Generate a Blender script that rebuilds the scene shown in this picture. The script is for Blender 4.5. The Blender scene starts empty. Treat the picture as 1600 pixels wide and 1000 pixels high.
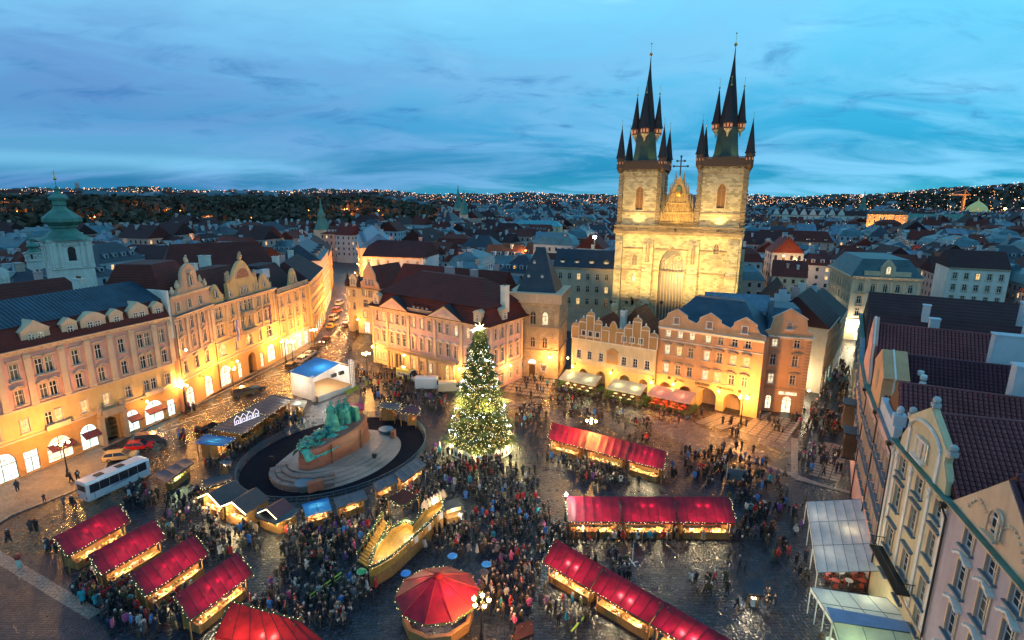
import bpy, bmesh, math, random
from mathutils import Vector, Matrix
random.seed(7)
R=math.radians
S=bpy.context.scene
COL=S.collection
# ---------------------------------------------------------------- camera
CAMH=42.0; FOC=860.0; PITCH=math.atan(199/860); ROLL=R(0.35)
cd=bpy.data.cameras.new('camera'); cam=bpy.data.objects.new('camera',cd); COL.objects.link(cam)
cd.sensor_width=36; cd.lens=FOC/1600*36; cd.clip_end=9000; cd.clip_start=0.5
cam.location=(0,0,CAMH)
cam.rotation_euler=(Matrix.Rotation(math.pi/2-PITCH,3,'X')@Matrix.Rotation(ROLL,3,'Z')).to_euler()
S.camera=cam
S.render.resolution_x=1024; S.render.resolution_y=640
S.view_settings.view_transform='Standard'; S.view_settings.look='None'
S.view_settings.exposure=0.15; S.view_settings.gamma=1.0; S.view_settings.use_curve_mapping=False
# ---------------------------------------------------------------- dusk sky
W=bpy.data.worlds.new('World'); S.world=W; W.use_nodes=True
nt=W.node_tree; N=nt.nodes; L=nt.links; N.clear()
def nd(t,**k):
    n=N.new(t)
    for a,b in k.items(): setattr(n,a,b)
    return n
def lin(r,g,b):
    f=lambda c:(c/255/12.92 if c/255<=.04045 else ((c/255+.055)/1.055)**2.4)
    return (f(r),f(g),f(b),1)
out=nd('ShaderNodeOutputWorld'); bg=nd('ShaderNodeBackground')
bg.inputs[1].default_value=1.5
tc=nd('ShaderNodeTexCoord'); sep=nd('ShaderNodeSeparateXYZ'); L.new(tc.outputs['Generated'],sep.inputs[0])
def math_(op,a,b=None,c=None):
    n=nd('ShaderNodeMath',operation=op)
    for i,v in enumerate((a,b,c)):
        if v is None: continue
        if isinstance(v,(int,float)): n.inputs[i].default_value=v
        else: L.new(v,n.inputs[i])
    return n.outputs[0]
def ramp(fac,stops,interp='EASE'):
    n=nd('ShaderNodeValToRGB'); cr=n.color_ramp; cr.interpolation=interp
    cr.elements[0].position=stops[0][0]; cr.elements[0].color=stops[0][1]
    cr.elements[1].position=stops[-1][0]; cr.elements[1].color=stops[-1][1]
    for p,c in stops[1:-1]:
        e=cr.elements.new(p); e.color=c
    L.new(fac,n.inputs[0]); return n.outputs[0]
def mixc(f,a,b,mode='MIX'):
    n=nd('ShaderNodeMix',data_type='RGBA',blend_type=mode)
    if isinstance(f,(int,float)): n.inputs[0].default_value=f
    else: L.new(f,n.inputs[0])
    for i,v in ((6,a),(7,b)):
        if isinstance(v,tuple): n.inputs[i].default_value=v
        else: L.new(v,n.inputs[i])
    return n.outputs[2]
el=sep.outputs[2]
east=ramp(el,[(0.0,lin(52,150,172)),(0.04,lin(30,132,168)),(0.12,lin(38,148,186)),(0.25,lin(88,176,210)),(0.42,lin(112,180,212)),(1.0,lin(40,100,160))])
west=ramp(el,[(0.0,lin(38,104,142)),(0.03,lin(32,96,138)),(0.10,lin(66,124,168)),(0.22,lin(98,156,194)),(0.38,lin(138,198,214)),(1.0,lin(40,95,150))])
az=math_('MULTIPLY_ADD',sep.outputs[0],0.75,0.42)
base=mixc(math_('MINIMUM',math_('MAXIMUM',az,0.0),1.0),west,east)
# cloud plane coordinates
zc=math_('MAXIMUM',math_('ADD',el,0.06),0.02)
zc=math_('ADD',math_('MAXIMUM',el,0.0),0.17)
cmb=nd('ShaderNodeCombineXYZ')
L.new(math_('DIVIDE',sep.outputs[0],zc),cmb.inputs[0]); L.new(math_('DIVIDE',sep.outputs[1],zc),cmb.inputs[1])
def noise(scale,detail,rough,sx=1.0,sy=1.0,dist=0.0,off=0.0):
    mp=nd('ShaderNodeMapping'); L.new(cmb.outputs[0],mp.inputs[0]); mp.inputs['Scale'].default_value=(sx,sy,1); mp.inputs['Location'].default_value=(off,off*.7,0)
    mp.inputs['Rotation'].default_value=(0,0,R(-18))
    n=nd('ShaderNodeTexNoise'); n.inputs['Scale'].default_value=scale; n.inputs['Detail'].default_value=detail; n.inputs['Roughness'].default_value=rough
    n.inputs['Distortion'].default_value=dist
    L.new(mp.outputs[0],n.inputs[0]); return n.outputs[0]
c1=noise(0.75,7,0.58,1,1.5,.7,3.1)
soft=ramp(c1,[(0.38,(0,0,0,1)),(0.64,(1,1,1,1))])
sky1=mixc(math_('MULTIPLY',soft,0.85),base,mixc(math_('MINIMUM',math_('MAXIMUM',az,0.0),1.0),lin(80,120,168),lin(112,182,214)))
c2=noise(2.2,8,0.62,1,1.5,.8,9.4)
wisp=ramp(c2,[(0.50,(0,0,0,1)),(0.80,(1,1,1,1))])
low=ramp(el,[(0.03,(0,0,0,1)),(0.09,(1,1,1,1)),(0.17,(1,1,1,1)),(0.3,(0,0,0,1))])
sky2=mixc(math_('MULTIPLY',math_('MULTIPLY',wisp,low),0.75),sky1,lin(40,96,150))
c3=noise(1.3,6,0.58,1,1.5,.5,21.0)
lite=ramp(c3,[(0.52,(0,0,0,1)),(0.75,(1,1,1,1))])
hi=ramp(el,[(0.12,(0,0,0,1)),(0.35,(1,1,1,1))])
sky3=mixc(math_('MULTIPLY',math_('MULTIPLY',lite,hi),0.6),sky2,lin(150,206,232))
# pale streak low over the left horizon
stk=ramp(math_('ADD',el,math_('MULTIPLY',c1,0.018)),[(0.018,(0,0,0,1)),(0.050,(.8,.8,.8,1)),(0.065,(.4,.4,.4,1)),(0.12,(0,0,0,1))])
lf=ramp(sep.outputs[0],[(-0.0,(1,1,1,1)),(0.28,(0,0,0,1))])
neg=math_('MULTIPLY',sep.outputs[0],-1.0)
lf=ramp(neg,[(0.18,(0,0,0,1)),(0.5,(1,1,1,1))])
sky4=mixc(math_('MULTIPLY',math_('MULTIPLY',stk,lf),0.55),sky3,lin(128,196,226))
L.new(sky4,bg.inputs[0]); L.new(bg.outputs[0],out.inputs[0])
# ---------------------------------------------------------------- survey helper: measured sight line -> point on a level
def G(px,py,z=0.0):
    x=px-800; y=py-500; c,s=math.cos(ROLL),math.sin(ROLL)
    x,y=x*c+y*s,-x*s+y*c
    f=FOC*math.cos(PITCH)-y*math.sin(PITCH); d=FOC*math.sin(PITCH)+y*math.cos(PITCH)
    t=(CAMH-z)/d; return (x*t,f*t)
# ---------------------------------------------------------------- materials
MATS={}
def newmat(name):
    m=bpy.data.materials.new(name); m.use_nodes=True; MATS[name]=m
    n=m.node_tree.nodes; b=n['Principled BSDF']; return m,n,m.node_tree.links,b
def coords(n,l,scale=1.0,obj=True):
    t=n.new('ShaderNodeTexCoord'); mp=n.new('ShaderNodeMapping'); mp.inputs['Scale'].default_value=(scale,)*3 if isinstance(scale,(int,float)) else scale
    l.new(t.outputs['Object'],mp.inputs[0]); return mp.outputs[0]
def nz(n,l,co,scale,detail=5,rough=.6):
    t=n.new('ShaderNodeTexNoise'); t.inputs['Scale'].default_value=scale; t.inputs['Detail'].default_value=detail; t.inputs['Roughness'].default_value=rough
    l.new(co,t.inputs[0]); return t.outputs[0]
def rmp(n,l,f,stops,interp='LINEAR'):
    r=n.new('ShaderNodeValToRGB'); cr=r.color_ramp; cr.interpolation=interp
    cr.elements[0].position=stops[0][0]; cr.elements[0].color=stops[0][1]; cr.elements[1].position=stops[-1][0]; cr.elements[1].color=stops[-1][1]
    for p,c in stops[1:-1]:
        e=cr.elements.new(p); e.color=c
    l.new(f,r.inputs[0]); return r.outputs[0]
def mx(n,l,f,a,b,mode='MIX'):
    m=n.new('ShaderNodeMix'); m.data_type='RGBA'; m.blend_type=mode
    for i,v in ((0,f),(6,a),(7,b)):
        if isinstance(v,(int,float,tuple)): m.inputs[i].default_value=v
        else: l.new(v,m.inputs[i])
    return m.outputs[2]
def bump(n,l,h,b,strength=.4,dist=.05):
    k=n.new('ShaderNodeBump'); k.inputs['Strength'].default_value=strength; k.inputs['Distance'].default_value=dist
    l.new(h,k.inputs['Height']); l.new(k.outputs[0],b.inputs['Normal'])
def c3_(c,f=1.0): return (c[0]*f,c[1]*f,c[2]*f,1)
def plaster(name,c,var=.18,rough=.85,dirt=.35):
    m,n,l,b=newmat(name); co=coords(n,l)
    a=nz(n,l,co,.35,6,.65); d=nz(n,l,coords(n,l,(1.2,1.2,.25)),1.0,6,.7)
    col=mx(n,l,rmp(n,l,a,[(.3,(0,0,0,1)),(.7,(1,1,1,1))]),c3_(c,1-var),c3_(c,1+var*.6))
    col=mx(n,l,rmp(n,l,d,[(.45,(0,0,0,1)),(.8,(dirt,dirt,dirt,1))]),col,c3_((c[0]*.45,c[1]*.4,c[2]*.38)))
    l.new(col,b.inputs['Base Color']); b.inputs['Roughness'].default_value=rough
    bump(n,l,nz(n,l,co,6,4),b,.25,.03); return m
def plain(name,c,rough=.6,metal=0.0,var=.15,scale=1.5,spec=.5,bmp=0):
    m,n,l,b=newmat(name); co=coords(n,l); a=nz(n,l,co,scale,5)
    l.new(mx(n,l,rmp(n,l,a,[(.3,(0,0,0,1)),(.7,(1,1,1,1))]),c3_(c,1-var),c3_(c,1+var)),b.inputs['Base Color'])
    b.inputs['Roughness'].default_value=rough; b.inputs['Metallic'].default_value=metal; b.inputs['Specular IOR Level'].default_value=spec
    if bmp: bump(n,l,nz(n,l,co,scale*4,4),b,bmp,.05)
    return m
def glow(name,c,s,sample=True):
    m,n,l,b=newmat(name); b.inputs['Base Color'].default_value=c3_(c,.5)
    b.inputs['Emission Color'].default_value=c3_(c); b.inputs['Emission Strength'].default_value=s
    if not sample: m.cycles.emission_sampling='NONE'
    return m
def stone(name,c,bw=.9,bh=.4,contrast=.5,rough=.85):
    m,n,l,b=newmat(name)
    t=n.new('ShaderNodeTexCoord'); sp=n.new('ShaderNodeSeparateXYZ'); l.new(t.outputs['Object'],sp.inputs[0])
    ad=n.new('ShaderNodeMath'); ad.operation='ADD'; l.new(sp.outputs[0],ad.inputs[0]); l.new(sp.outputs[1],ad.inputs[1])
    cb=n.new('ShaderNodeCombineXYZ'); l.new(ad.outputs[0],cb.inputs[0]); l.new(sp.outputs[2],cb.inputs[1])
    br=n.new('ShaderNodeTexBrick'); l.new(cb.outputs[0],br.inputs[0]); br.inputs['Scale'].default_value=1
    br.inputs['Brick Width'].default_value=bw; br.inputs['Row Height'].default_value=bh; br.inputs['Mortar Size'].default_value=.02
    br.inputs['Color1'].default_value=c3_(c,1.1); br.inputs['Color2'].default_value=c3_(c,1-contrast); br.inputs['Mortar'].default_value=c3_(c,.5); br.inputs['Bias'].default_value=-.35
    co=coords(n,l); a=nz(n,l,co,.22,7,.7)
    col=mx(n,l,rmp(n,l,a,[(.42,(0,0,0,1)),(.75,(.75,.75,.75,1))]),br.outputs[0],c3_(c,.35))
    l.new(col,b.inputs['Base Color']); b.inputs['Roughness'].default_value=rough
    bump(n,l,nz(n,l,co,2.5,6,.7),b,.6,.12); return m
def tilemat(name,c,pitch=.45,rough=.6):
    m,n,l,b=newmat(name); co=coords(n,l)
    a=nz(n,l,co,.25,6,.7); f=nz(n,l,co,4.5,3,.6)
    col=mx(n,l,rmp(n,l,a,[(.3,(0,0,0,1)),(.7,(1,1,1,1))]),c3_(c,.6),c3_(c,1.15))
    col=mx(n,l,rmp(n,l,f,[(.35,(0,0,0,1)),(.7,(.6,.6,.6,1))]),col,c3_(c,.55))
    l.new(col,b.inputs['Base Color']); b.inputs['Roughness'].default_value=max(rough,.7); b.inputs['Specular IOR Level'].default_value=.25
    w=n.new('ShaderNodeTexWave'); w.bands_direction='Z'; w.inputs['Scale'].default_value=1/pitch*.3; w.inputs['Distortion'].default_value=.4; l.new(co,w.inputs[0])
    bump(n,l,w.outputs[0],b,.5,.08); return m
def seammat(name,c,rough=.35,metal=.6):
    m,n,l,b=newmat(name); co=coords(n,l); a=nz(n,l,co,.4,6,.7)
    l.new(mx(n,l,rmp(n,l,a,[(.35,(0,0,0,1)),(.7,(1,1,1,1))]),c3_(c,.65),c3_(c,1.2)),b.inputs['Base Color'])
    b.inputs['Roughness'].default_value=rough; b.inputs['Metallic'].default_value=metal; bump(n,l,nz(n,l,co,1.5,3),b,.3,.05); return m
def tint(name,rough=.7,f=1.0):   # colour taken from the object's own colour property
    m,n,l,b=newmat(name); o=n.new('ShaderNodeObjectInfo')
    co=coords(n,l); a=nz(n,l,co,3.0,4)
    l.new(mx(n,l,a,(.75,.75,.75,1),(1.15,1.15,1.15,1)),b.inputs['Base Color'])
    k=mx(n,l,1.0,o.outputs['Color'],mx(n,l,a,(.7,.7,.7,1),(1.2,1.2,1.2,1)),'MULTIPLY'); l.new(k,b.inputs['Base Color'])
    b.inputs['Roughness'].default_value=rough; return m
pl_pink=plaster('plaster_pink',(.64,.33,.26)); pl_pinkg=plaster('plaster_salmon',(.62,.34,.20)); pl_cream=plaster('plaster_cream',(.62,.50,.30))
pl_yellow=plaster('plaster_yellow',(.62,.40,.16)); pl_och=plaster('plaster_ochre',(.46,.25,.09)); pl_white=plaster('plaster_white',(.68,.62,.55))
pl_orange=plaster('plaster_orange',(.60,.32,.16)); pl_grey=plaster('plaster_grey',(.42,.41,.40)); pl_lilac=plaster('plaster_lilac',(.44,.36,.38))
pl_trim=plaster('trim_stucco',(.62,.43,.28)); pl_trimw=plaster('trim_white',(.72,.66,.58)); pl_trimd=plaster('trim_sandstone',(.38,.27,.17))
pl_beige=plaster('plaster_beige',(.50,.44,.33)); pl_blue=plaster('plaster_blue_white',(.48,.52,.56)); pl_rose=plaster('plaster_rose',(.56,.34,.32))
st_church=stone('church_stone',(.54,.44,.27),.95,.48,.78); st_dark=stone('dark_sandstone',(.30,.21,.12)); st_bell=stone('bell_stone',(.46,.33,.20),1.1,.5,.3)
st_rock=stone('red_granite',(.30,.11,.07),2.4,1.1,.3); st_step=stone('step_granite',(.28,.22,.20),1.8,5,.3,.5)
t_red=tilemat('tile_red',(.13,.025,.018)); t_dark=tilemat('tile_dark',(.055,.018,.02)); t_maroon=tilemat('tile_maroon',(.12,.020,.014)); t_or=tilemat('tile_orange',(.24,.07,.03))
t_near=tilemat('tile_near',(.25,.07,.075),.45,.4); t_near2=tilemat('tile_near_dark',(.11,.035,.05),.45,.4)
s_pat=seammat('copper_patina',(.07,.20,.16),.6,.1); s_slate=seammat('slate_blue',(.022,.03,.045),.45,.1); s_blue=seammat('zinc_blue',(.035,.075,.11),.5,.3)
s_zinc=seammat('zinc_grey',(.13,.20,.26),.45,.4); s_black=seammat('spire_slate',(.022,.014,.018),.75,.0); s_cop=seammat('spire_green',(.06,.065,.045),.6,.0)
m_gold=plain('gilding',(.7,.4,.12),.3,1.0); m_iron=plain('cast_iron',(.03,.03,.03),.5,.4); m_white=plain('white_paint',(.65,.63,.6),.5)
m_frame=plain('window_frame_white',(.7,.66,.6),.5); m_framed=plain('window_frame_brown',(.12,.07,.04),.5)
def glassm(name,c,rough=.12):
    m,n,l,b=newmat(name); co=coords(n,l); b.inputs['Roughness'].default_value=rough
    a=nz(n,l,co,.9,2); l.new(mx(n,l,a,c3_(c,.5),c3_(c,1.6)),b.inputs['Base Color']); b.inputs['Specular IOR Level'].default_value=.7; return m
g_dark=glassm('glass_dark',(.02,.025,.035)); g_cur=glassm('glass_curtain',(.09,.07,.05),.3)
def glasslit(name,c,s):
    m,n,l,b=newmat(name); co=coords(n,l); a=nz(n,l,co,1.4,3,.6)
    b.inputs['Base Color'].default_value=(.1,.08,.05,1); b.inputs['Roughness'].default_value=.15
    l.new(mx(n,l,rmp(n,l,a,[(.35,(0,0,0,1)),(.65,(1,1,1,1))]),c3_(c,.35),c3_(c)),b.inputs['Emission Color']); b.inputs['Emission Strength'].default_value=s
    m.cycles.emission_sampling='NONE'; return m
g_lit=glasslit('glass_lit_warm',(1,.62,.22),1.6); g_litw=glasslit('glass_lit_pale',(1,.82,.5),1.5); g_shop=glasslit('shop_window_light',(1,.85,.55),2.4)
g_shopc=glasslit('shop_window_cool',(.75,1,.9),2.6)
e_lamp=glow('lamp_globe_light',(1,.68,.28),28,False); e_lampw=glow('lamp_white_light',(.9,1,.85),25,False)
e_bulb=glow('fairy_bulb',(1,.78,.42),3.2,False); e_bulbw=glow('fairy_bulb_white',(.75,.9,1),5,False)
e_counter=glow('stall_inside_light',(1,.78,.42),1.6,False); e_strip=glow('light_strip',(1,.95,.85),5,False)
wood=plain('stall_wood',(.30,.15,.05),.6,0,.3,3); woodd=plain('dark_wood',(.08,.04,.02),.6,0,.3,3); green_m=plain('fir_garland',(.02,.05,.015),.8,0,.4,6)
def fabric(name,c,trans=.5):
    m,n,l,b=newmat(name); co=coords(n,l); a=nz(n,l,co,.8,5)
    cc=mx(n,l,rmp(n,l,a,[(.3,(0,0,0,1)),(.72,(1,1,1,1))]),c3_(c,.5 if c[1]<.1 else .85),c3_(c,1.2 if c[1]<.1 else 1.1)); l.new(cc,b.inputs['Base Color']); b.inputs['Roughness'].default_value=.55
    bump(n,l,nz(n,l,co,1.3,3),b,.3,.08)
    t=n.new('ShaderNodeBsdfTranslucent'); l.new(cc,t.inputs[0]); ms=n.new('ShaderNodeMixShader'); ms.inputs[0].default_value=trans
    o=n['Material Output']; l.new(b.outputs[0],ms.inputs[1]); l.new(t.outputs[0],ms.inputs[2]); l.new(ms.outputs[0],o.inputs[0]); return m
f_red=fabric('red_canvas',(.26,.004,.028),.34); f_white=fabric('white_canvas',(.74,.74,.72),.35); f_cream=fabric('cream_canvas',(.60,.52,.42),.35); f_blue=fabric('blue_tarp',(.02,.16,.45),.2)
f_redb=fabric('bright_red_canvas',(.42,.012,.014),.4)
def fabm(name,c): return plain(name,c,.7,0,.15,2)
# wet cobbles
def ground(name,c1,c2,cell=.16,rough=(.12,.45),big=.35,wet=.5):
    m,n,l,b=newmat(name); co=coords(n,l)
    v=n.new('ShaderNodeTexVoronoi'); v.inputs['Scale'].default_value=1/cell; v.inputs['Randomness'].default_value=.55; l.new(co,v.inputs[0])
    v2=n.new('ShaderNodeTexVoronoi'); v2.feature='DISTANCE_TO_EDGE'; v2.inputs['Scale'].default_value=1/cell; v2.inputs['Randomness'].default_value=.55; l.new(co,v2.inputs[0])
    a2=nz(n,l,co,.8,5,.75)
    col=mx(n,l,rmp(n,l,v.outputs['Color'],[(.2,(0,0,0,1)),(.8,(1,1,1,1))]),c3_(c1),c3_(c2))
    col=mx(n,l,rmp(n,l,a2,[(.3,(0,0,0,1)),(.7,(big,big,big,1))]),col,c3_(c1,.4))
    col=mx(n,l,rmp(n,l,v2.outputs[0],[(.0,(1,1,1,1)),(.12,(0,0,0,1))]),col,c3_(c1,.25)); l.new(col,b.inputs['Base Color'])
    rr=rmp(n,l,a2,[(.35,(rough[0],)*3+(1,)),(.65,(rough[1],)*3+(1,))]); l.new(rr,b.inputs['Roughness'])
    b.inputs['Specular IOR Level'].default_value=wet
    mm=n.new('ShaderNodeMath'); mm.operation='ADD'; r2=rmp(n,l,v2.outputs[0],[(0,(0,0,0,1)),(.25,(1,1,1,1))]); l.new(r2,mm.inputs[0])
    q=n.new('ShaderNodeMath'); q.operation='MULTIPLY'; q.inputs[1].default_value=.9; l.new(a2,q.inputs[0]); l.new(q.outputs[0],mm.inputs[1])
    bump(n,l,mm.outputs[0],b,.8,.05); return m
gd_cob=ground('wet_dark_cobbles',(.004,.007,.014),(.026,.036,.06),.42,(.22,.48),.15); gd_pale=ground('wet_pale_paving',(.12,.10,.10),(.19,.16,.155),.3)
gd_red=ground('reddish_setts',(.05,.035,.035),(.085,.06,.055),.25); gd_mos=ground('mosaic_pavement',(.18,.14,.11),(.26,.2,.16),.12,(.3,.6),.2,.4)
gd_road=ground('wet_road_setts',(.03,.024,.02),(.06,.05,.04),.25,(.12,.35)); gd_slab=ground('slab_stone',(.26,.2,.17),(.32,.26,.22),.5,(.25,.5)); gd_line=plain('road_paint',(.6,.58,.52),.5)
# people
p_coat=tint('coat_cloth'); p_skin=plain('skin',(.42,.24,.17),.5); p_hair=plain('hair',(.03,.02,.015),.6); p_trs=plain('trousers_dark',(.02,.022,.03),.8)
# ---------------------------------------------------------------- mesh builder
class MB:
    def __init__(s): s.v=[]; s.f=[]; s.m=[]
    def add(s,vs,fs,m=0):
        o=len(s.v); s.v+=[tuple(v) for v in vs]; s.f+=[tuple(i+o for i in f) for f in fs]; s.m+=[m]*len(fs); return s
    def quad(s,a,b,c,d,m=0): return s.add([a,b,c,d],[(0,1,2,3)],m)
    def poly(s,pts,m=0): return s.add(pts,[tuple(range(len(pts)))],m)
    def box(s,x0,x1,y0,y1,z0,z1,m=0):
        v=[(x0,y0,z0),(x1,y0,z0),(x1,y1,z0),(x0,y1,z0),(x0,y0,z1),(x1,y0,z1),(x1,y1,z1),(x0,y1,z1)]
        return s.add(v,[(0,3,2,1),(4,5,6,7),(0,1,5,4),(1,2,6,5),(2,3,7,6),(3,0,4,7)],m)
    def cbox(s,cx,cy,cz,sx,sy,sz,rz=0,m=0):
        c,q=math.cos(rz),math.sin(rz); v=[]
        for dz in (0,sz):
            for dx,dy in ((-1,-1),(1,-1),(1,1),(-1,1)):
                x=dx*sx/2; y=dy*sy/2; v.append((cx+x*c-y*q,cy+x*q+y*c,cz+dz))
        return s.add(v,[(0,3,2,1),(4,5,6,7),(0,1,5,4),(1,2,6,5),(2,3,7,6),(3,0,4,7)],m)
    def prism(s,pts,z0,z1,m=0,mt=None):
        n=len(pts); s.add([(x,y,z0) for x,y in pts]+[(x,y,z1) for x,y in pts],[(i,(i+1)%n,n+(i+1)%n,n+i) for i in range(n)],m)
        s.poly([(x,y,z1) for x,y in pts],m if mt is None else mt); s.poly([(x,y,z0) for x,y in pts][::-1],m); return s
    def xprism(s,pts,y0,y1,m=0):   # profile in x,z extruded along y
        n=len(pts); s.add([(x,y0,z) for x,z in pts]+[(x,y1,z) for x,z in pts],[(i,(i+1)%n,n+(i+1)%n,n+i) for i in range(n)],m)
        s.poly([(x,y0,z) for x,z in pts],m); s.poly([(x,y1,z) for x,z in pts][::-1],m); return s
    def yprism(s,pts,x0,x1,m=0):   # profile in y,z extruded along x
        n=len(pts); s.add([(x0,y,z) for y,z in pts]+[(x1,y,z) for y,z in pts],[(i,(i+1)%n,n+(i+1)%n,n+i) for i in range(n)],m)
        s.poly([(x0,y,z) for y,z in pts],m); s.poly([(x1,y,z) for y,z in pts][::-1],m); return s
    def tube(s,p,q,r0,r1=None,n=6,m=0,cap=True):
        if r1 is None: r1=r0
        p=Vector(p); q=Vector(q); d=(q-p); 
        if d.length<1e-6: return s
        d.normalize(); a=d.orthogonal().normalized(); b=d.cross(a); v=[]
        for c,r in ((p,r0),(q,r1)):
            for i in range(n):
                t=2*math.pi*i/n; v.append(c+a*math.cos(t)*r+b*math.sin(t)*r)
        fs=[(i,(i+1)%n,n+(i+1)%n,n+i) for i in range(n)]
        if cap: fs+=[tuple(range(n))[::-1],tuple(range(n,2*n))]
        return s.add(v,fs,m)
    def lathe(s,prof,cx=0,cy=0,n=12,m=0,sx=1,sy=1,rot=0):
        k=len(prof); v=[]
        for r,z in prof:
            for i in range(n):
                t=2*math.pi*i/n+rot; v.append((cx+math.cos(t)*r*sx,cy+math.sin(t)*r*sy,z))
        fs=[(j*n+i,j*n+(i+1)%n,(j+1)*n+(i+1)%n,(j+1)*n+i) for j in range(k-1) for i in range(n)]
        s.add(v,fs,m)
        if prof[0][0]>1e-4: s.poly([v[i] for i in range(n)][::-1],m)
        if prof[-1][0]>1e-4: s.poly([v[(k-1)*n+i] for i in range(n)],m)
        return s
    def blob(s,cx,cy,cz,rx,ry,rz,m=0,n=6,k=4,jit=0):
        prof=[(math.sin(math.pi*j/k),-math.cos(math.pi*j/k)) for j in range(k+1)]; v=[]
        for r,z in prof:
            for i in range(n):
                t=2*math.pi*i/n; q=1+random.uniform(-jit,jit); v.append((cx+math.cos(t)*r*rx*q,cy+math.sin(t)*r*ry*q,cz+z*rz*q))
        return s.add(v,[(j*n+i,j*n+(i+1)%n,(j+1)*n+(i+1)%n,(j+1)*n+i) for j in range(k) for i in range(n)],m)
    def mesh(s,name,mats,smooth=False):
        me=bpy.data.meshes.new(name); me.from_pydata(s.v,[],s.f)
        for q in (mats if isinstance(mats,(list,tuple)) else [mats]): me.materials.append(q)
        me.polygons.foreach_set('material_index',s.m)
        if smooth: me.polygons.foreach_set('use_smooth',[True]*len(s.f))
        me.update(); return me
    def build(s,name,mats,parent=None,loc=(0,0,0),rz=0,smooth=False,**k):
        return ob(name,s.mesh(name,mats,smooth),parent,loc,rz,**k)
def ob(name,data,parent=None,loc=(0,0,0),rz=0,label=None,cat=None,group=None,kind=None,color=None,scale=None):
    o=bpy.data.objects.new(name,data); COL.objects.link(o)
    if parent is not None: o.parent=parent
    o.location=loc; o.rotation_euler=(0,0,rz)
    if scale is not None: o.scale=scale if isinstance(scale,tuple) else (scale,)*3
    if label: o['label']=label
    if cat: o['category']=cat
    if group: o['group']=group
    if kind: o['kind']=kind
    if color: o.color=color
    return o
def thing(name,label,cat,loc=(0,0,0),rz=0,group=None,scale=None): return ob(name,None,None,loc,rz,label,cat,group,scale=scale)
def copytree(o,parent=None):
    c=o.copy(); COL.objects.link(c); c.parent=parent
    for ch in KIDS(o): copytree(ch,c)
    return c
def KIDS(o): return list(o.children)
def dup(o,loc,rz,label=None,group=None,scale=None):
    c=copytree(o); c.location=loc; c.rotation_euler=(0,0,rz)
    if label: c['label']=label
    if group: c['group']=group
    if scale: c.scale=(scale,)*3
    return c
CACHE={}
def cached(key,fn):
    if key not in CACHE: CACHE[key]=fn()
    return CACHE[key]
def arcpts(w,h,n=8,kind='round'):
    # outline of the arched top: from (-w/2,0) over to (w/2,0), height h
    if kind=='gothic':
        pts=[]; r=(w*w/4+h*h)/w  # two arcs meeting at the top
        a=math.atan2(h,r-w/2)
        k=n//2
        for i in range(k+1):
            t=a*i/k; pts.append((-w/2+r-r*math.cos(t),r*math.sin(t)))
        return pts+[(-x,z) for x,z in pts[:-1]][::-1]
    return [(-w/2*math.cos(math.pi*i/n),h*math.sin(math.pi*i/n)) for i in range(n+1)]
# window: origin bottom centre of the opening, wall face at y=0, looking from -y
def win_frame(w,h,style,mats):
    def mk():
        b=MB(); t=.07; y0,y1=.14,.22
        arch=ah=0
        if style in('arch','gothic'): ah=(w/2 if style=='arch' else w*.85)
        hr=h-ah
        b.box(-w/2,-w/2+t,y0,y1,0,hr); b.box(w/2-t,w/2,y0,y1,0,hr); b.box(-w/2+t,w/2-t,y0,y1,0,t)
        if not ah: b.box(-w/2+t,w/2-t,y0,y1,h-t,h)
        else:
            p=arcpts(w,ah,8,'gothic' if style=='gothic' else 'round'); 
            for (xa,za),(xb,zb) in zip(p[:-1],p[1:]): b.tube((xa,.18,hr+za),(xb,.18,hr+zb),.06,n=4)
        if style=='plain': pass
        elif style=='six':
            b.box(-.035,.035,y0+.01,y1-.01,t,h-t)
            for k in (1,2): b.box(-w/2+t,w/2-t,y0+.02,y1-.02,h*k/3-.025,h*k/3+.025)
        else:
            b.box(-.045,.045,y0+.01,y1-.01,t,(h-t if not ah else h-.1)); zt=hr if ah else h*.66
            b.box(-w/2+t,w/2-t,y0-.01,y1+.01,zt-.045,zt+.045)
        return b.mesh('window',mats)
    return cached(('wf',w,h,style,mats.name),mk)
def win_pane(w,h,style,mat,y=.19):
    def mk():
        b=MB(); ah=0
        if style in('arch','gothic'): ah=(w/2 if style=='arch' else w*.85)
        if ah:
            p=arcpts(w-.04,ah-.02,8,'gothic' if style=='gothic' else 'round'); b.poly([(w/2-.02,y,0.02)]+[(x,y,h-ah+z) for x,z in p[::-1]]+[(-w/2+.02,y,.02)])
            # order is clockwise seen from -y so flip
            b.f=[f[::-1] for f in b.f]
        else: b.quad((-w/2+.02,y,.02),(w/2-.02,y,.02),(w/2-.02,y,h-.02),(-w/2+.02,y,h-.02))
        return b.mesh('pane',mat)
    return cached(('wp',w,h,style,mat.name,y),mk)
def win_surround(w,h,style,mat,proud=.12):
    def mk():
        b=MB(); t=.16
        ah=0 if style not in('arch','gothic') else (w/2 if style=='arch' else w*.85); hr=h-ah
        b.box(-w/2-t,-w/2,-proud,.0,0,hr); b.box(w/2,w/2+t,-proud,0,0,hr)
        if not ah: b.box(-w/2-t,w/2+t,-proud-.002,0,h,h+t)
        else:
            p=arcpts(w+t,ah+t/2,8,'gothic' if style=='gothic' else 'round')
            for (xa,za),(xb,zb) in zip(p[:-1],p[1:]): b.tube((xa,-.02,hr+za),(xb,-.02,hr+zb),.1,n=4)
        return b.mesh('surround',mat)
    return cached(('ws',w,h,style,mat.name),mk)
def win_sill(w,mat,d=.34):
    return cached(('sill',w,mat.name,d),lambda:MB().box(-w/2-.28,w/2+.28,-d,.05,-.16,-.003).mesh('sill',mat))
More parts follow.
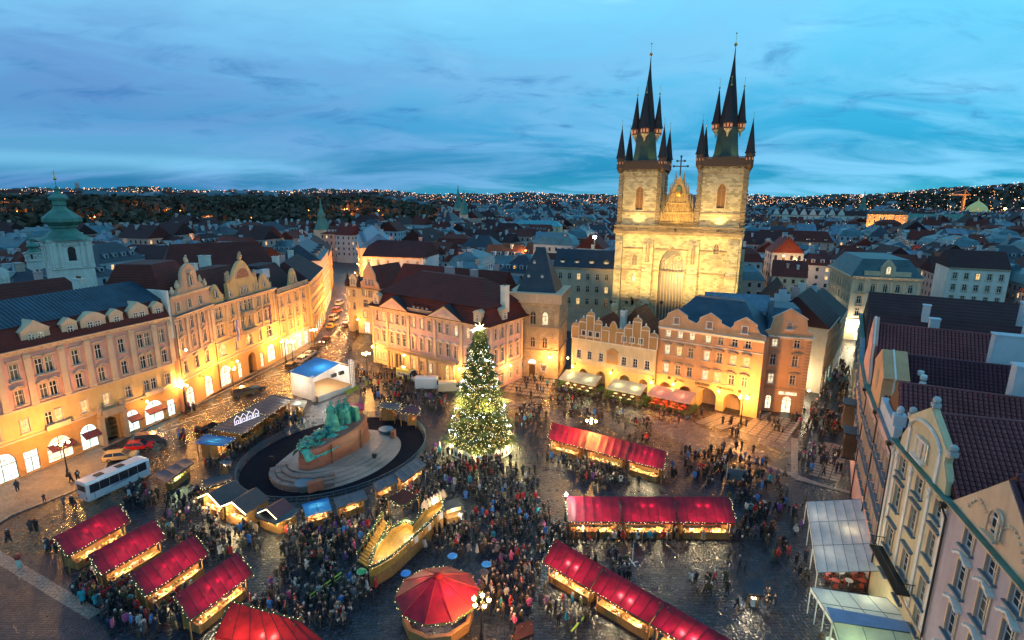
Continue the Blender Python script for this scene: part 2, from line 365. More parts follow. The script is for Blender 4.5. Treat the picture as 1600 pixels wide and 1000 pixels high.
def win_hood(w,h,kind,mat):
    def mk():
        b=MB(); z=h+.32; a=w/2+.38; d=.48
        if kind=='flat': z+=.12; d=.34; b.box(-a,a,-d,0,z,z+.16); b.box(-a+.1,a-.1,-d*.5,0,z-.14,z)
        elif kind=='tri': b.xprism([(-a,z),(a,z),(0,z+w*.38)],-d,0); 
        elif kind=='seg':
            p=[(-a+2*a*i/8,z+.12+w*.28*math.sin(math.pi*i/8)) for i in range(9)]
            b.xprism([(-a,z),(a,z)]+p[::-1],-d,0)
        elif kind=='wave':
            p=[(-a+2*a*i/12,z+.1+w*.33*max(0,math.sin(math.pi*(i/12)))**1.7+.05*math.cos(i*2.1)) for i in range(13)]
            q=[(x,y-.18) for x,y in p]
            for (x0,y0),(x1,y1),(x2,y2),(x3,y3) in zip(p[:-1],p[1:],q[1:],q[:-1]): b.xprism([(x0,y0),(x1,y1),(x2,y2),(x3,y3)],-d,0)
            b.blob(0,-.08,z-.02,w*.3,.1,.2); b.blob(-w*.3,-.06,z-.05,.15,.08,.12); b.blob(w*.3,-.06,z-.05,.15,.08,.12)
        return b.mesh('window_hood',mat)
    return cached(('hd',w,h,kind,mat.name),mk)
class House:
    """a house: origin = front left corner seen from outside, x along the front, y inward"""
    def __init__(s,name,label,p0,p1,depth,h,cat='building',group=None):
        s.W=math.dist(p0,p1); s.D=depth; s.h=h; s.ang=math.atan2(p1[1]-p0[1],p1[0]-p0[0])
        s.root=thing(name,label,cat,(p0[0],p0[1],0),s.ang,group); s.rnd=random.Random(hash(label)%9999 if False else len(label)*31+int(s.W*7))
    def fr(s,side):
        return {'front':((0,0),0,s.W),'right':((s.W,0),math.pi/2,s.D),'back':((s.W,s.D),math.pi,s.W),'left':((0,s.D),-math.pi/2,s.D)}[side]
    def pt(s,side,u,y=0,z=0):
        (ox,oy),a,_=s.fr(side); return (ox+u*math.cos(a)-y*math.sin(a),oy+u*math.sin(a)+y*math.cos(a),z)
    def wall(s,side,z0,z1,mat,openings=(),bands=(),u0=0,u1=None,thick=.35,gm=None,off=0):
        """bands: [(ztop,material),...] ; openings: (uc,w,z,h,style)"""
        (ox,oy),a,Ln=s.fr(side); u1=Ln if u1 is None else u1
        mats=[mat]+[m for _,m in bands]+[pl_trimd]
        us={u0,u1}; zs={z0,z1}
        ops=[]
        for uc,w,z,h,st in openings:
            ops.append((uc-w/2,uc+w/2,z,z+h,st)); us|={uc-w/2,uc+w/2}; zs|={z,z+h}
        for zt,_ in bands: zs.add(zt)
        us=sorted(u for u in us if u0-1e-6<=u<=u1+1e-6); zs=sorted(z for z in zs if z0-1e-6<=z<=z1+1e-6)
        b=MB()
        def mi(z):
            for i,(zt,_) in enumerate(bands):
                if z<zt-1e-6: return i+1
            return 0
        P=lambda u,z,y=off:(ox+u*math.cos(a)-y*math.sin(a),oy+u*math.sin(a)+y*math.cos(a),z)
        for i in range(len(us)-1):
            if us[i+1]-us[i]<1e-5: continue
            for j in range(len(zs)-1):
                if zs[j+1]-zs[j]<1e-5: continue
                uc=(us[i]+us[i+1])/2; zc=(zs[j]+zs[j+1])/2
                if any(o[0]<uc<o[1] and o[2]<zc<o[3] for o in ops): continue
                b.quad(P(us[i],zs[j]),P(us[i+1],zs[j]),P(us[i+1],zs[j+1]),P(us[i],zs[j+1]),mi(zc))
        for l,r,zb,zt,st in ops:
            t=thick+off; w=r-l; ah=0
            if st in('arch','gothic','archdeep','gothicdeep'): ah=(w/2 if st[:4]=='arch' else w*.85)
            if 'deep' in st: t=2.5+off
            k=mi((zb+zt)/2)
            b.quad(P(l,zb),P(l,zb,t),P(l,zt-ah,t),P(l,zt-ah),k); b.quad(P(r,zb,t),P(r,zb),P(r,zt-ah),P(r,zt-ah,t),k)
            if zb>z0+.05: b.quad(P(l,zb,t),P(l,zb),P(r,zb),P(r,zb,t),k)
            if not ah: b.quad(P(l,zt),P(l,zt,t),P(r,zt,t),P(r,zt),k)
            else:
                p=arcpts(w,ah,8,'gothic' if st[:4]=='goth' else 'round'); cx=(l+r)/2; zz=zt-ah
                for (xa,za),(xb,zb2) in zip(p[:-1],p[1:]):
                    b.quad(P(cx+xa,zz+za),P(cx+xb,zz+zb2),P(cx+xb,zt),P(cx+xa,zt),k)
                    b.quad(P(cx+xa,zz+za),P(cx+xa,zz+za,t),P(cx+xb,zz+zb2,t),P(cx+xb,zz+zb2),k)
            if 'deep' in st or st=='dark':
                b.quad(P(l,zb,t),P(r,zb,t),P(r,zt,t),P(l,zt,t),len(mats)-1)
        return b.build('wall',mats,s.root)
    def windows(s,side,lst,frame=None,panes=None,sill=None,surround=None,hood=None,hmat=None,yoff=0):
        """lst: (uc,w,z,h,style); panes: list of weighted pane materials"""
        a=s.fr(side)[1]; frame=frame or m_frame; panes=panes or [g_dark,g_dark,g_cur,g_lit]
        for uc,w,z,h,st in lst:
            st2='cross' if st in('dark',) else st
            o=ob('window',win_frame(w,h,st2,frame),s.root,s.pt(side,uc,yoff,z),a)
            pm=s.rnd.choice(panes)
            ob('pane',win_pane(w,h,st2,pm),o)
            if sill: ob('sill',win_sill(w,sill),o)
            if surround: ob('surround',win_surround(w,h,st2,surround),o)
            if hood: ob('window_hood',win_hood(w,h,hood,hmat or surround or sill),o)
    def course(s,side,z,hh=.25,proj=.2,mat=None,name='string_course',u0=0,u1=None,ext=0):
        (ox,oy),a,Ln=s.fr(side); u1=Ln if u1 is None else u1
        b=MB(); b.box(u0-ext,u1+ext,-proj,-.001,z,z+hh)
        return b.build(name,mat or pl_trim,s.root,(ox,oy,0),a)
    def cornice(s,side,z,mat=None,proj=.6,hh=.7,brk=1.0,ext=.0,top=None):
        (ox,oy),a,Ln=s.fr(side); b=MB()
        b.yprism([(-.001,z-hh),(-proj*.35,z-hh+.05),(-proj*.4,z-hh*.55),(-proj*.9,z-hh*.3),(-proj,z-.02),(-.001,z-.001)],-ext,Ln+ext)
        if brk:
            u=brk/2
            while u<Ln-.1:
                b.box(u-.12,u+.12,-proj*.8,-proj*.38,z-hh*.62,z-hh*.34); u+=brk
        if top: b.box(-ext,Ln+ext,-proj-.05,.3,z,z+.06,1)
        return b.build('cornice',[mat or pl_trim,top or pl_trim],s.root,(ox,oy,0),a)
    def pilaster(s,side,us,z0,z1,w=.7,mat=None,proj=.28,cap=True):
        a=s.fr(side)[1]; mat=mat or pl_trim
        def mk():
            b=MB(); b.box(-w/2,w/2,-proj,-.001,0,z1-z0)
            if cap: b.box(-w/2-.12,w/2+.12,-proj-.1,-.002,z1-z0-.5,z1-z0-.25); b.box(-w/2-.06,w/2+.06,-proj-.06,-.003,0,.4)
            if cap: b.blob(0,-proj-.02,z1-z0-.75,w*.45,.1,.25)
            return b.mesh('pilaster',mat)
        me=cached(('pil',w,round(z1-z0,3),mat.name,proj,cap),mk)
        for u in us: ob('pilaster',me,s.root,s.pt(side,u,0,z0),a)
    def quoins(s,side,u,z0,z1,mat,flip=1):
        a=s.fr(side)[1]; n=int((z1-z0)/.6)
        me=cached(('quoin',mat.name,flip),lambda:MB().box(0,.8*flip,-.07,-.001,.02,.28).mesh('quoin',mat) if flip>0 else MB().box(-.8,0,-.07,-.001,.02,.28).mesh('quoin',mat))
        for k in range(n):
            ob('quoin',me,s.root,s.pt(side,u,0,z0+k*.6),a)
    def gable(s,side,pts,mat,th=.5,y=0,name='gable',cap=None,capw=.22):
        (ox,oy),a,_=s.fr(side); b=MB(); b.xprism(pts,y,y+th)
        o=b.build(name,mat,s.root,(ox,oy,0),a)
        if cap:
            c=MB()
            for (xa,za),(xb,zb) in zip(pts[1:-1],pts[2:]): pass
            P=pts
            for i in range(1,len(P)):
                (xa,za),(xb,zb)=P[i-1],P[i]
                if abs(za-P[0][1])<1e-3 and abs(zb-P[0][1])<1e-3: continue
                c.tube((xa,y+th/2-.1,za),(xb,y+th/2-.1,zb),capw,n=4)
            c.build('gable_coping',cap,o)
        return o
    def hip(s,x0,x1,y0,y1,z,rise,ix,iy,mat,name='roof',z_eave=.12):
        b=MB(); e=z
        lo=[(x0,y0,e),(x1,y0,e),(x1,y1,e),(x0,y1,e)]; m_=lambda a,b_:(a+b_)/2
        X0,X1=(x0+ix,x1-ix) if x1-x0>2*ix+1e-3 else (m_(x0,x1)-.02,m_(x0,x1)+.02); Y0,Y1=(y0+iy,y1-iy) if y1-y0>2*iy+1e-3 else (m_(y0,y1)-.02,m_(y0,y1)+.02)
        t=z+rise; hi=[(X0,Y0,t),(X1,Y0,t),(X1,Y1,t),(X0,Y1,t)]
        lo2=[(x,y,q-z_eave) for x,y,q in lo]
        b.add(lo2+lo+hi,[(0,1,5,4),(1,2,6,5),(2,3,7,6),(3,0,4,7),(4,5,9,8),(5,6,10,9),(6,7,11,10),(7,4,8,11),(8,9,10,11),(3,2,1,0)])
        o=b.build(name,mat,s.root); s.rg=(X0,X1,Y0,Y1,t); return o
    def chimney(s,x,y,z0,z1,w=.9,d=1.4,mat=None,pots=2):
        mat=mat or pl_white
        b=MB(); b.cbox(0,0,0,w,d,z1-z0); b.cbox(0,0,z1-z0,w+.2,d+.2,.18)
        o=b.build('chimney',[mat],s.root,(x,y,z0))
        if pots:
            c=MB()
            for k in range(pots): c.tube((0,(k-(pots-1)/2)*.45,z1-z0+.18),(0,(k-(pots-1)/2)*.45,z1-z0+.6),.13,.11,6)
            c.build('chimney_pot',t_or,o)
    def dormer(s,side,u,yf,z,w,h,depth,wall,roofm,kind='gable',win=(.8,1.1),n=1,pane=None,frame=None):
        """front face at inward distance yf, sill level z"""
        a=s.fr(side)[1]
        d=ob('dormer',None,s.root,s.pt(side,u,yf,z),a)
        b=MB()
        b.box(-w/2,w/2,0,depth,0,h)
        b.build('dormer_wall',wall,d)
        r=MB()
        if kind=='gable': r.xprism([(-w/2-.15,h),(w/2+.15,h),(0,h+w*.4)],-.15,depth)
        elif kind=='seg':
            p=[(-w/2-.1+(w+.2)*i/8,h+w*.28*math.sin(math.pi*i/8)) for i in range(9)]; r.xprism([(w/2+.1,h-.1),(-w/2-.1,h-.1)][::-1]+p[::-1],-.15,depth)
        elif kind=='shed': r.add([(-w/2-.1,-.2,h),(w/2+.1,-.2,h),(w/2+.1,depth,h+.35),(-w/2-.1,depth,h+.35),(-w/2-.1,-.2,h-.1),(w/2+.1,-.2,h-.1),(w/2+.1,depth,h+.25),(-w/2-.1,depth,h+.25)],[(0,1,2,3),(7,6,5,4),(4,5,1,0),(5,6,2,1),(6,7,3,2),(7,4,0,3)])
        r.build('dormer_roof',roofm,d)
        ww,wh=win
        for k in range(n):
            x=(k-(n-1)/2)*(ww+.35)
            wo=ob('dormer_window',win_frame(ww,wh,'cross',frame or m_frame),d,(x,-.24,(h-wh)*.45))
            ob_=bpy.data.objects.new('dormer_pane',win_pane(ww,wh,'plain',pane or g_dark))
            # depth stops at sub-part level: panes hang beside the frame under the dormer
            COL.objects.link(ob_); ob_.parent=d; ob_.location=(x,-.22,(h-wh)*.45)
        return d
def xs(n,a,b): return [a+(b-a)*(i+.5)/n for i in range(n)]
def tiles(parent,A,B,C,D,nu,nv,mat,r=.15):
    """rows of barrel tiles on a roof plane; A,B = eave, D,C = ridge"""
    A,B,C,D=map(Vector,(A,B,C,D)); b=MB(); nrm=(B-A).cross(D-A).normalized()
    P=lambda u,v:(A*(1-u)+B*u)*(1-v)+(D*(1-u)+C*u)*v
    for j in range(nv):
        v0=j/nv; v1=(j+1.12)/nv
        if v1>1: v1=1
        for i in range(nu):
            u0=i/nu; du=1/nu
            q=[]
            for v,hh in ((v0,r*1.0),(v1,r*.3)):
                q+= [P(u0+du*.12,v)+nrm*.01,P(u0+du*.32,v)+nrm*(hh+.02),P(u0+du*.68,v)+nrm*(hh+.02),P(u0+du*.88,v)+nrm*.01]
            b.add(q,[(0,1,5,4),(1,2,6,5),(2,3,7,6),(0,3,2,1)])
    return b.build('roof_tiles',mat,parent,kind='stuff')
def seams(parent,A,B,C,D,n,mat,r=.05,name='roof_seam'):
    A,B,C,D=map(Vector,(A,B,C,D)); b=MB()
    for i in range(n+1):
        u=i/n; b.tube(A*(1-u)+B*u,D*(1-u)+C*u,r,n=4)
    return b.build(name,mat,parent,kind='stuff' if n>20 else None)
# ================================================================ ground
ZC=[0]
def sheet(name,pts,z,mat,kind='structure',th=None,**k):
    b=MB()
    if not th and z>0: ZC[0]+=1; z=.004*ZC[0]
    if th: b.prism(pts,z-th,z)
    else: b.poly([(x,y,z) for x,y in pts])
    return b.build(name,mat,kind=kind,**k)
sheet('ground',[(-5000,-200),(5000,-200),(5000,7000),(-5000,7000)],-.02,plain('city_ground',(.06,.06,.06),.8))
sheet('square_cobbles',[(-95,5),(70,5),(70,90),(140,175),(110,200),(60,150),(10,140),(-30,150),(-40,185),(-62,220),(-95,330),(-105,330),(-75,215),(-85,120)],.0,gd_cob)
# road along the left row and its pavement
sheet('road',[(-66,40),(-62,62),(-60,74),(-63,84),(-65.2,86),(-61,110),(-56.5,134),(-54,160),(-62,218),(-90,320),(-82,320),(-54,215),(-46,170),(-45,150),(-42,125),(-50,104),(-56,84),(-53,70),(-53,40)],.004,gd_road)
sheet('pavement',[(-82,40),(-67,50),(-66,65),(-62.5,71),(-62.0,76),(-65,82),(-68.2,84),(-63.6,103),(-60.5,118),(-58.6,128),(-56.2,140),(-55,152),(-57,152),(-60,135),(-63.5,113),(-64,100),(-75,71),(-84,50)],.12,gd_mos,th=.14)
b=MB()
kp=[(-67,50),(-66,65),(-62.5,71),(-62.0,76),(-65,82),(-68.2,84),(-63.6,103),(-60.5,118),(-58.6,128),(-56.2,140),(-55,152)]
for (x0,y0),(x1,y1) in zip(kp[:-1],kp[1:]):
    b.cbox((x0+x1)/2,(y0+y1)/2,0,math.dist((x0,y0),(x1,y1))+.1,.3,.16,math.atan2(y1-y0,x1-x0))
b.build('kerb',gd_slab,kind='structure')
# parking bay lines painted on the road
b=MB()
for k in range(13):
    x=-63.8+.36*k*0.62; y=88+k*3.4
    b.cbox(-62.2+k*.62,y,.07,3.6,.16,.004,R(52))
b.build('painted_bay_lines',gd_line,kind='structure')
# pale bands that cross the paving in front of the houses
def band(a,b_,w,z=.004,mat=None,name='paving_band'):
    d=Vector((b_[0]-a[0],b_[1]-a[1])).normalized(); n=Vector((-d.y,d.x))*w/2
    sheet(name,[(a[0]+n.x,a[1]+n.y),(a[0]-n.x,a[1]-n.y),(b_[0]-n.x,b_[1]-n.y),(b_[0]+n.x,b_[1]+n.y)],z,mat or gd_pale)
sheet('forecourt_paving',[(10,118),(2,112),(5,102),(22,86),(38,80),(48,84),(55,94),(56,99),(47,98),(30,108),(14,118)],.004,gd_red)
for i,(a,b_) in enumerate([((12,108),(22,92)),((22,103),(33,86)),((31,97),(41,83)),((40,93),(48,86)),((4,104),(12,95))]): band(a,b_,4.2,.008+.004*i)
for i,(a,b_) in enumerate([((-36,124),(-46,104)),((-30,121),(-38,104)),((-38,136),(-47,122)),((-6,100),(6,108)),((-2,108),(10,100))]): band(a,b_,2.0,.008+.004*i)
sheet('dark_paving_stripe',[(-95,54),(-54,57),(-30,38),(-28,33),(-95,46)],.004,ground('blue_setts',(.018,.02,.035),(.045,.048,.07),.3,(.25,.5)))
band((-62,57.5),(-42,47.5),1.3,.010,gd_slab); band((-66,50),(-50,40),1.0,.012,gd_slab)
band((37,84),(46,74),1.0,.014,gd_slab); band((50,90),(43,76),1.0,.018,gd_slab); band((43,76),(49,72),.9,.022,gd_slab)
def slabgrid(name,A,B,C,D,nu,nv,mat,base,gap=.12,z=.03):
    """slabs laid one by one between A,B (near edge) and D,C (far edge)"""
    root=ob(name,None,kind='structure')
    A,B,C,D=[Vector(q) for q in (A,B,C,D)]
    P=lambda u,v:(A*(1-u)+B*u)*(1-v)+(D*(1-u)+C*u)*v
    bb=MB(); bb.poly([(*P(0,0),z),(*P(1,0),z),(*P(1,1),z),(*P(0,1),z)]); bb.build('joint_bed',base,root)
    for j in range(nv):
        for i in range(nu):
            q=[P((i+a)/nu,(j+c)/nv) for a,c in ((gap*.5,gap),(1-gap*.5,gap),(1-gap*.5,1-gap),(gap*.5,1-gap))]
            m=MB(); hh=z+.03+random.uniform(0,.012); m.prism([(p.x,p.y) for p in q],z,hh)
            m.build('slab',mat,root)
gd_bed=plain('joint_bed',(.03,.03,.03),.6)
slabgrid('slab_pavement',(34.5,96.8),(38.7,93.4),(45.0,98.0),(40.6,101.6),3,9,gd_slab,gd_bed)
slabgrid('slab_pavement',(41.2,93.0),(47.1,87.6),(55.4,98.0),(48.6,101.2),5,10,gd_slab,gd_bed)
slabgrid('slab_pavement',(45.6,77.1),(49.1,74.7),(57.6,86.6),(54.6,88.8),3,14,gd_slab,gd_bed)
slabgrid('slab_pavement',(-2,112.5),(7,109),(10.2,120.4),(0.5,123.2),7,6,gd_slab,gd_bed)
# ================================================================ left row
DK=[g_dark,g_dark,g_cur]
def shopfront(h,side,u,w,z,hh,style,pane=None,blind=None,sign=None):
    a=h.fr(side)[1]
    o=ob('shop_window',win_frame(w,hh,'arch' if style=='arch' else 'cross',m_framed),h.root,h.pt(side,u,0,z),a)
    ob('pane',win_pane(w,hh,'arch' if style=='arch' else 'cross',pane or g_shop),o)
    if blind:
        b=MB(); b.add([(-w/2,-.05,hh*.72),(w/2,-.05,hh*.72),(w/2,-1.1,hh*.56),(-w/2,-1.1,hh*.56),(-w/2,-1.1,hh*.50),(w/2,-1.1,hh*.50)],[(0,3,2,1),(3,4,5,2)])
        b.build('blind',blind,o)
    return o
def text(parent,s,size,loc,rot,mat,name='lettering',ext=.03,align='CENTER'):
    c=bpy.data.curves.new(name,'FONT'); c.body=s; c.size=size; c.extrude=ext; c.align_x=align; c.materials.append(mat)
    q=bpy.data.objects.new('t',c); COL.objects.link(q); bpy.context.view_layer.update(); me=bpy.data.meshes.new_from_object(q.evaluated_get(bpy.context.evaluated_depsgraph_get())); bpy.data.objects.remove(q)
    o=ob(name,me,parent,loc); o.rotation_euler=rot; return o
f_mar=fabm('maroon_blind',(.10,.02,.03)); 
A=House('town_house','long pink baroque house with teal metal roof and white dormers at the left edge',(-78.4,61.1),(-63.9,99.5),15,19.4)
c8=[1.8,5.4,8.9,12.7,16.4]; cc=[24.7,28.2,32.0]; dbl=[19.6,20.95,35.35,36.65]; sg=[1.6,5.2,8.3,9.6,12.7,16.4,24.7,28.2,32.0,39.4]
rows=[]
for u in sg+dbl: rows+= [(u,1.05,14.75,2.4,'cross'),(u,1.05,10.9,2.3,'cross'),(u,1.05,6.6,2.0,'cross')]
shops=[(16.4,1.9,.3,3.3,'rect'),(20.3,3.6,.4,3.9,'arch'),(24.7,2.6,.3,4.1,'arch'),(28.3,2.4,.0,4.3,'archdeep'),(32.0,2.3,.3,3.9,'arch'),(36.0,3.6,.3,4.2,'arch'),(39.4,1.5,.3,3.2,'rect'),(12.7,3.6,.2,4.4,'arch'),(8.5,3,.2,4,'arch'),(4,3,.2,4,'arch')]
A.wall('front',0,19.2,pl_pink,[(u,w,z,h,'cross') for u,w,z,h,_ in rows]+shops,[(5.6,pl_och),(10.1,pl_yellow)])
A.wall('left',0,19.2,pl_pink); A.wall('right',0,19.2,pl_pink); A.wall('back',0,19.2,pl_beige)
A.windows('front',[r for r in rows if r[2]>14],m_frame,DK,pl_trim,pl_trim,'flat')
A.windows('front',[r for r in rows if 10<r[2]<14],m_frame,DK,pl_trim,pl_trim,'wave')
A.windows('front',[r for r in rows if r[2]<10],m_frame,DK+[g_lit],pl_trim,pl_trim)
for (u,w,z,h,st) in shops:
    if 'deep' in st: continue
    shopfront(A,'front',u,w,z,h,'arch' if st=='arch' else 'x',random.choice([g_shop,g_shop,g_shopc]) if u<31 else g_shopc, f_mar if u in(20.3,24.7,32.0,36.0) else None)
text(A.root,'Cartier',.75,(12.7,-.12,3.1),(math.pi/2,0,0),m_white,'shop_name_lettering')
A.pilaster('front',[14.5,18.1,22.7,26.5,30.1,33.8,38.0,41,3.4,7.1,11],10.5,18.4,.9,pl_trim)
A.course('front',10.15,.28,.3); A.course('front',5.7,.3,.25); A.course('front',18.45,.12,.2)
for k in range(5): A.course('front',.9+k*.9,.06,.03,pl_och,'rustication_joint')
A.cornice('front',19.3,pl_trim,.7,.8,1.1)
# stone portal with balcony and statues in the middle
pr=MB()
for s_ in (-1,1):
    pr.box(28.3+s_*1.9-.35,28.3+s_*1.9+.35,-1.0,-.002,0,5.0); pr.blob(28.3+s_*1.9,-.6,6.0,.55,.5,1.0,0,8,5,.2); pr.blob(28.3+s_*1.9,-.7,6.9,.25,.25,.3)
pr.box(26.2,30.4,-1.3,-.003,5.0,5.35)
pr.build('portal',pl_trimd,A.root)
pb=MB(); pb.box(26.6,30,-1.25,-1.15,5.35,6.2); pb.box(26.6,26.7,-1.15,0,5.35,6.2); pb.box(29.9,30,-1.15,0,5.35,6.2); pb.build('balcony',pl_trimd,A.root)
for u in (20.3,36.0):
    pb=MB(); pb.box(u-1.7,u+1.7,-.9,-.003,5.9,6.1); pb.box(u-1.7,u+1.7,-.9,-.8,6.1,6.7); pb.build('balcony',pl_trim,A.root)
# mansard roof: red tiled foot, seamed metal above
b=MB(); b.yprism([(-.5,19.3),(1.4,22.3),(14,22.3),(15.2,19.3)],-.1,A.W+.1); b.build('mansard_foot',t_maroon,A.root)
b=MB(); b.yprism([(1.2,22.32),(8,25.4),(14.2,22.32)],-.1,A.W+.1); b.build('metal_roof',s_blue,A.root)
seams(A.root,(-.1,1.2,22.38),(A.W+.1,1.2,22.38),(A.W+.1,8,25.46),(-.1,8,25.46),70,s_blue,.055)
for u,w,n,kd in ((1.5,2.2,1,'gable'),(5.4,3.2,2,'gable'),(9,3.2,2,'seg'),(12.6,2.2,1,'gable'),(20.0,3.8,2,'gable'),(24.7,2.3,1,'gable'),(28.3,3.9,2,'seg'),(32.0,2.3,1,'gable'),(35.9,3.6,2,'gable'),(39.5,2.1,1,'gable')):
    A.dormer('front',u,.15,19.45,w,2.1,3.0,pl_trim,pl_trim,kd,(.85,1.3),n,g_dark)
b=MB(); b.box(A.W+.15,A.W+.6,-.3,15,15,24); b.build('fire_wall',pl_white,A.root)
for u in (6,18,34): A.chimney(u,11.5,22.5,26.5,1.1,2.2,pl_white,3)

B=House('town_house','salmon baroque house with one big scrolled gable, second from the left in the left row',(-63.4,100.1),(-63.1,112.9),14,18.8)
r=[]
for u in (1.9,5.6,9.3): r+=[(u,1.0,15.7,2.3,'cross'),(u,1.0,11.9,2.4,'cross'),(u,1.1,7.5,2.3,'cross'),(u,1.0,19.7,1.6,'cross')]
sh=[(2.4,2.6,.2,4.2,'arch'),(8.9,2.8,.2,4.2,'arch')]
B.wall('front',0,22.6,pl_pinkg,r+sh,[(6.2,pl_och),(10.9,pl_yellow)]); B.wall('left',0,22.6,pl_pinkg); B.wall('right',0,22.6,pl_pinkg); B.wall('back',0,22.6,pl_beige)
B.windows('front',[q for q in r if q[2] in(11.9,15.7)],m_frame,DK+[g_cur],pl_trim,pl_trim,'wave'); B.windows('front',[q for q in r if q[2]<9],m_frame,DK,pl_trim,pl_trim,'seg'); B.windows('front',[q for q in r if q[2]>19],m_frame,DK,pl_trim,pl_trim)
for q in sh: shopfront(B,'front',q[0],q[1],q[2],q[3],'arch',g_shop)
B.pilaster('front',[.4,3.8,7.5,11.2,12.4],11.2,18,.6,pl_trim); B.course('front',10.7,.28,.3); B.course('front',6.1,.26,.25); B.cornice('front',19.0,pl_trim,.8,.9,.9,top=s_zinc); B.cornice('front',22.8,pl_trim,.6,.6,0)
gp=[(2.2,22.8),(11.2,22.8),(10.6,23.6),(9.2,24.2),(9.0,26.4),(8.6,27.0),(8.1,27.6),(6.7,28.2),(5.3,27.6),(4.8,27.0),(4.4,26.4),(4.2,24.2),(2.8,23.6)]
B.gable('front',gp,pl_pinkg,.7,0,'scrolled_gable',pl_trim)
B.windows('front',[(6.7,1.1,23.9,2.2,'arch')],m_frame,[g_dark],pl_trim,pl_trim,'seg',yoff=-.26)
for u,z in ((3,23.9),(10.4,23.9),(1.2,22.9),(12,22.9),(6.7,28.3)): o=MB(); o.blob(u,.3,z+.5,.45,.4,.7,0,7,5,.25); o.blob(u+.1,.3,z+1.3,.2,.2,.25,0,6,4); o.build('gable_statue',pl_trim,B.root)
B.hip(1,12.5,2.2,14,22.6,5.8,2.0,2.6,t_red,'tower_roof'); B.chimney(12.2,8,22,27.5,1.2,2,pl_white,3)

C=House('town_house','ornate yellow baroque house with round arched gable and hanging flags in the left row',(-63.3,112.8),(-59.4,135.4),15,18.6)
r=[];pz=[]
for u in (1.7,2.9,6.8,15.9,18.6,20.0): r+=[(u,1.0,15.2,2.5,'cross'),(u,1.0,11.3,2.6,'cross')]
for u in (9.7,11.3,12.8): r+=[(u,1.0,15.2,2.4,'cross')]
for u in (10.0,12.3): r+=[(u,1.4,11.2,2.9,'cross')]
for u,w in ((2.3,2.2),(6.9,1.0),(11.5,2.2),(15.7,1.0),(19.4,2.2)): pz+=[(u,w,7.0,2.7,'arch')]
at=[(2.1,.9,19.9,1.7,'arch'),(6.4,.9,19.2,1.6,'cross'),(10.2,.8,19.1,1.8,'cross'),(11.3,.8,19.1,1.8,'cross'),(12.4,.8,19.1,1.8,'cross'),(15.4,.9,19.2,1.5,'cross'),(18.8,.9,19.6,1.6,'arch')]
sh=[(2.4,3.2,.2,4.6,'arch'),(7.3,1.4,.2,3.6,'rect'),(11.8,2.8,0,5,'archdeep'),(15.6,1.2,.2,3.6,'rect'),(19.5,3.2,.6,4.4,'arch')]
C.wall('front',0,18.4,pl_yellow,r+pz+sh,[(5.8,pl_och),(10.1,pl_yellow)]); C.wall('left',0,18.4,pl_yellow); C.wall('right',0,18.4,pl_yellow); C.wall('back',0,18.4,pl_beige)
C.windows('front',[q for q in r if q[2]>14],m_frame,DK,pl_trim,pl_trim,'seg'); C.windows('front',[q for q in r if q[2]<14],m_frame,DK,pl_trim,pl_trim,'wave'); C.windows('front',pz,m_frame,DK+[g_lit],pl_trim,pl_trim)
for q in sh:
    if 'deep' not in q[4]: shopfront(C,'front',q[0],q[1],q[2],q[3],'arch' if q[4]=='arch' else 'x',g_shop)
C.pilaster('front',[.4,4.8,8.6,13.9,17.2,22.2],10.4,17.8,.6,pl_trim); C.course('front',9.9,.3,.35); C.course('front',5.9,.28,.3); C.cornice('front',18.6,pl_trim,.8,.9,.9,top=s_zinc)
def arcp(x0,x1,z,h,n=10): return [(x1+(x0-x1)*i/n,z+h*math.sin(math.pi*i/n)) for i in range(n+1)]
C.gable('front',[(6.0,18.66),(16.6,18.66),(16.6,22.2)]+arcp(7.4,15.4,22.4,4.3)+[(6.0,22.2)],pl_yellow,.8,0,'arched_gable',pl_trim)
C.gable('front',[(.3,18.66),(4.4,18.66),(4.3,20)]+arcp(.9,3.5,21.0,1.6,8)+[(.3,20)],pl_yellow,.6,.02,'side_gable',pl_trim)
C.gable('front',[(17.0,18.66),(21.6,18.66),(21.4,20)]+arcp(17.6,20.4,21.0,1.6,8)+[(17.2,20)],pl_yellow,.6,.02,'side_gable',pl_trim)
C.windows('front',at,m_frame,DK,pl_trim,pl_trim,yoff=-.26)
b=MB(); b.poly([(11.4+2.2*math.cos(math.pi*i/10),-.05,22.8+2.2*math.sin(math.pi*i/10)) for i in range(10,-1,-1)]); b.build('mosaic_lunette',plain('mosaic',(.30,.12,.06),.5,0,.6,3),C.root)
b=MB(); p_=[(11.4+2.4*math.cos(math.pi*i/12),22.8+2.4*math.sin(math.pi*i/12)) for i in range(13)]
for (x0,z0),(x1,z1) in zip(p_[:-1],p_[1:]): b.tube((x0,-.05,z0),(x1,-.05,z1),.16,n=5)
b.build('lunette_arch',pl_trim,C.root)
for u,z,s_ in ((11.4,26.9,1.2),(6.6,22.6,1.5),(16,22.4,1.1),(.6,20.4,.8),(21.2,20.4,.8),(4.6,19,.8),(22,19,.8)): o=MB(); o.blob(u,.3,z+.5*s_,.5*s_,.4*s_,.75*s_,0,7,5,.3); o.blob(u+.2*s_,.3,z+1.3*s_,.22*s_,.22*s_,.28*s_,0,6,4); o.build('gable_statue',pl_trimd,C.root)
for u0,u1,z in ((9,13.9,10.0),(9.3,13.5,14.2)):
    b=MB(); b.box(u0,u1,-1.1,-.004,z,z+.2); b.box(u0,u1,-1.1,-1.0,z+.2,z+1.0); b.box(u0,u0+.1,-1,0,z+.2,z+1); b.box(u1-.1,u1,-1,0,z+.2,z+1); b.build('balcony',pl_trimd,C.root)
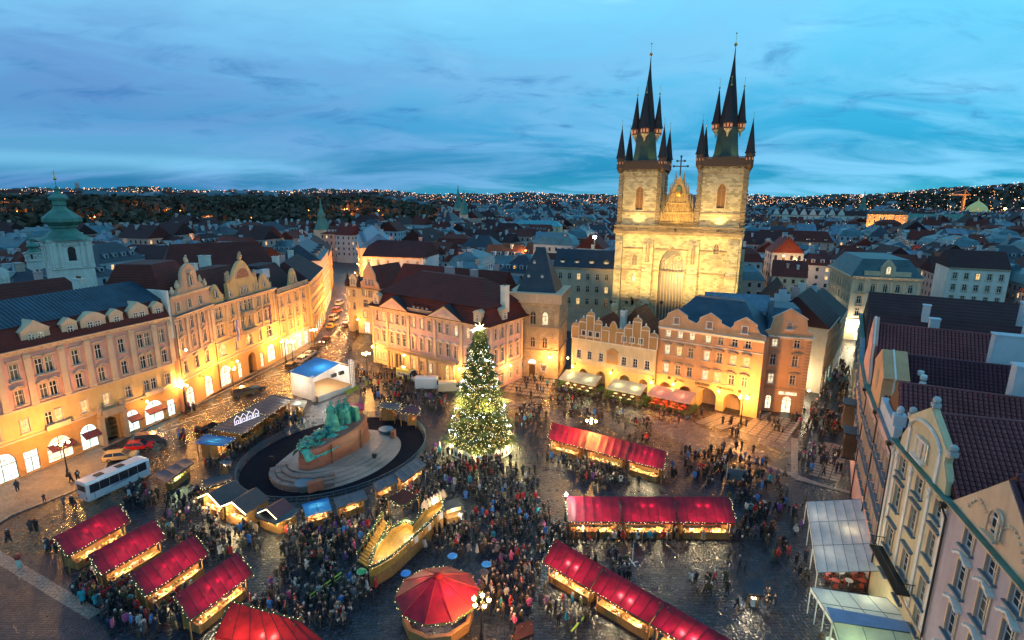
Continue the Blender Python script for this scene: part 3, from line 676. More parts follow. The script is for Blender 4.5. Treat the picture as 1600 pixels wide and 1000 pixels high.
def flag(h,u,z,cols,lb):
    f=thing('flag',lb,'flag',tuple((h.root.matrix_basis@Vector((u,-.3,z)))),h.ang)
    b=MB(); b.tube((0,0,0),(0,-2.2,1.0),.04); b.build('flag_pole',m_iron,f)
    b=MB(); n=len(cols)
    for i in range(n):
        for j in range(8):
            w=lambda t:.15*math.sin(t*1.5+i*.7)
            b.quad((-.5+i*.5+w(j),-2.0,.9-j*.6),(-.5+(i+1)*.5+w(j),-2.0+.1*i,.9-j*.6),(-.5+(i+1)*.5+w(j+1)-.1,-2.0+.1*i,.9-(j+1)*.6),(-.5+i*.5+w(j+1)-.1,-2.0,.9-(j+1)*.6),i)
    b.build('flag_cloth',cols,f)
flag(C,5.0,13.6,[fabm('flag_blue',(.10,.12,.35)),fabm('flag_white',(.6,.6,.6)),fabm('flag_red',(.6,.05,.04))],'long red, white and blue flag hanging from the ornate yellow house')
flag(C,17.2,14.6,[fabm('flag_violet',(.10,.04,.14)),fabm('flag_violet_dark',(.14,.05,.12))],'long dark purple flag hanging from the ornate yellow house')
C.hip(.5,22,3,14.6,18.4,6.4,5,4,t_red,'tiled_roof'); C.chimney(7,9,20,26.2,1.2,2.2,pl_white,3); C.chimney(15,12,20,27,1.2,2.4,pl_white,3)

D=House('town_house','yellow house with balustrade and small statue niche gable, right end of the left row',(-59.3,135.8),(-57.6,152.2),15,17)
r=[]
for u in (2.3,6.2,10.1,13.9): r+=[(u,1.1,13.4,2.3,'cross'),(u,1.1,10.2,2.4,'cross'),(u,1.1,6.6,2.2,'cross')]
sh=[(2.6,2.4,.2,3.6,'rect'),(6.3,2.4,.2,3.6,'rect'),(10.2,2.4,.2,3.6,'rect'),(14,2.2,.2,3.6,'rect')]
D.wall('front',0,16.8,pl_yellow,r+sh,[(5,pl_white)]); D.wall('left',0,16.8,pl_yellow); D.wall('right',0,16.8,pl_yellow); D.wall('back',0,16.8,pl_beige)
D.windows('front',r,m_frame,DK,pl_trim,pl_trim,'flat')
for q in sh: shopfront(D,'front',q[0],q[1],q[2],q[3],'x',g_shop)
D.pilaster('front',[.3,4.3,8.2,12,15.9],5.4,16,.6,pl_trim); D.course('front',5,.3,.3); D.cornice('front',17,pl_trim,.9,.8,.8,top=s_black)
b=MB(); b.box(0,16.3,-.6,-.35,17.95,18.15); b.box(0,16.3,-.6,-.35,17.06,17.25)
for k in range(46): b.box(.1+k*.355,.25+k*.355,-.55,-.4,17.25,17.95)
b.build('balustrade',pl_trim,D.root)
D.gable('front',[(7.2,17.06),(12.4,17.06),(11.6,18.8)]+arcp(8.5,11.1,20.5,1.5,8)+[(8.0,18.8)],pl_yellow,.8,.1,'niche_gable',pl_trim); D.windows('front',[(9.8,1.2,17.6,2.8,'arch')],m_frame,[g_dark],pl_trim,pl_trim,yoff=-.16)
D.hip(.4,16,2.4,14.6,16.8,6.4,3.5,4,t_dark,'tiled_roof'); b=MB(); b.cbox(4.5,6,19,3,3,3.4); b.build('attic_block',pl_blue,D.root)
D.chimney(14,7,18,24.5,1,1.6,pl_white,2)
# houses lining the lit street beyond the left row
def generic(name,label,p0,p1,depth,h,wallm,roofm,nw,floors,rise=5,ix=.1,z0=.0,hood=None,shop=None,frame=None,trim=None,pane=None,cat='building',sides=('front',),dorm=0,lit=.15,wz=1.9,w=1.05,chim=2,bands=(),gf=4.2,arch='cross',eaveproj=.5):
    H=House(name,label,p0,p1,depth,h,cat); trim=trim or pl_trim; fh=(h-gf-.6)/floors
    for sd in ('front','right','left','back'):
        L_=H.fr(sd)[2]; ops=[]; so=[]
        if sd in sides:
            n=nw if sd=='front' else max(2,int(L_/3.3))
            for k in range(floors):
                for u in xs(n,.4,L_-.4): ops.append((u,w,gf+k*fh+.75,wz,arch))
            if shop:
                for u in xs(max(2,int(L_/4.4)),.3,L_-.3): so.append((u,2.4,.3,3.1,'arch' if shop=='arch' else 'rect'))
        H.wall(sd,0,h,wallm,ops+so,bands)
        if sd in sides:
            H.windows(sd,ops,frame or m_frame,pane or ([g_dark]*5+[g_cur,g_lit]),trim,trim,hood)
            for q in so: shopfront(H,sd,q[0],q[1],q[2],q[3],'arch' if shop=='arch' else 'x',random.choice([g_shop,g_litw,g_shopc]) )
            H.course(sd,gf,.22,.18,trim); H.cornice(sd,h+.02,trim,eaveproj,.6,1.2)
    H.hip(-.25,H.W+.25,-.3,depth+.2,h+.03,rise,ix if ix>.2 else 0,depth/2,roofm,'roof')
    if ix<=.2: pass
    for k in range(dorm): H.dormer('front',H.W*(k+.5)/dorm,1.0,h+.5,1.6,1.5,2.6,trim,roofm,'gable',(.8,1.0),1)
    for k in range(chim): H.chimney(H.W*(k+.6)/max(1,chim),depth*.6,h+rise*.4,h+rise+1.3,.9,1.6,random.choice([pl_white,pl_blue,pl_rose]),2)
    return H
generic('corner_house','tall yellow corner house where the left row turns into the lit street',(-57.0,153.2),(-62.5,180),14,17.5,pl_yellow,t_dark,8,3,5,3,hood='tri',shop='rect',bands=[(4.2,pl_och)],lit=.2)
generic('street_house','tall pale grey house with dormers on the left side of the lit street',(-64.5,184),(-73,218),14,19.5,pl_white,s_slate,9,4,5,4,hood='flat',shop='rect',dorm=4)
generic('street_house','dark brown house further down the left side of the lit street',(-74,221),(-86,262),14,17,pl_och,t_maroon,10,3,5,0,shop='rect')
generic('street_house','long pale house with turret dormers on the right side of the lit street',(-84,300),(-64,232),16,19,pl_beige,s_zinc,16,4,5.5,4,hood='flat',shop='arch',dorm=6,chim=3)
generic('street_house','white house wall with two pairs of dark windows beyond the stepped gable house',(-62,228),(-36,222),18,16,pl_blue,t_dark,6,3,6,0,chim=2,gf=5)
# gothic arch house left of the palace
K=House('gable_house','pale yellow gabled house with pointed arch passage, left of the long palace',(-50.3,165.2),(-39.2,159.2),14,14)
r=[(.7,1,11,2.0,'cross'),(2.8,1,11,2.1,'cross'),(.7,1,7.2,2.0,'cross'),(2.8,1,7.2,2.0,'cross'),(6.5,.7,11.7,2,'cross'),(7.4,.7,11.7,2,'cross'),(9.1,.7,11.5,2,'cross'),(10.0,.7,11.5,2,'cross'),(7.3,1.6,8.4,2,'cross'),(6.8,1.4,5,2,'cross'),(10,1.2,8.4,2,'cross'),(10,1.2,5,2,'cross')]
gt=[(2.8,2.2,0,5.4,'gothicdeep'),(7.3,2.2,.3,3.4,'rect')]
K.wall('front',0,14,pl_cream,r+gt); K.wall('left',0,14,pl_cream); K.wall('right',0,14,pl_pinkg); K.wall('back',0,14,pl_cream)
K.windows('front',r,m_frame,DK+[g_lit],pl_trim,pl_trim); shopfront(K,'front',7.3,2.2,.3,3.4,'x',g_shop); K.cornice('front',14.1,pl_trimd,.5,.5,0)
K.gable('front',[(5,14.1),(12.6,14.1),(12.3,15.5),(11.4,16.4),(11.2,18.4),(9.1,21.6),(6.9,18.8),(6.8,16.4),(5.4,15.5)],pl_pinkg,.6,.02,'scrolled_gable',pl_trim)
K.windows('front',[(7.9,.8,15.1,1.8,'cross'),(9.2,.8,15.1,1.8,'cross'),(10.5,.8,15.1,1.8,'cross')],m_frame,[g_dark],pl_trim,None,yoff=-.24)
K.gable('front',[(1.2,14.1),(4.2,14.1),(4.0,17.0)]+arcp(1.4,4.0,17.0,.9,6),pl_cream,.6,.02,'attic_dormer',pl_trimd); K.windows('front',[(2.2,.7,14.7,1.7,'cross'),(3.2,.7,14.7,1.7,'cross')],m_frame,[g_dark],yoff=-.24)
b=MB(); b.xprism([(5.3,14),(12.4,14),(9,20.6)],.5,13.8); b.build('roof',t_red,K.root)
b=MB(); b.xprism([(-.3,14),(5.3,14),(4.4,16.2),(.5,16.2)],.5,13.8); b.build('mansard_roof',s_black,K.root)
for u,v,z in ((.2,.3,15.2),(4.9,.4,16.5)): 
    b=MB(); b.lathe([(.9,14.1),(1.0,15),(.7,15.9),(.3,16.6),(.35,17.1),(.02,18.2)],u,v,8); b.build('corner_onion',s_black,K.root)
# ================================================================ palace
P=House('palace','long pink rococo palace with two triangular pediments and a huge dark red hipped roof',(-34.8,133.6),(-4.9,111.8),12.3,14.8,'palace')
st_u=[2.0,4.2,7.0,9.2,11.3,14.6,17.3,19.8,23.1,25.4,27.8,31.3,33.6]
r=[(u,1.05,11.2,2.3,'cross') for u in st_u]+[(u,1.15,5.9,3.0,'cross') for u in st_u]
gl=[(2,1.1,1.1,1.9,'cross'),(4.2,1.1,1.1,1.9,'cross'),(14.3,1.1,1.0,2.3,'cross'),(17.0,1.1,1.0,2.3,'cross'),(19.7,1.1,1.0,2.3,'cross'),(31.3,1.1,1,2.2,'cross'),(33.6,1.1,1,2.2,'cross')]
pt=[(9.1,2.0,0,4.0,'arch'),(25.5,2.2,0,4.0,'arch')]
P.wall('front',0,14.6,pl_rose,r+gl+pt,[(4.9,pl_cream)])
rr=[(u,1.0,11.3,2.3,'cross') for u in (2.4,4.7,7.9,10.4)]+[(u,1.05,6.2,2.9,'cross') for u in (2.4,4.7,7.9,10.4)]+[(u,1.0,1.2,2.2,'cross') for u in (2.4,4.7,7.9,10.4)]
P.wall('right',0,14.6,pl_rose,rr,[(4.9,pl_rose)]); P.wall('left',0,14.6,pl_rose); P.wall('back',0,14.6,pl_rose)
P.windows('front',r[:13],m_frame,[g_cur,g_dark,g_cur,g_lit],pl_trim,pl_trim,'flat'); P.windows('front',r[13:],m_frame,[g_dark,g_cur],None,pl_trim,'wave',pl_trimw); P.windows('front',gl,m_frame,[g_lit,g_cur,g_litw],pl_trim,pl_trim)
P.windows('right',rr[:4]+rr[8:],m_frame,[g_dark,g_cur],pl_trim,pl_trim,'flat'); P.windows('right',rr[4:8],m_frame,[g_dark,g_cur],pl_trim,pl_trim,'wave')
ob('pane',win_pane(2.0,4.0,'arch',g_dark),P.root,P.pt('front',9.1,0,0)); ob('pane',win_pane(2.2,4.0,'arch',g_lit),P.root,P.pt('front',25.5,0,0))
P.pilaster('front',[.4,5.6,13.0,21.5,29.5,36.5],5.2,14.0,.7,pl_trim); P.pilaster('front',[.4,5.6],0,4.8,.7,pl_trim); P.pilaster('front',[12.9,15.7,18.4,21.3],0.0,4.7,.8,pl_trim)
P.pilaster('right',[.4,6.3,11.9],5.2,14,.6,pl_trim); P.course('right',4.9,.28,.25); P.course('front',4.95,.25,.2)
P.cornice('front',14.75,pl_trim,.7,.7,.8,ext=.2); P.cornice('right',14.74,pl_trim,.7,.7,.8)
for u0,u1 in ((5.8,28.9),):
    b=MB(); b.box(u0,u1,-1.6,-.21,4.7,4.95); b.box(u0,u1,-1.6,-1.45,5.65,5.8)
    for k in range(66):
        u=u0+.1+k*(u1-u0-.2)/65; b.box(u-.06,u+.06,-1.57,-1.48,4.95,5.65)
    b.build('balcony',pl_trimd,P.root)
for u in (6.6,7.8,10.4,11.6,22.9,24.1,26.9,28.1):
    b=MB(); b.lathe([(.34,0),(.3,.4),(.26,4.1),(.36,4.4),(.36,4.69)],u,-1.1,10); b.build('portal_column',pl_trimd,P.root,smooth=True)
for u0,u1 in ((3.7,13.3),(20.2,30.0)):
    b=MB(); m_=(u0+u1)/2; b.xprism([(u0-.2,14.8),(u1+.2,14.8),(m_,17.6)],-.75,3.2); b.build('pediment',pl_trim,P.root)
    b=MB(); b.xprism([(u0+.9,15.0),(u1-.9,15.0),(m_,17.0)],-.80,-.755); b.blob(m_,-.8,15.7,.6,.15,.6,1,8,5,.2); b.blob(m_-1.2,-.8,15.4,.9,.12,.3,1,8,5,.3); b.blob(m_+1.2,-.8,15.4,.9,.12,.3,1,8,5,.3); b.build('pediment_relief',[pl_rose,pl_trim],P.root)
    b=MB(); b.xprism([(u0-.3,15.0),(m_,17.9),(u1+.3,15.0),(u1+.3,14.85),(m_,17.62),(u0-.3,14.85)],-.9,3.6); b.build('pediment_roof',s_black,P.root)
# bell-cast roof: flaring foot, steep break, big hipped upper
b=MB(); W_,D_=P.W,P.D
def ring(ix,iy,z,x0=-.9,x1=None,y0=-.9,y1=None):
    x1=W_+.9; y1=D_+.9+6
    return [(x0+ix,y0+iy,z),(x1-ix,y0+iy,z),(x1-ix,y1-iy,z),(x0+ix,y1-iy,z)]
rg=[ring(0,0,14.75),ring(1.0,1.0,15.35),ring(1.9,1.9,16.6),ring(2.4,2.4,17.9),ring(2.1,2.1,18.05),ring(9.5,9.5,23.0)]
vs=[v for q in rg for v in q]; fs=[(j*4+i,j*4+(i+1)%4,j*4+4+(i+1)%4,j*4+4+i) for j in range(len(rg)-1) for i in range(4)]+[(3,2,1,0),tuple(range(len(vs)-4,len(vs)))]
b.add(vs,fs); b.build('hipped_roof',t_maroon,P.root)
for u in (1.8,34.0): P.dormer('front',u,-.1,14.9,2.0,2.4,3,pl_trim,pl_trim,'seg',(.9,1.5),1)
P.dormer('right',5.6,-.1,14.9,1.8,2.4,3,pl_trim,pl_trim,'seg',(.9,1.5),1)
for u in (14.4,15.8,17.2,18.6): P.dormer('front',u,.5,15.2,1.0,1.1,2,woodd,t_maroon,'gable',(.6,.7),1)
for u in (10,17,25): P.dormer('front',u,4.2,19.2,1.4,.7,2.4,woodd,t_maroon,'shed',(.8,.45),1)
P.chimney(13,14.5,18,23.6,2.2,1.4,pl_rose,0); P.chimney(21,14.5,18,23.6,1.4,1.4,pl_rose,0); P.chimney(36.0,7,16.5,22.2,1.3,1.5,pl_white,2)
b=MB(); b.box(12.9,21.7,-.35,-.2,15.7,15.8)
for k in range(24): b.box(13+k*.37,13.1+k*.37,-.34,-.21,15.0,15.7)
b.build('attic_railing',pl_trim,P.root)
# ---------------------------------------------------------------- gothic tower house
T=House('tower_house','square gothic stone tower house with steep dark pyramid roof, between palace and stepped gable house',(-.4,124.0),(10.6,121.1),12,18)
g1=[(2.5,1.35,12.6,3.2,'gothic'),(5.35,1.35,12.6,3.2,'gothic'),(8.2,1.35,12.6,3.2,'gothic')]; g2=[(2.5,1.15,7.2,2.6,'gothic'),(5.35,1.15,7.2,2.6,'gothic'),(8.2,1.15,7.2,2.6,'gothic')]
T.wall('front',0,18,st_bell,g1+g2+[(5.3,1.5,0,3.0,'rect')]); rs=[(7.8,1.1,12.6,2.4,'gothic'),(6.3,1.1,7.4,2.4,'gothic'),(6.1,.9,2,1.8,'cross'),(1.8,.6,1.8,1.7,'cross')]
T.wall('right',0,18,st_bell,rs); T.wall('left',0,18,st_bell); T.wall('back',0,18,st_bell)
T.windows('front',g1[:2],pl_trim,[g_dark,g_lit],None,pl_trimd); T.windows('front',g1[2:],pl_trim,[g_litw],None,pl_trimd); T.windows('front',g2,pl_trim,[g_dark],None,pl_trimd); T.windows('right',rs,pl_trim,[g_dark],None,pl_trimd)
o=MB()
for z0 in (12.4,7.0):
    for u in (.9,3.95,6.75,9.9): o.box(u-.35,u+.35,-.16,-.002,z0,z0+.3); o.xprism([(u-.35,z0+2.6),(u+.35,z0+2.6),(u,z0+3.9)],-.2,-.003); o.box(u-.3,u-.2,-.12,-.001,z0+.3,z0+2.6); o.box(u+.2,u+.3,-.12,-.001,z0+.3,z0+2.6)
o.build('blind_tracery',pl_trimd,T.root)
for z in (11.9,6.5): T.course('front',z,.3,.22,pl_trimd,ext=.2); T.course('right',z,.3,.22,pl_trimd)
b=MB(); b.box(4.5,6.1,.3,.34,0,3.0); b.build('door',woodd,T.root)
b=MB(); p_=[(5.3+.95*math.cos(math.pi*i/8),3.35+.95*math.sin(math.pi*i/8)) for i in range(9)]; b.xprism(p_,-.12,-.01); b.build('door_fanlight',g_shopc,T.root)
for u in (2.45,8.1): 
    b=MB(); b.box(u-.95,u+.95,-.08,-.01,1.4,3.6); b.build('poster_panel',plain('poster_grey',(.3,.27,.3),.6),T.root)
    b=MB(); b.box(u-.35,u+.35,-.10,-.082,1.8,3.0); b.box(u-.6,u-.4,-.1,-.082,2.4,3.2); b.box(u+.4,u+.6,-.1,-.082,2.4,3.2); b.build('poster_print',plain('poster_dark',(.06,.05,.06),.6),T.root)
b=MB(); b.box(-.5,T.W+.5,-.5,T.D+.5,17.7,19.7); b.box(-.65,T.W+.65,-.65,T.D+.65,19.7,19.9)
b.build('crown_parapet',pl_trim,T.root)
b=MB()
for k in range(38):
    u=-.4+k*.32; b.box(u,u+.06,-.53,-.501,17.8,19.65)
for k in range(42):
    u=-.4+k*.31; b.box(T.W+.501,T.W+.53,u,u+.06,17.8,19.65)
b.build('parapet_boards',pl_trimd,T.root,kind='stuff')
T.hip(1.0,T.W-1.0,1.0,T.D-1.0,19.5,10.2,3.7,4.9,s_slate,'pyramid_roof')
for u,z in ((4.6,26.0),(3.6,23),(6.8,23)): T.dormer('front',u,1.0+(z-19.5)*.48,z,.8,.6,.8,s_zinc,s_zinc,'gable',(.45,.4),1)
# ---------------------------------------------------------------- renaissance gable house
Q=House('gable_house','cream renaissance house with two scalloped gables and arcade, right of the stone tower house',(13.5,119.5),(29.8,109.3),13,10.5)
wu=[1.8,4.4,7.1,12.4,14.9,17.5]; r=[(u,1.0,5.95,1.9,'six') for u in wu]; ar=[(3.1,2.1,0,3.6,'archdeep'),(7.3,2.2,0,3.7,'archdeep'),(12.8,2.4,0,3.9,'archdeep'),(16.9,2.0,0,3.7,'archdeep')]
Q.wall('front',0,10.5,pl_cream,r+ar,[(4.9,pl_yellow)]); Q.wall('left',0,10.5,pl_cream); Q.wall('right',0,10.5,pl_cream); Q.wall('back',0,10.5,pl_cream)
Q.windows('front',r,m_frame,[g_dark],pl_trimw,pl_trimw); Q.course('front',10.3,.22,.15,pl_trimw,ext=.1); Q.course('front',4.85,.12,.08,pl_cream)
def scallop(x0,x1,z0):
    # stepped rows of half-round crests rising to the middle
    n=5; w=(x1-x0)/n; hs=[13.2,14.4,16.0,14.4,13.2]; pts=[(x0,z0),(x1,z0)]
    for k in range(n-1,-1,-1):
        a=x0+k*w; c=a+w; pts+= [(c-w/2+w/2*math.cos(t*math.pi/6),hs[k]+w*.42*math.sin(t*math.pi/6)) for t in range(0,7)]
    return pts
for x0,x1 in ((-.1,8.8),(10.4,19.4)):
    Q.gable('front',scallop(x0,x1,10.52),pl_och,.5,.02,'scalloped_gable')
    w=(x1-x0)/5; o=MB(); hs=[13.2,14.4,16.0,14.4,13.2]
    for k in range(6): o.box(x0+k*w-.08,x0+k*w+.08,-.12,.016,10.6,max(hs[max(0,k-1)],hs[min(4,k)]) if 0<k<5 else 13.2)
    for k in range(5):
        o.box(x0+k*w+.08,x0+(k+1)*w-.08,-.1,.014,hs[k]-.14,hs[k]); c=x0+k*w+w/2
        for t in range(6): o.tube((c+w/2*math.cos(t*math.pi/6),.2,hs[k]+w*.42*math.sin(t*math.pi/6)),(c+w/2*math.cos((t+1)*math.pi/6),.2,hs[k]+w*.42*math.sin((t+1)*math.pi/6)),.12,n=4)
        o.blob(c,.25,hs[k]+w*.42+.35,.2,.2,.32)
    o.build('gable_trim',pl_trimw,Q.root)
Q.gable('front',[(8.7,10.52),(10.5,10.52),(10.5,13.6)]+arcp(8.9,10.3,14.4,.9,6)+[(8.7,13.6)],pl_och,.5,.03,'scalloped_gable',pl_trimw,.1)
Q.windows('front',[(u,.8,11.4,1.1,'cross') for u in (2.9,4.5,6.2,12.3,14.1,16.0)],m_framed,[g_dark],pl_trimw,pl_trimw,yoff=-.22)
b=MB(); b.box(8.5,11.0,-.12,-.01,5.9,8.6); b.xprism([(8.3,8.6),(11.2,8.6),(9.75,9.5)],-.2,-.012); b.build('relief_panel',pl_och,Q.root)
b=MB(); b.lathe([(.8,0),(.85,.1)],0,0,14); o_=b.build('relief_medallion',pl_trimd,Q.root,(9.75,-.13,7.3)); o_.rotation_euler=(math.pi/2,0,0)
for x0,x1 in ((.2,8.9),(10.4,19.2)):
    b=MB(); b.xprism([(x0,10.4),(x1,10.4),((x0+x1)/2,14.6)],.5,13); b.build('roof',t_red,Q.root)
Q.chimney(9.6,6,11,16.5,1.2,1.2,pl_white,2); Q.chimney(18.8,4,11,15.6,.8,.8,pl_white,1)
b=MB(); b.add([(0,0,0),(5.5,0,0),(5.5,8,0),(0,8,0),(2.7,0,3.6),(2.7,8,3.6)],[(0,1,4),(1,2,5,4),(2,3,5),(3,0,4,5),(3,2,1,0)]); b.build('rear_roof',t_or,Q.root,(9,7,13.5))
# ---------------------------------------------------------------- orange classicist houses
V=House('town_house','orange house with three small gables, dark blue roof and lettering over its arcade',(30.3,110.2),(47.0,98.8),14,15.4)
wu=[2.05,4.5,6.85,10.0,12.4,15.0,17.4]; r4=[(u,1.0,13.45,1.45,'cross') for u in wu]; r3=[(u,1.05,9.75,2.0,'cross') for u in wu]; r2=[(u,1.05,5.75,2.0,'cross') for u in wu]
ar=[(2.2,2.5,0,3.7,'archdeep'),(6.3,2.5,0,3.7,'archdeep'),(10.9,3.2,0,4.1,'archdeep'),(15.6,3.2,0,4.0,'archdeep')]
V.wall('front',0,15.4,pl_orange,r4+r3+r2+ar,[(5.3,pl_yellow)]); V.wall('left',0,15.4,pl_orange); V.wall('right',0,15.4,pl_orange); V.wall('back',0,15.4,pl_orange)
WM=[g_litw,g_cur,g_lit]
V.windows('front',r4,m_frame,[g_dark,g_cur,g_litw],pl_trim,pl_trim); V.windows('front',r3,m_frame,WM,pl_trim,pl_trim,'seg',pl_trimd); V.windows('front',r2,m_frame,WM,pl_trim,pl_trim,'seg',pl_trimd)
V.course('front',5.3,.18,.14,pl_trimd); V.cornice('front',15.5,pl_trimw,.6,.6,0); V.course('front',12.7,.2,.12,pl_trimw)
pts=[(-.1,15.5),(20.3,15.5),(20.3,16.3),(19.3,16.5),(18.7,17.5)]
for c in (16.6,10.1,3.6): pts+=[(c+2,17.6),(c+2,18.2),(c,19.4),(c-2,18.2),(c-2,17.6),(c-2.6,16.9)]
pts+=[(.2,16.5),(-.1,16.3)]
V.gable('front',pts,pl_orange,.5,.0,'attic_wall',pl_trimw,.12); V.windows('front',[(c,1.0,16.4,1.3,'plain') for c in (3.6,10.1,16.6)],pl_trimw,[plain('blind_window',(.35,.18,.12),.7)],pl_trimw,pl_trimw,yoff=-.22)
V.hip(.2,V.W-.2,.6,13.6,15.5,5.8,5,5.5,s_blue,'metal_roof')
ltm=plain('letter_dark',(.05,.03,.02),.5)
text(V.root,'DALI',.8,(5.2,-.1,4.45),(math.pi/2,0,0),ltm,'exhibition_lettering'); text(V.root,'SAUDEK',.8,(9.7,-.1,4.5),(math.pi/2,0,0),ltm,'exhibition_lettering'); text(V.root,'EXHIBITION',.38,(9.8,-.1,4.02),(math.pi/2,0,0),ltm,'exhibition_lettering'); text(V.root,'WARHOL',.8,(14.1,-.1,4.5),(math.pi/2,0,0),ltm,'exhibition_lettering')
for u in (2.9,16.8):
    b=MB(); b.box(u-.3,u+.3,-.1,-.01,4.5,5.1); b.build('emblem',ltm,V.root); 
X=House('town_house','orange corner house with one pedimented gable and lit doorway beside the lettered house',(49.0,103.2),(56.9,100.9),16,15.4)
r=[(u,1.0,z,h,'cross') for u in (1.9,5.8) for z,h in ((13.3,1.5),(9.6,2.1),(5.8,2.0))]; gf_=[(1.9,1.1,.5,2.8,'arch'),(5.2,1.7,0,3.4,'arch')]
X.wall('front',0,15.4,pl_orange,r+gf_); sd=[(u,1.0,z,1.9,'cross') for u in xs(5,.6,15.5) for z in (12.8,9.3,5.8)]; sf=[(u,1.8,.3,2.8,'arch') for u in xs(4,.6,15.5)]
X.wall('right',0,15.4,pl_orange,sd+sf); X.wall('left',0,15.4,pl_orange); X.wall('back',0,15.4,pl_orange)
X.windows('front',r,m_frame,[g_cur,g_dark,g_litw],pl_trim,pl_trim,'seg',pl_trimd); X.windows('right',sd,m_frame,[g_dark,g_cur],pl_trim,pl_trim,'flat')
for q in gf_: shopfront(X,'front',q[0],q[1],q[2],q[3],'arch',g_shop)
for q in sf: shopfront(X,'right',q[0],q[1],q[2],q[3],'arch',g_shop)
b=MB(); b.box(3.6,6.8,-.12,-.01,3.75,4.35); b.build('shop_sign',g_litw,X.root)
X.quoins('front',8.25,0,15,pl_trimd,-1); X.quoins('right',0,0,15,pl_trimd,1); X.course('front',4.9,.2,.14,pl_trimd); X.course('right',4.9,.2,.14,pl_trimd); X.cornice('front',15.5,pl_trimw,.6,.6,0); X.cornice('right',15.49,pl_trimw,.6,.6,0)
X.gable('front',[(-.1,15.5),(8.3,15.5),(8.3,16.2),(7.3,16.8),(6.9,19),(7.2,19),(4.1,20.9),(1.0,19),(1.3,19),(.9,16.8),(-.1,16.2)],pl_orange,.5,0,'gable',pl_trimw,.12); X.windows('front',[(4.1,1.0,16.9,1.4,'plain')],pl_trimw,[plain('blind_window2',(.35,.2,.14),.7)],pl_trimw,None,yoff=-.22)
X.hip(.2,8,.6,15.6,15.5,4.6,1.5,4,s_blue,'metal_roof'); X.chimney(1.2,4,17,21.5,.8,.8,s_zinc,0); 
b=MB(); b.add([(-11,8,18.5),(2,8,18.5),(2,12,21.3),(-11,12,21.3),(-11,16,18.5),(2,16,18.5)],[(0,1,2,3),(3,2,5,4),(1,5,2),(0,3,4)]); b.build('rear_metal_roof',s_zinc,X.root)
b=MB(); b.box(-11,2,8.2,15.8,12,18.5); b.build('rear_wall',pl_blue,X.root)
generic('street_house','dark timbered house on the left side of the right hand street',(66.6,112.6),(75.5,124.4),13,14.5,pl_beige,t_dark,6,3,6,0,shop='rect',sides=('front',),pane=[g_dark,g_dark,g_cur],chim=2,bands=[])
generic('street_house','narrow white house further up the right hand street',(76,125),(86.5,139.5),12,13,pl_white,s_black,6,3,5,0,shop='rect',chim=1)
b=House('stepped_gable_house','brown roofed house with a stepped pale gable behind the orange houses',(55,121),(64,117.5),18,16); b.wall('front',0,16,pl_blue); b.wall('left',0,16,pl_blue); b.wall('right',0,16,pl_blue); b.wall('back',0,16,pl_blue)
sp=[(0,16),(b.W,16)]
for k in range(6): sp+= [(b.W-k*.8,16.6+k*1.0),(b.W-(k+1)*.8,16.6+k*1.0)]
sp+=[(b.W/2,22.4)]
for k in range(5,-1,-1): sp+= [((k+1)*.8,16.6+k*1.0),(k*.8,16.6+k*1.0)]
b.gable('front',sp,pl_blue,.5,0,'stepped_gable'); q=MB(); q.xprism([(-.2,15.9),(b.W+.2,15.9),(b.W/2,22)],.5,18.3); q.build('roof',t_dark,b.root)
# rounded corner block in the street beyond
Z=House('corner_block','large cream stone block with dark teal roof and chamfered corner, beyond the right hand street',(98.9,159.0),(115.6,153.8),26,19,'building')
def blockside(H,side,n,u0,u1,shop=True):
    w_=[]; 
    for z,hh in ((14.6,2.4),(11.0,2.2),(7.4,2.2)): w_+=[(u,1.1,z,hh,'arch' if z>14 else 'cross') for u in xs(n,u0,u1)]
    return w_
wf=blockside(Z,'front',5,1,16.5); Z.wall('front',0,19,pl_beige,wf+[(4.2,3,0,4.6,'rect'),(9,2,.4,3.4,'rect'),(13,2,.4,3.4,'rect')],[(6,pl_cream)]); Z.windows('front',wf,m_frame,[g_dark,g_cur],pl_trim,pl_trim,'flat'); shopfront(Z,'front',4.2,3,0,4.6,'x',g_shop)
wl=blockside(Z,'left',8,.5,25.5); Z.wall('left',0,19,pl_beige,wl,[(6,pl_cream)]); Z.windows('left',wl,m_frame,[g_dark,g_cur],pl_trim,pl_trim)
wr=blockside(Z,'right',8,.5,25.5); Z.wall('right',0,19,pl_beige,wr,[(6,pl_cream)]); Z.windows('right',wr,m_frame,[g_dark,g_cur],pl_trim,pl_trim); Z.wall('back',0,19,pl_beige)
for sd_ in ('front','left','right'): Z.course(sd_,6,.3,.25); Z.course(sd_,13.9,.2,.15); Z.cornice(sd_,19.05,pl_trim,1.0,.9,1.2)
Z.pilaster('front',[.4,3.6,6.8,10.2,13.4,17],6.4,18,.5,pl_trim,.15)
Z.hip(-.3,Z.W+.3,-.3,26.3,19.06,4.8,3.2,3.2,s_pat if False else seammat('dark_teal_roof',(.05,.10,.11),.5,.2),'mansard_roof')
b=MB(); b.box(3,14.6,-.1,1.0,19.1,20.6); b.build('attic_parapet',pl_trim,Z.root)
Z.gable('front',[(7,19.1),(10.6,19.1),(10.6,22)]+arcp(7.4,10.2,22.4,1.6,8)+[(7,22)],pl_trim,.8,-.2,'attic_gable'); Z.windows('front',[(8.8,1.2,19.9,2.2,'arch')],m_frame,[g_litw],pl_trim,pl_trim,yoff=-.45)
for u in (3.6,4.9,12.4,13.6): Z.dormer('front',u,1.6,20.9,.9,.8,1,s_zinc,s_zinc,'shed',(.6,.6),1,g_litw)
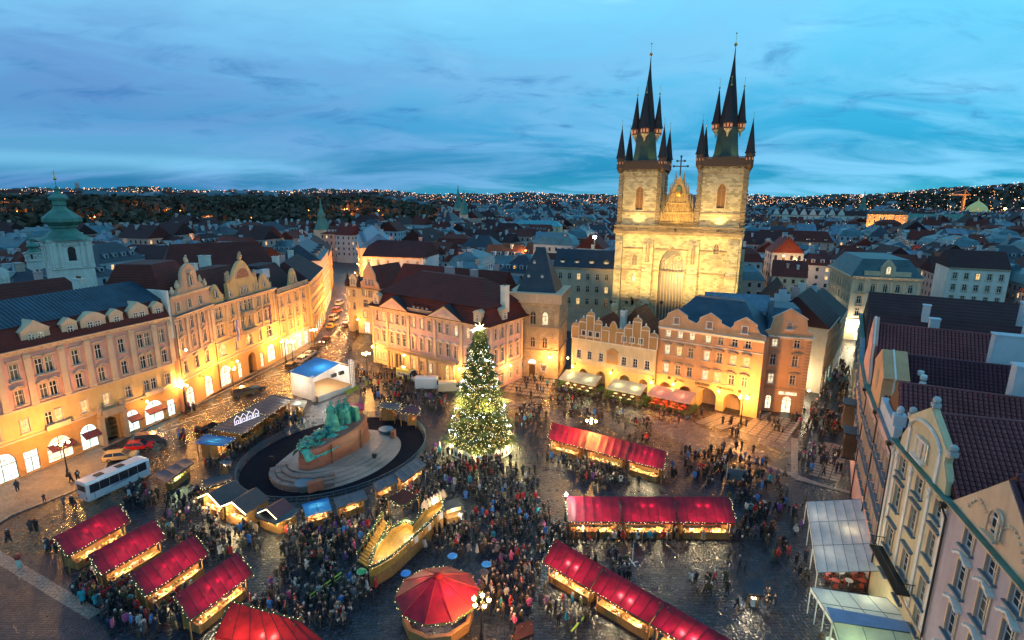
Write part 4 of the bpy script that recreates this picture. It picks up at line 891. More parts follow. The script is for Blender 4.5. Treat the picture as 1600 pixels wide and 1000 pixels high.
for u in xs(6,3,22): Z.dormer('left',u,1.3,20.3,.9,.8,1,s_zinc,s_zinc,'shed',(.6,.6),1); Z.dormer('right',u,1.3,20.3,.9,.8,1,s_zinc,s_zinc,'shed',(.6,.6),1)
# ================================================================ twin towered church
th=R(-23)
CH=thing('gothic_church','floodlit gothic church with two tall towers and dark spires','church',(28.6,149.5,0),th)
def chwall(b,x0,x1,y0,y1,z0,z1,m=0): b.box(x0,x1,y0,y1,z0,z1,m)
class HC(House):
    def __init__(s,ox,oy,W_,D_): s.W=W_; s.D=D_; s.ox,s.oy=ox,oy; s.root=CH; s.rnd=random.Random(3); s.ang=0
    def fr(s,side):
        o,a,l=House.fr(s,side); return ((o[0]+s.ox,o[1]+s.oy),a,l)
def tower(x0,y0,w,zt=48.0,wz=37.7,label=''):
    t=HC(x0,y0,w,w); c=w/2
    ops=[(c,1.9,wz,6.0,'gothic')]
    for sd in ('front','right','left','back'): t.wall(sd,32,zt,st_church,ops,thick=.9)
    for sd in ('front','right','left'):
        a=t.fr(sd)[1]
        o=ob('belfry_window',win_frame(1.9,6.0,'gothic',pl_trimd),CH,t.pt(sd,c,.3,wz),a); ob('louvre',win_pane(1.9,6.0,'gothic',plain('louvre_brown',(.22,.10,.03),.6) if 'louvre_brown' not in MATS else MATS['louvre_brown']),o)
        o=ob('surround',win_surround(2.0,6.1,'gothic',pl_trim),CH,t.pt(sd,c,-.02,wz),a)
        t.course(sd,37.0,.3,.2,pl_trimd,ext=.2); t.course(sd,zt-1.8,.12,.1,pl_trimd)
        q=MB()
        for k in range(9): q.box(w*(k+.5)/9-.28,w*(k+.5)/9+.28,-.45,-.002,zt-1.3,zt-.5)
        (ox,oy),a,_=t.fr(sd); q.build('corbel_table',st_church,CH,(ox,oy,0),a)
    b=MB(); 
    for qx in (x0,x0+w):
        for qy in (y0,y0+w): [b.cbox(qx,qy,32+k_*.8,1.3 if k_%2 else 1.05,1.05 if k_%2 else 1.3,.72) for k_ in range(int((zt-32.6)/.8))]
    b.build('corner_stones',st_dark,CH)
    # wooden gallery
    g=MB(); g.box(x0-1.0,x0+w+1.0,y0-1.0,y0+w+1.0,zt,zt+.5); g.build('gallery_floor',woodd,CH)
    g=MB()
    for (xa,ya,xb,yb) in ((x0-.9,y0-.9,x0+w+.9,y0-.9),(x0+w+.9,y0-.9,x0+w+.9,y0+w+.9),(x0+w+.9,y0+w+.9,x0-.9,y0+w+.9),(x0-.9,y0+w+.9,x0-.9,y0-.9)):
        L_=math.dist((xa,ya),(xb,yb)); an=math.atan2(yb-ya,xb-xa); g.cbox((xa+xb)/2,(ya+yb)/2,zt+1.95,L_,.35,.25,an); g.cbox((xa+xb)/2,(ya+yb)/2,zt+.3,L_,.16,1.6,an)
        for k in range(16): u=(k+.5)/16; g.cbox(xa+(xb-xa)*u,ya+(yb-ya)*u,zt+.5,.12,.22,1.3,an)
    g.build('gallery_rail',woodd,CH)
    # four corner turrets
    cx,cy=x0+c,y0+c
    for qx in (-1,1):
        for qy in (-1,1):
            ax,ay=cx+qx*(c+.35),cy+qy*(c+.35)
            q=MB(); q.lathe([(.4,zt-.9),(.95,zt+.2),(1.0,zt+.3),(1.0,zt+2.9)],ax,ay,8,0,rot=R(22.5)); q.build('turret_body',woodd,CH)
            q=MB()
            for k in range(8):
                t_=2*math.pi*k/8; q.cbox(ax+math.cos(t_)*.94,ay+math.sin(t_)*.94,zt+1.4,.08,.2,.5,t_)
            q.build('turret_window',MATS['oriel_glow'],CH)
            q=MB(); q.lathe([(1.35,zt+2.9),(1.1,zt+3.5),(.62,zt+6.8),(.16,zt+9.8),(.03,zt+10.6)],ax,ay,8,rot=R(22.5)); q.build('turret_spire',s_black,CH)
            q=MB(); q.blob(ax,ay,zt+10.7,.18,.18,.18); q.tube((ax,ay,zt+10.5),(ax,ay,zt+12.2),.035); q.blob(ax,ay,zt+12.2,.09,.09,.09); q.build('finial',m_gold,CH)
    # main spire
    q=MB(); prof=[(4.6,zt+.5),(3.7,zt+1.6),(3.1,zt+3.2),(2.75,zt+6),(2.45,zt+9.5),(2.2,zt+11.5),(1.4,zt+17.0),(.62,zt+22.0),(.2,zt+25.5),(.06,zt+28.2)]
    q.lathe(prof[:5],cx,cy,8,0,rot=R(22.5)); q.lathe(prof[4:],cx,cy,8,1,rot=R(22.5)); q.build('main_spire',[s_cop,s_black],CH)
    q=MB(); q.blob(cx,cy,zt+28.6,.42,.42,.42,n=10,k=6); q.tube((cx,cy,zt+28.2),(cx,cy,zt+31.0),.05); q.blob(cx,cy,zt+31.1,.2,.2,.2); q.build('spire_finial',m_gold,CH)
    for ax,ay in ((cx-2.85,cy),(cx+2.85,cy),(cx,cy-2.85),(cx,cy+2.85)):
        q=MB(); q.lathe([(.15,zt+7.2),(.35,zt+8.2),(1.05,zt+9.0)],ax,ay,8,rot=R(22.5)); q.build('oriel_bracket',pl_trim,CH)
        q=MB(); q.lathe([(1.05,zt+9.0),(1.05,zt+10.6)],ax,ay,8,rot=R(22.5)); q.build('oriel_body',MATS['oriel_wood'],CH)
        q=MB()
        for k in range(8):
            t_=2*math.pi*k/8; q.cbox(ax+math.cos(t_)*1.0,ay+math.sin(t_)*1.0,zt+9.4,.08,.36,.8,t_)
        q.build('oriel_window',MATS['oriel_glow'],CH)
        q=MB(); q.lathe([(1.4,zt+10.5),(1.1,zt+11.3),(.62,zt+14.5),(.14,zt+18.2),(.03,zt+18.8)],ax,ay,8,rot=R(22.5)); q.build('oriel_spire',s_black,CH)
        q=MB(); q.blob(ax,ay,zt+19,.26,.26,.26,n=8,k=5); q.tube((ax,ay,zt+18.8),(ax,ay,zt+20.9),.035); q.blob(ax,ay,zt+20.9,.1,.1,.1); q.build('finial',m_gold,CH)
plain('oriel_wood',(.20,.07,.03),.5); glasslit('oriel_glow',(1,.35,.12),.9)
tower(0,0,9.9,48.0,37.8); tower(19.7,0,10.6,48.6,38.5)
# lower west front
LW=HC(-.6,-1.2,31.4,11.5)
LW.wall('front',0,32.4,st_church,[(15.0,6.2,8.0,20.6,'gothic'),(5.4,1.3,23.4,3.0,'gothic'),(5.4,.9,19.0,2.2,'gothic'),(25.6,1.3,27.2,2.6,'gothic'),(5.4,.8,12.4,2.2,'cross')],thick=1.3)
for sd in ('left','right','back'): LW.wall(sd,0,32.4,st_church)
ws=glassm('great_window_glass',(.11,.10,.09),.35)
o=ob('great_window',MB().box(-.01,.01,0,.02,0,.01).mesh('great_window',pl_trim),CH,(14.4,-.2,8.0)); pane=ob('pane',win_pane(6.2,20.6,'gothic',ws),o)
b=MB()
for k in range(-3,4): b.box(k*.8-.09,k*.8+.09,-.12,.12,.1,15.6-abs(k)*.0)
b.build('mullion',pl_trim,o)
b=MB()
for k in range(16):   # flowing tracery in the head
    a_=random.uniform(0,6.28); x_=random.uniform(-2.1,2.1); z_=random.uniform(15.6,18.8-abs(x_)*.6); rr_=random.uniform(.45,.8)
    pp=[(x_+math.cos(t)*rr_,0,z_+math.sin(t)*rr_) for t in [a_+i*math.pi/5 for i in range(11)]]
    for p0_,p1_ in zip(pp[:-1],pp[1:]): b.tube(p0_,p1_,.09,n=4)
b.build('tracery',pl_trim,o)
for u,w,h in ((5.4,1.3,3.0),(25.6,1.3,2.6)): pass
LW.windows('front',[(5.4,1.3,23.4,3.0,'gothic'),(5.4,.9,19.0,2.2,'gothic'),(25.6,1.3,27.2,2.6,'gothic')],pl_trimd,[g_cur],None,pl_trim)
ob('surround',win_surround(6.3,20.7,'gothic',pl_trim,.3),CH,(14.4,-1.22,8.0))
for u0,u1,pj,zt in ((-.4,1.5,2.0,31.2),(7.0,9.6,1.8,30.6),(18.4,21.0,1.8,30.6),(27.6,30.2,2.0,31.2)):
    b=MB(); b.yprism([(-1.21,0),(-1.2-pj,0),(-1.2-pj,12),(-1.2-pj*.75,13),(-1.2-pj*.75,22),(-1.2-pj*.45,23.2),(-1.2-pj*.45,zt-1.6),(-1.21,zt)],u0,u1); b.build('buttress',st_church,CH)
    b=MB(); b.box(u0-.1,u1+.1,-1.3-pj*.8,-1.205,21.7,21.95); b.build('buttress_weathering',pl_trimd,CH)
for x_,z0_ in ((8.3,27),(19.7,27)):
    b=MB(); b.lathe([(.45,z0_-2.5),(.3,z0_-2),(.3,z0_+.6),(.42,z0_+.8),(.02,z0_+3)],x_,-2.6,6); b.build('pinnacle',pl_trimd,CH)
for z in (27.7,22.0,14.0): LW.course('front',z,.28,.25,st_dark)
b=MB(); b.box(-1.0,31.2,-2.0,-1.205,31.6,32.4); b.box(-1.0,31.2,-1.9,-1.7,33.6,33.85); b.box(-1.0,31.2,-1.9,-1.7,32.4,32.55)
for k in range(80):
    u=-.9+k*.4; b.add([(u,-1.85,32.55),(u+.12,-1.85,32.55),(u+.4,-1.85,33.6),(u+.28,-1.85,33.6),(u,-1.75,32.55),(u+.12,-1.75,32.55),(u+.4,-1.75,33.6),(u+.28,-1.75,33.6)],[(0,1,2,3),(7,6,5,4),(1,5,6,2),(4,0,3,7)]); b.add([(u+.28,-1.86,32.55),(u+.4,-1.86,32.55),(u+.12,-1.86,33.6),(u,-1.86,33.6),(u+.28,-1.78,32.55),(u+.4,-1.78,32.55),(u+.12,-1.78,33.6),(u,-1.78,33.6)],[(0,1,2,3),(7,6,5,4)])
b.build('balustrade',st_dark,CH)
b=MB(); b.box(-1,31.2,-1.2,11.5,32.42,32.6); b.build('ledge_floor',st_dark,CH)
# central gable with niches
cx=14.8; b=MB(); b.xprism([(9.95,32.6),(19.65,32.6),(19.5,34.4),(17.3,40.4),(16.2,43.4),(cx,46.6),(13.4,43.4),(12.3,40.4),(10.1,34.4)],-.3,.6); b.build('west_gable',stone('gable_stone',(.40,.25,.10),.8,.4,.5),CH)
b=MB()
for z,n,w,hh in ((34.9,7,8.2,2.0),(37.4,5,6.0,1.9),(39.8,3,3.6,1.8)):
    for k in range(n):
        x_=cx+(k-(n-1)/2)*w/n
        b.box(x_-.42,x_-.30,-.6,-.305,z,z+hh); b.box(x_+.30,x_+.42,-.6,-.305,z,z+hh)
        for (xa,za),(xb,zb) in zip(arcpts(.8,.6,6,'gothic')[:-1],arcpts(.8,.6,6,'gothic')[1:]): b.tube((x_+xa,-.5,z+hh+za),(x_+xb,-.5,z+hh+zb),.1,n=4)
        b.blob(x_,-.45,z+.8,.2,.18,.75,0,6,5)
    b.box(cx-w/2-.2,cx+w/2+.2,-.7,-.306,z-.3,z-.08)
b.build('niche_tracery',plain('tracery_gold',(.46,.30,.12),.7,0,.3,2),CH)
b=MB(); b.blob(cx,-.6,42.6,.8,.35,1.3,0,10,6,.1); b.lathe([(1.25,0),(1.25,.08)],0,0,16); b.f=b.f[:len(b.f)]; b.build('gilded_figure',m_gold,CH)
for sgn in (-1,1):
    for k in range(7):
        t_=k/7; xa=cx+sgn*(4.7-4.3*t_); za=34.6+10.6*t_
        q=MB(); hgt=1.6 if k%2 else 2.6; q.lathe([(.32,za),(.28,za+hgt*.4),(.38,za+hgt*.45),(.03,za+hgt+1.2)],xa,.15,6); q.build('pinnacle',st_dark,CH)
b=MB(); b.box(cx-.14,cx+.14,-.1,.18,46,51.0); b.box(cx-1.7,cx+1.7,-.08,.16,48.6,48.85); b.box(cx-.9,cx+.9,-.07,.15,49.9,50.1)
for x_,z_ in ((cx-1.7,48.72),(cx+1.7,48.72),(cx,51.1),(cx-.9,50),(cx+.9,50)): b.blob(x_,.04,z_,.3,.12,.3)
b.build('gable_cross',m_iron,CH)
# nave and side roofs behind
b=MB(); b.box(1,29.5,11.6,60,0,26); b.build('nave_wall',st_church,CH)
b=MB(); b.xprism([(0.5,26),(30,26),(15,41)],11.7,60.5); b.build('nave_roof',t_red,CH)
b=MB(); b.box(-1,30.6,10.31,11.6,0,33); b.build('rear_wall',st_church,CH)
for k in range(5):
    q=MB(); q.box(30,31.5,14+k*9,15.4+k*9,0,24); q.build('side_buttress',st_church,CH)
# ================================================================ right row (seen from above)
def erow(label,p0,p1,h,wallm,ru,depth,rise,floors,roofm,gpts=None,hood='flat',trim=None,nt=None,frame=None,panes=None,base=None):
    H=House('town_house',label,p0,p1,depth,h); trim=trim or pl_trim; ops=[]
    for z,hh in floors: ops+=[(u,1.35,z,hh,'six') for u in ru]
    H.wall('front',0,h,wallm,ops,[(5.2,base or wallm)]); 
    for sd in ('left','right','back'): H.wall(sd,0,h,wallm)
    a=0
    for i,(z,hh) in enumerate(floors):
        H.windows('front',[o for o in ops if o[2]==z],frame or m_frame,panes or [g_dark,g_cur,g_dark],pl_blue if False else s_zinc,trim,None if i==len(floors)-1 else hood,s_zinc if hood=='flat' else pl_trimw)
    H.course('front',5.2,.22,.2,trim); H.cornice('front',h+.02,trim,.42,.5,0,top=s_zinc if len(label)%2 else s_pat)
    # deep gable roof, ridge running away from the facade
    b=MB(); b.xprism([(-.1,h),(H.W+.1,h),(H.W/2,h+rise)],.4,depth+.1); b.build('roof',t_dark,H.root)  # dark base colour paints shade into the gaps between the laid tiles
    n=nt or (int(depth/.42),int(math.hypot(H.W/2,rise)/.42))
    if nt is not False:
        tiles(H.root,(H.W+.15,.4,h-.02),(H.W+.15,depth,h-.02),(H.W/2,depth,h+rise+.02),(H.W/2,.4,h+rise+.02),n[0],n[1],roofm)
        rt=MB()
        for k in range(int(depth/.45)): rt.tube((H.W/2,.4+k*.45,h+rise+.06),(H.W/2,.4+k*.45+.48,h+rise+.06),.16,.13,6)
        rt.build('ridge_tiles',roofm,H.root,kind='stuff')
    return H
E3,E2_,E1_,E0_=(48.3,70.6),(38.8,51.6),(35.2,39.7),(31.5,27.5)
e1=erow('cream baroque house with a curved pediment gable and iron balcony, behind the white canopies',E2_,E1_,18,pl_cream,[3.0,7.0,11.0],30,5.2,[(4.7,2.2),(7.5,2.3),(11.9,2.4),(15.6,1.7)],t_near)
e1.gable('front',[(1.4,18.1),(11.4,18.1),(11.2,19.2),(10.3,20.4),(10.3,21),(10.9,21.2),(6.4,23.8),(1.9,21.2),(2.5,21),(2.5,20.4),(1.6,19.2)],pl_cream,.6,0,'curved_gable',pl_cream,.12)
e1.windows('front',[(5.8,.8,18.9,1.7,'six'),(7.0,.8,18.9,1.7,'six')],m_frame,[g_lit],pl_trimw,pl_trimw,yoff=-.24)
b=MB(); p_=[(6.4+3.3*math.cos(math.pi*i/12),20.6+1.6*math.sin(math.pi*i/12)) for i in range(13)]
for (x0,z0),(x1,z1) in zip(p_[:-1],p_[1:]): b.tube((x0,-.1,z0),(x1,-.1,z1),.16,n=5)
b.box(3.0,3.5,-.15,-.001,18.2,20.6); b.box(9.3,9.8,-.15,-.001,18.2,20.6); b.build('gable_moulding',pl_trimw,e1.root)
for u,z in ((2.2,21.3),(10.7,21.3),(6.4,23.9)):
    b=MB(); b.cbox(u,.3,z,.6,.6,.35); b.blob(u,.3,z+.65,.33,.33,.33,0,10,6); b.build('stone_ball',pl_grey,e1.root)
e1.pilaster('front',[.4,1.5,5.0,9.0,12.1],5.6,17.4,.5,pl_trimw,.12)
b=MB(); b.box(2.2,9.6,-1.4,-.23,6.9,7.1); 
for k in range(38): b.box(2.25+k*.195,2.28+k*.195,-1.38,-1.35,7.1,8.1)
b.box(2.2,9.6,-1.4,-1.33,8.1,8.16); b.box(2.2,2.25,-1.35,0,8.1,8.16); b.box(9.55,9.6,-1.35,0,8.1,8.16)
for k in range(6): b.box(2.2,2.24,-1.3+k*.22,-1.27+k*.22,7.1,8.1); b.box(9.56,9.6,-1.3+k*.22,-1.27+k*.22,7.1,8.1)
b.build('iron_balcony',m_iron,e1.root)
e2=erow('lilac grey rococo house with stucco shell window hoods, nearest on the right',E1_,E0_,18.2,pl_lilac,[3.6,6.8,9.9],30,5.6,[(4.6,2.3),(8.6,2.5),(12.5,2.5),(16.2,1.7)],t_near2,hood='wave',trim=pl_trim)
e2.gable('front',[(.2,18.3),(13.4,18.3),(6.4,23.4)],pl_trim,.6,0,'pediment_gable',t_near2,.2)
b=MB()
for k in range(26):
    t_=k/25; x_=2.6+8*t_; z_=19.3+.7*math.sin(t_*11)+1.0*math.sin(t_*math.pi); b.blob(x_,-.05,z_,.2,.09,.13,0,6,4,.3)
b.build('stucco_relief',pl_trim,e2.root); e2.windows('front',[(6.4,1.2,19.2,1.8,'arch')],m_frame,[g_dark],pl_trim,pl_trim,yoff=-.24)
e0=erow('pink house with blue grey window ledges, left of the cream curved gable house',(43.7,61.2),(38.95,51.75),17.3,pl_rose,[1.8,4.3,6.8,9.2],26,5.0,[(5.6,2.2),(9.4,2.3),(13.2,2.0)],t_near)
b=MB(); b.box(.3,10,-.1,.6,17.35,18.9); b.build('attic_parapet',pl_blue,e0.root); b=MB(); b.cbox(9.2,.3,18.9,1.1,1.1,1.2); b.blob(9.2,.3,20.5,.35,.35,.5,0,8,6); b.build('parapet_pier',pl_blue,e0.root)
e00=erow('pink house with an orange gable holding an oval niche, in the right hand row',(48.6,70.9),(43.8,61.4),16.6,pl_rose,[1.8,4.3,6.8,9.2],30,6.2,[(5.6,2.2),(9.2,2.2),(12.8,2.0)],t_near2)
e00.gable('front',[(1.8,16.7),(9.2,16.7),(9.2,20.6),(9.8,20.8),(5.4,23.3),(1.1,20.8),(1.8,20.6)],pl_orange,2.6,0,'oval_gable',pl_trimw,.14)
b=MB(); b.blob(5.4,-.02,19.4,.9,.12,1.4,0,14,8); b.build('oval_niche',pl_trimd,e00.root)
e5=erow('pink house with scrolled gable and long tiled roof, fourth in the right hand row',(57.5,86.5),(48.8,71.2),15.8,pl_rose,[2.3,5.4,8.6,11.8,15],40,7.8,[(5.4,2.1),(8.8,2.1),(12.2,1.8)],t_near)
e5.gable('front',[(3,15.9),(14.5,15.9),(14.3,17.6),(12.2,19),(12,21.2),(8.8,24.6),(5.6,21.2),(5.4,19),(3.2,17.6)],pl_pink,.7,0,'scrolled_gable',pl_trimw,.16)
e6=erow('narrow pink gabled house at the far end of the right hand row',(68,103),(57.7,86.8),15.0,pl_pinkg,[3,7,11,15],40,7.0,[(5.4,2.0),(8.6,2.0),(11.8,1.8)],t_near2,nt=False)
e7=erow('far gabled house where the right hand row meets the cream corner block',(83,128),(68.2,103.3),14.5,pl_cream,[3,8,13,18,24],34,7.5,[(5,2),(8.2,2),(11.4,1.8)],t_dark,nt=False)
for H_,u_,z_ in ((e1,.12,17.3),(e2,.12,17.6),(e0,.12,16.7),(e00,.12,16)):
    q=MB(); q.tube((u_,-.55,z_),(u_,-.16,z_-.9),.09,n=6); q.tube((u_,-.16,z_-.9),(u_,-.16,.1),.09,n=6); q.box(u_-.25,u_+.25,-.75,-.35,z_,z_+.35); q.build('drainpipe',m_iron,H_.root)
for H_ in (B,C,D,V,X):
    q=MB(); q.tube((.1,-.3,H_.h-1),(.1,-.3,.3),.08,n=6); q.build('drainpipe',m_iron,H_.root)
# dark timber oriels on the street side
for k,(H,u,z) in enumerate(((e5,13.2,4.4),(e5,3.0,5.4))):
    o=ob('oriel',None,H.root,H.pt('front',u,0,z)); b=MB(); b.box(-1.5,1.5,-1.7,-.01,0,3.6); b.build('oriel_casing',woodd,o); b=MB(); b.box(-1.7,1.7,-1.9,-.01,3.6,3.8); b.box(-1.6,1.6,-1.8,-.01,-.25,0); b.build('oriel_roof',s_slate,o)
    for x_ in (-.75,.75): 
        w_=ob('oriel_window',win_frame(1.1,2.2,'six',m_framed),o,(x_,-1.9,.7)); ob('oriel_pane',win_pane(1.1,2.2,'plain',g_lit if k else g_dark),o,(x_,-1.89,.7))
# roof furniture
def stack(H,u,y,z0,z1,w,d,m=None): H.chimney(u,y,z0,z1,w,d,m or pl_blue,0)
stack(e1,9.0,16,19,24.5,2.6,2.2); stack(e0,4.4,12,19.5,25.4,1.6,4.4); stack(e00,4.2,13,19,26.2,1.4,4.6); stack(e5,9.5,17,20,26,1.0,1.2); stack(e5,3,8,18,24,1.2,1.2); stack(e6,5,22,17,25,3.0,2.6); stack(e6,10,8,18,24,1.2,1.0)
for H,u,y,z in ((e00,8.0,7.2,19.0),(e00,8.2,13.0,19.0),(e5,13,8.5,19),(e5,13.4,19,19),(e0,7.5,7,19)):
    d=ob('skylight',None,H.root,H.pt('right',y,H.W-u,z)); d.rotation_euler=(0,0,math.pi/2)
    b=MB(); b.add([(-.8,-.9,0),(.8,-.9,0),(.8,1.6,.75),(-.8,1.6,.75),(-.8,-.9,.75),(.8,-.9,.75)],[(0,1,5,4),(1,2,5),(0,4,3),(4,5,2,3)]); b.build('hatch',t_near2,d)
    b=MB(); b.quad((-.65,-.93,.08),(.65,-.93,.08),(.65,-.93,.66),(-.65,-.93,.66)); b.build('hatch_glass',g_dark,d)
# antenna frame
an=thing('antenna_frame','steel frame with four pale drum antennas on a dark tiled roof at right','antenna',(0,0,0)); 
q_=e00.root.matrix_basis@Vector((7.8,4.6,18.6)); an.location=q_; an.rotation_euler=(0,0,e00.ang)
b=MB()
for x_ in (-.9,.9): b.tube((x_,-.5,0),(x_,-.5,2.2),.05); b.tube((x_,.9,.6),(x_,.9,2.4),.05); b.tube((x_,-.5,2.0),(x_,.9,2.2),.05)
for z_ in (1.2,2.0): b.tube((-.9,-.5,z_),(.9,-.5,z_),.05)
b.build('frame',m_iron,an)
for x_,z_ in ((-.9,2.3),(.9,2.3),(-.9,1.4),(.9,1.5)):
    q=MB(); q.lathe([(.32,0),(.36,.08),(.36,.5),(.3,.6)],0,0,12); o=q.build('drum_antenna',m_white,an,(x_,-.6,z_),smooth=True)
# ================================================================ lamps
LP=2.1
def plight(parent,x,y,z,p,c=(1,.60,.24),r=.2,name='lamp_light'):
    p*=(LP if p>=250 and z>2.9 else 1.6)
    l=bpy.data.lights.new(name,'POINT'); l.energy=p; l.color=c; l.shadow_soft_size=r
    o=bpy.data.objects.new(name,l); COL.objects.link(o); o.location=(x,y,z); o.parent=parent; return o
WARM=(1,.44,.095); PALE=(1,.85,.55)
def streetlamp(label,x,y,h=5.2,n=4,p=900,c=WARM,globe=None,cat='street lamp',grp='cast iron lamps round the square'):
    t=thing('street_lamp',label,cat,(x,y,0),random.uniform(0,1.5),grp); globe=globe or e_lamp
    b=MB(); b.lathe([(.34,0),(.34,.3),(.22,.5),(.16,1.2),(.10,1.4),(.07,h-.6),(.12,h-.5),(.06,h)],n=8); b.build('post',m_iron,t)
    R_=.75 if n>1 else 0
    for k in range(n):
        a=2*math.pi*k/n; gx,gy=math.cos(a)*R_,math.sin(a)*R_
        if n>1:
            b=MB(); b.tube((0,0,h-.5),(gx*.6,gy*.6,h-.65),.04); b.tube((gx*.6,gy*.6,h-.65),(gx,gy,h-.1),.035); b.build('arm',m_iron,t)
        b=MB(); b.blob(gx,gy,h+.12,.2,.2,.24,0,8,6); g=b.build('globe',globe,t,smooth=True); g.visible_shadow=False
        b=MB(); b.lathe([(.16,h+.32),(.03,h+.5)],gx,gy,8); b.build('lamp_cap',m_iron,g)
    plight(t,0,0,h+.75,p*1.55,c,.35); return t
def wallamp(H,side,u,z,label,p=500,c=WARM,out=1.3):
    x,y,_=H.pt(side,u,-out,z); w=H.root.matrix_basis@Vector((x,y,z))
    t=thing('wall_lamp',label,'wall lamp',tuple(w),H.ang+H.fr(side)[1])
    b=MB(); b.tube((0,0,0),(0,out,.1),.04); b.box(-.2,.2,out-.06,out-.005,-.1,.3); b.build('bracket',m_iron,t)
    b=MB(); b.blob(0,-.05,-.15,.2,.2,.22,0,8,6); g=b.build('globe',e_lamp,t,smooth=True); g.visible_shadow=False
    plight(t,0,-.45,-.5,p*.42,c,.3); return t
for lb,px,py,p,n in (('four globe lamp post on the rounded pavement corner by the parked white coach',107,745,1700,4),('four globe lamp post in front of the teal roofed house, behind the red car',291,645,1700,4),
    ('four globe lamp post in front of the ornate yellow corner house',366,615,1500,4),('lamp post near the parked cars at the end of the left row',447,566,1100,4),('lamp post by the white lit shop windows of the balustraded house',458,567,900,4),
    ('lamp post where the lit street leaves the square',492,546,1400,4),('globe lamp post standing left of the long palace',574,588,3200,4),('lamp post rising behind the red stall roofs in front of the gable house',922,706,2300,4),
    ('lamp post in front of the orange house with lettering',1157,664,1900,4)):
    x,y=G(px,py); streetlamp(lb,x,y,5.4,n,p)
x,y=G(752,1005); streetlamp('tall candelabra with five glowing globes right of the round red tent',x,y,4.6,5,1500)
x,y=G(883,822); streetlamp('white glaring floodlight pole at the left end of the middle red stalls',x,y,4.4,1,650,(.85,1,.8),e_lampw,'floodlight')
wallamp(A,'front',6.8,5.2,'wall lamp between the first arched shop windows of the long pink house',900); wallamp(A,'front',34,5.4,'wall lamp near the right end of the long pink house',900)
wallamp(B,'front',.6,12.6,'bright wall lamp high on the corner of the salmon gabled house',350); wallamp(B,'front',6,5.3,'wall lamp over the middle of the salmon gabled house',1100)
wallamp(C,'front',4.8,5.2,'wall lamp left of the arched doorway of the ornate yellow house',1300); wallamp(C,'front',17.2,5.2,'wall lamp right of the arched doorway of the ornate yellow house',1300)
wallamp(D,'front',8.2,4.6,'wall lamp on the balustraded yellow house',1400,WARM,1.2)
wallamp(Q,'front',1.0,4.3,'wall lamp at the left end of the scalloped gable house',1000); wallamp(Q,'front',19.0,4.0,'wall lamp where the scalloped gable house meets the orange house',1500); wallamp(Q,'front',10.0,4.4,'wall lamp in the middle of the scalloped gable house',800)
wallamp(V,'front',13.2,4.6,'wall lamp between the two right arches of the orange lettered house',1500); wallamp(V,'front',18.6,4.4,'wall lamp at the right end of the orange lettered house',1500); wallamp(V,'front',4.2,4.2,'wall lamp between the two left arches of the orange lettered house',1000)
wallamp(T,'right',6,3.6,'wall lamp in the alley beside the stone tower house',1600); wallamp(P,'front',1.0,4.6,'wall lamp on the left corner of the long palace',1100); wallamp(P,'front',12.4,4.4,'wall lamp under the palace balcony at its left portal',420); wallamp(P,'front',29.6,4.4,'wall lamp beside the right portal of the palace',2400); wallamp(P,'right',6,5,'wall lamp on the short side of the palace',1900)
wallamp(T,'front',1.2,5.6,'wall lamp at the left corner of the stone tower house',4200); wallamp(T,'front',9.6,5.6,'wall lamp at the right corner of the stone tower house',4200)
wallamp(K,'front',5,4.6,'wall lamp on the gabled house with the pointed passage',1200); wallamp(X,'right',3,4.2,'wall lamp round the corner of the orange pedimented house',1500,PALE); wallamp(X,'right',12,4.2,'second wall lamp up the right hand street',2200,PALE)
wallamp(Z,'front',2,5,'wall lamp on the cream corner block beyond the street',4200,PALE); wallamp(Z,'front',12,5,'wall lamp right of the lit doorway of the cream corner block',3600,PALE); wallamp(Z,'left',14,5,'wall lamp on the long left side of the cream corner block',3600,PALE)
wallamp(e1,'front',6,3.0,'wall lamp under the iron balcony of the cream baroque house',200,(.9,1,.6)); wallamp(e0,'front',5,3.0,'wall lamp behind the upper white canopy',90,PALE); wallamp(e5,'front',9,4,'wall lamp under the oriels of the pink house with roof steps',300,PALE); wallamp(e2,'front',8,3.0,'wall lamp low on the lilac house',250,PALE)
# street beyond the left row: lamps hang along the fronts
for k,(x,y) in enumerate(((-60,196),(-67,222),(-76,252),(-84,285),(-56,176))): streetlamp('lamp in the orange lit street beyond the left row, number %s from the square'%('first second third fourth fifth'.split()[k]),x+3.5,y,5.4,1,6500,(1,.40,.09)).__setitem__('label','%s lamp counted away from the square in the orange lit street'%('second third fourth fifth first'.split()[k]))
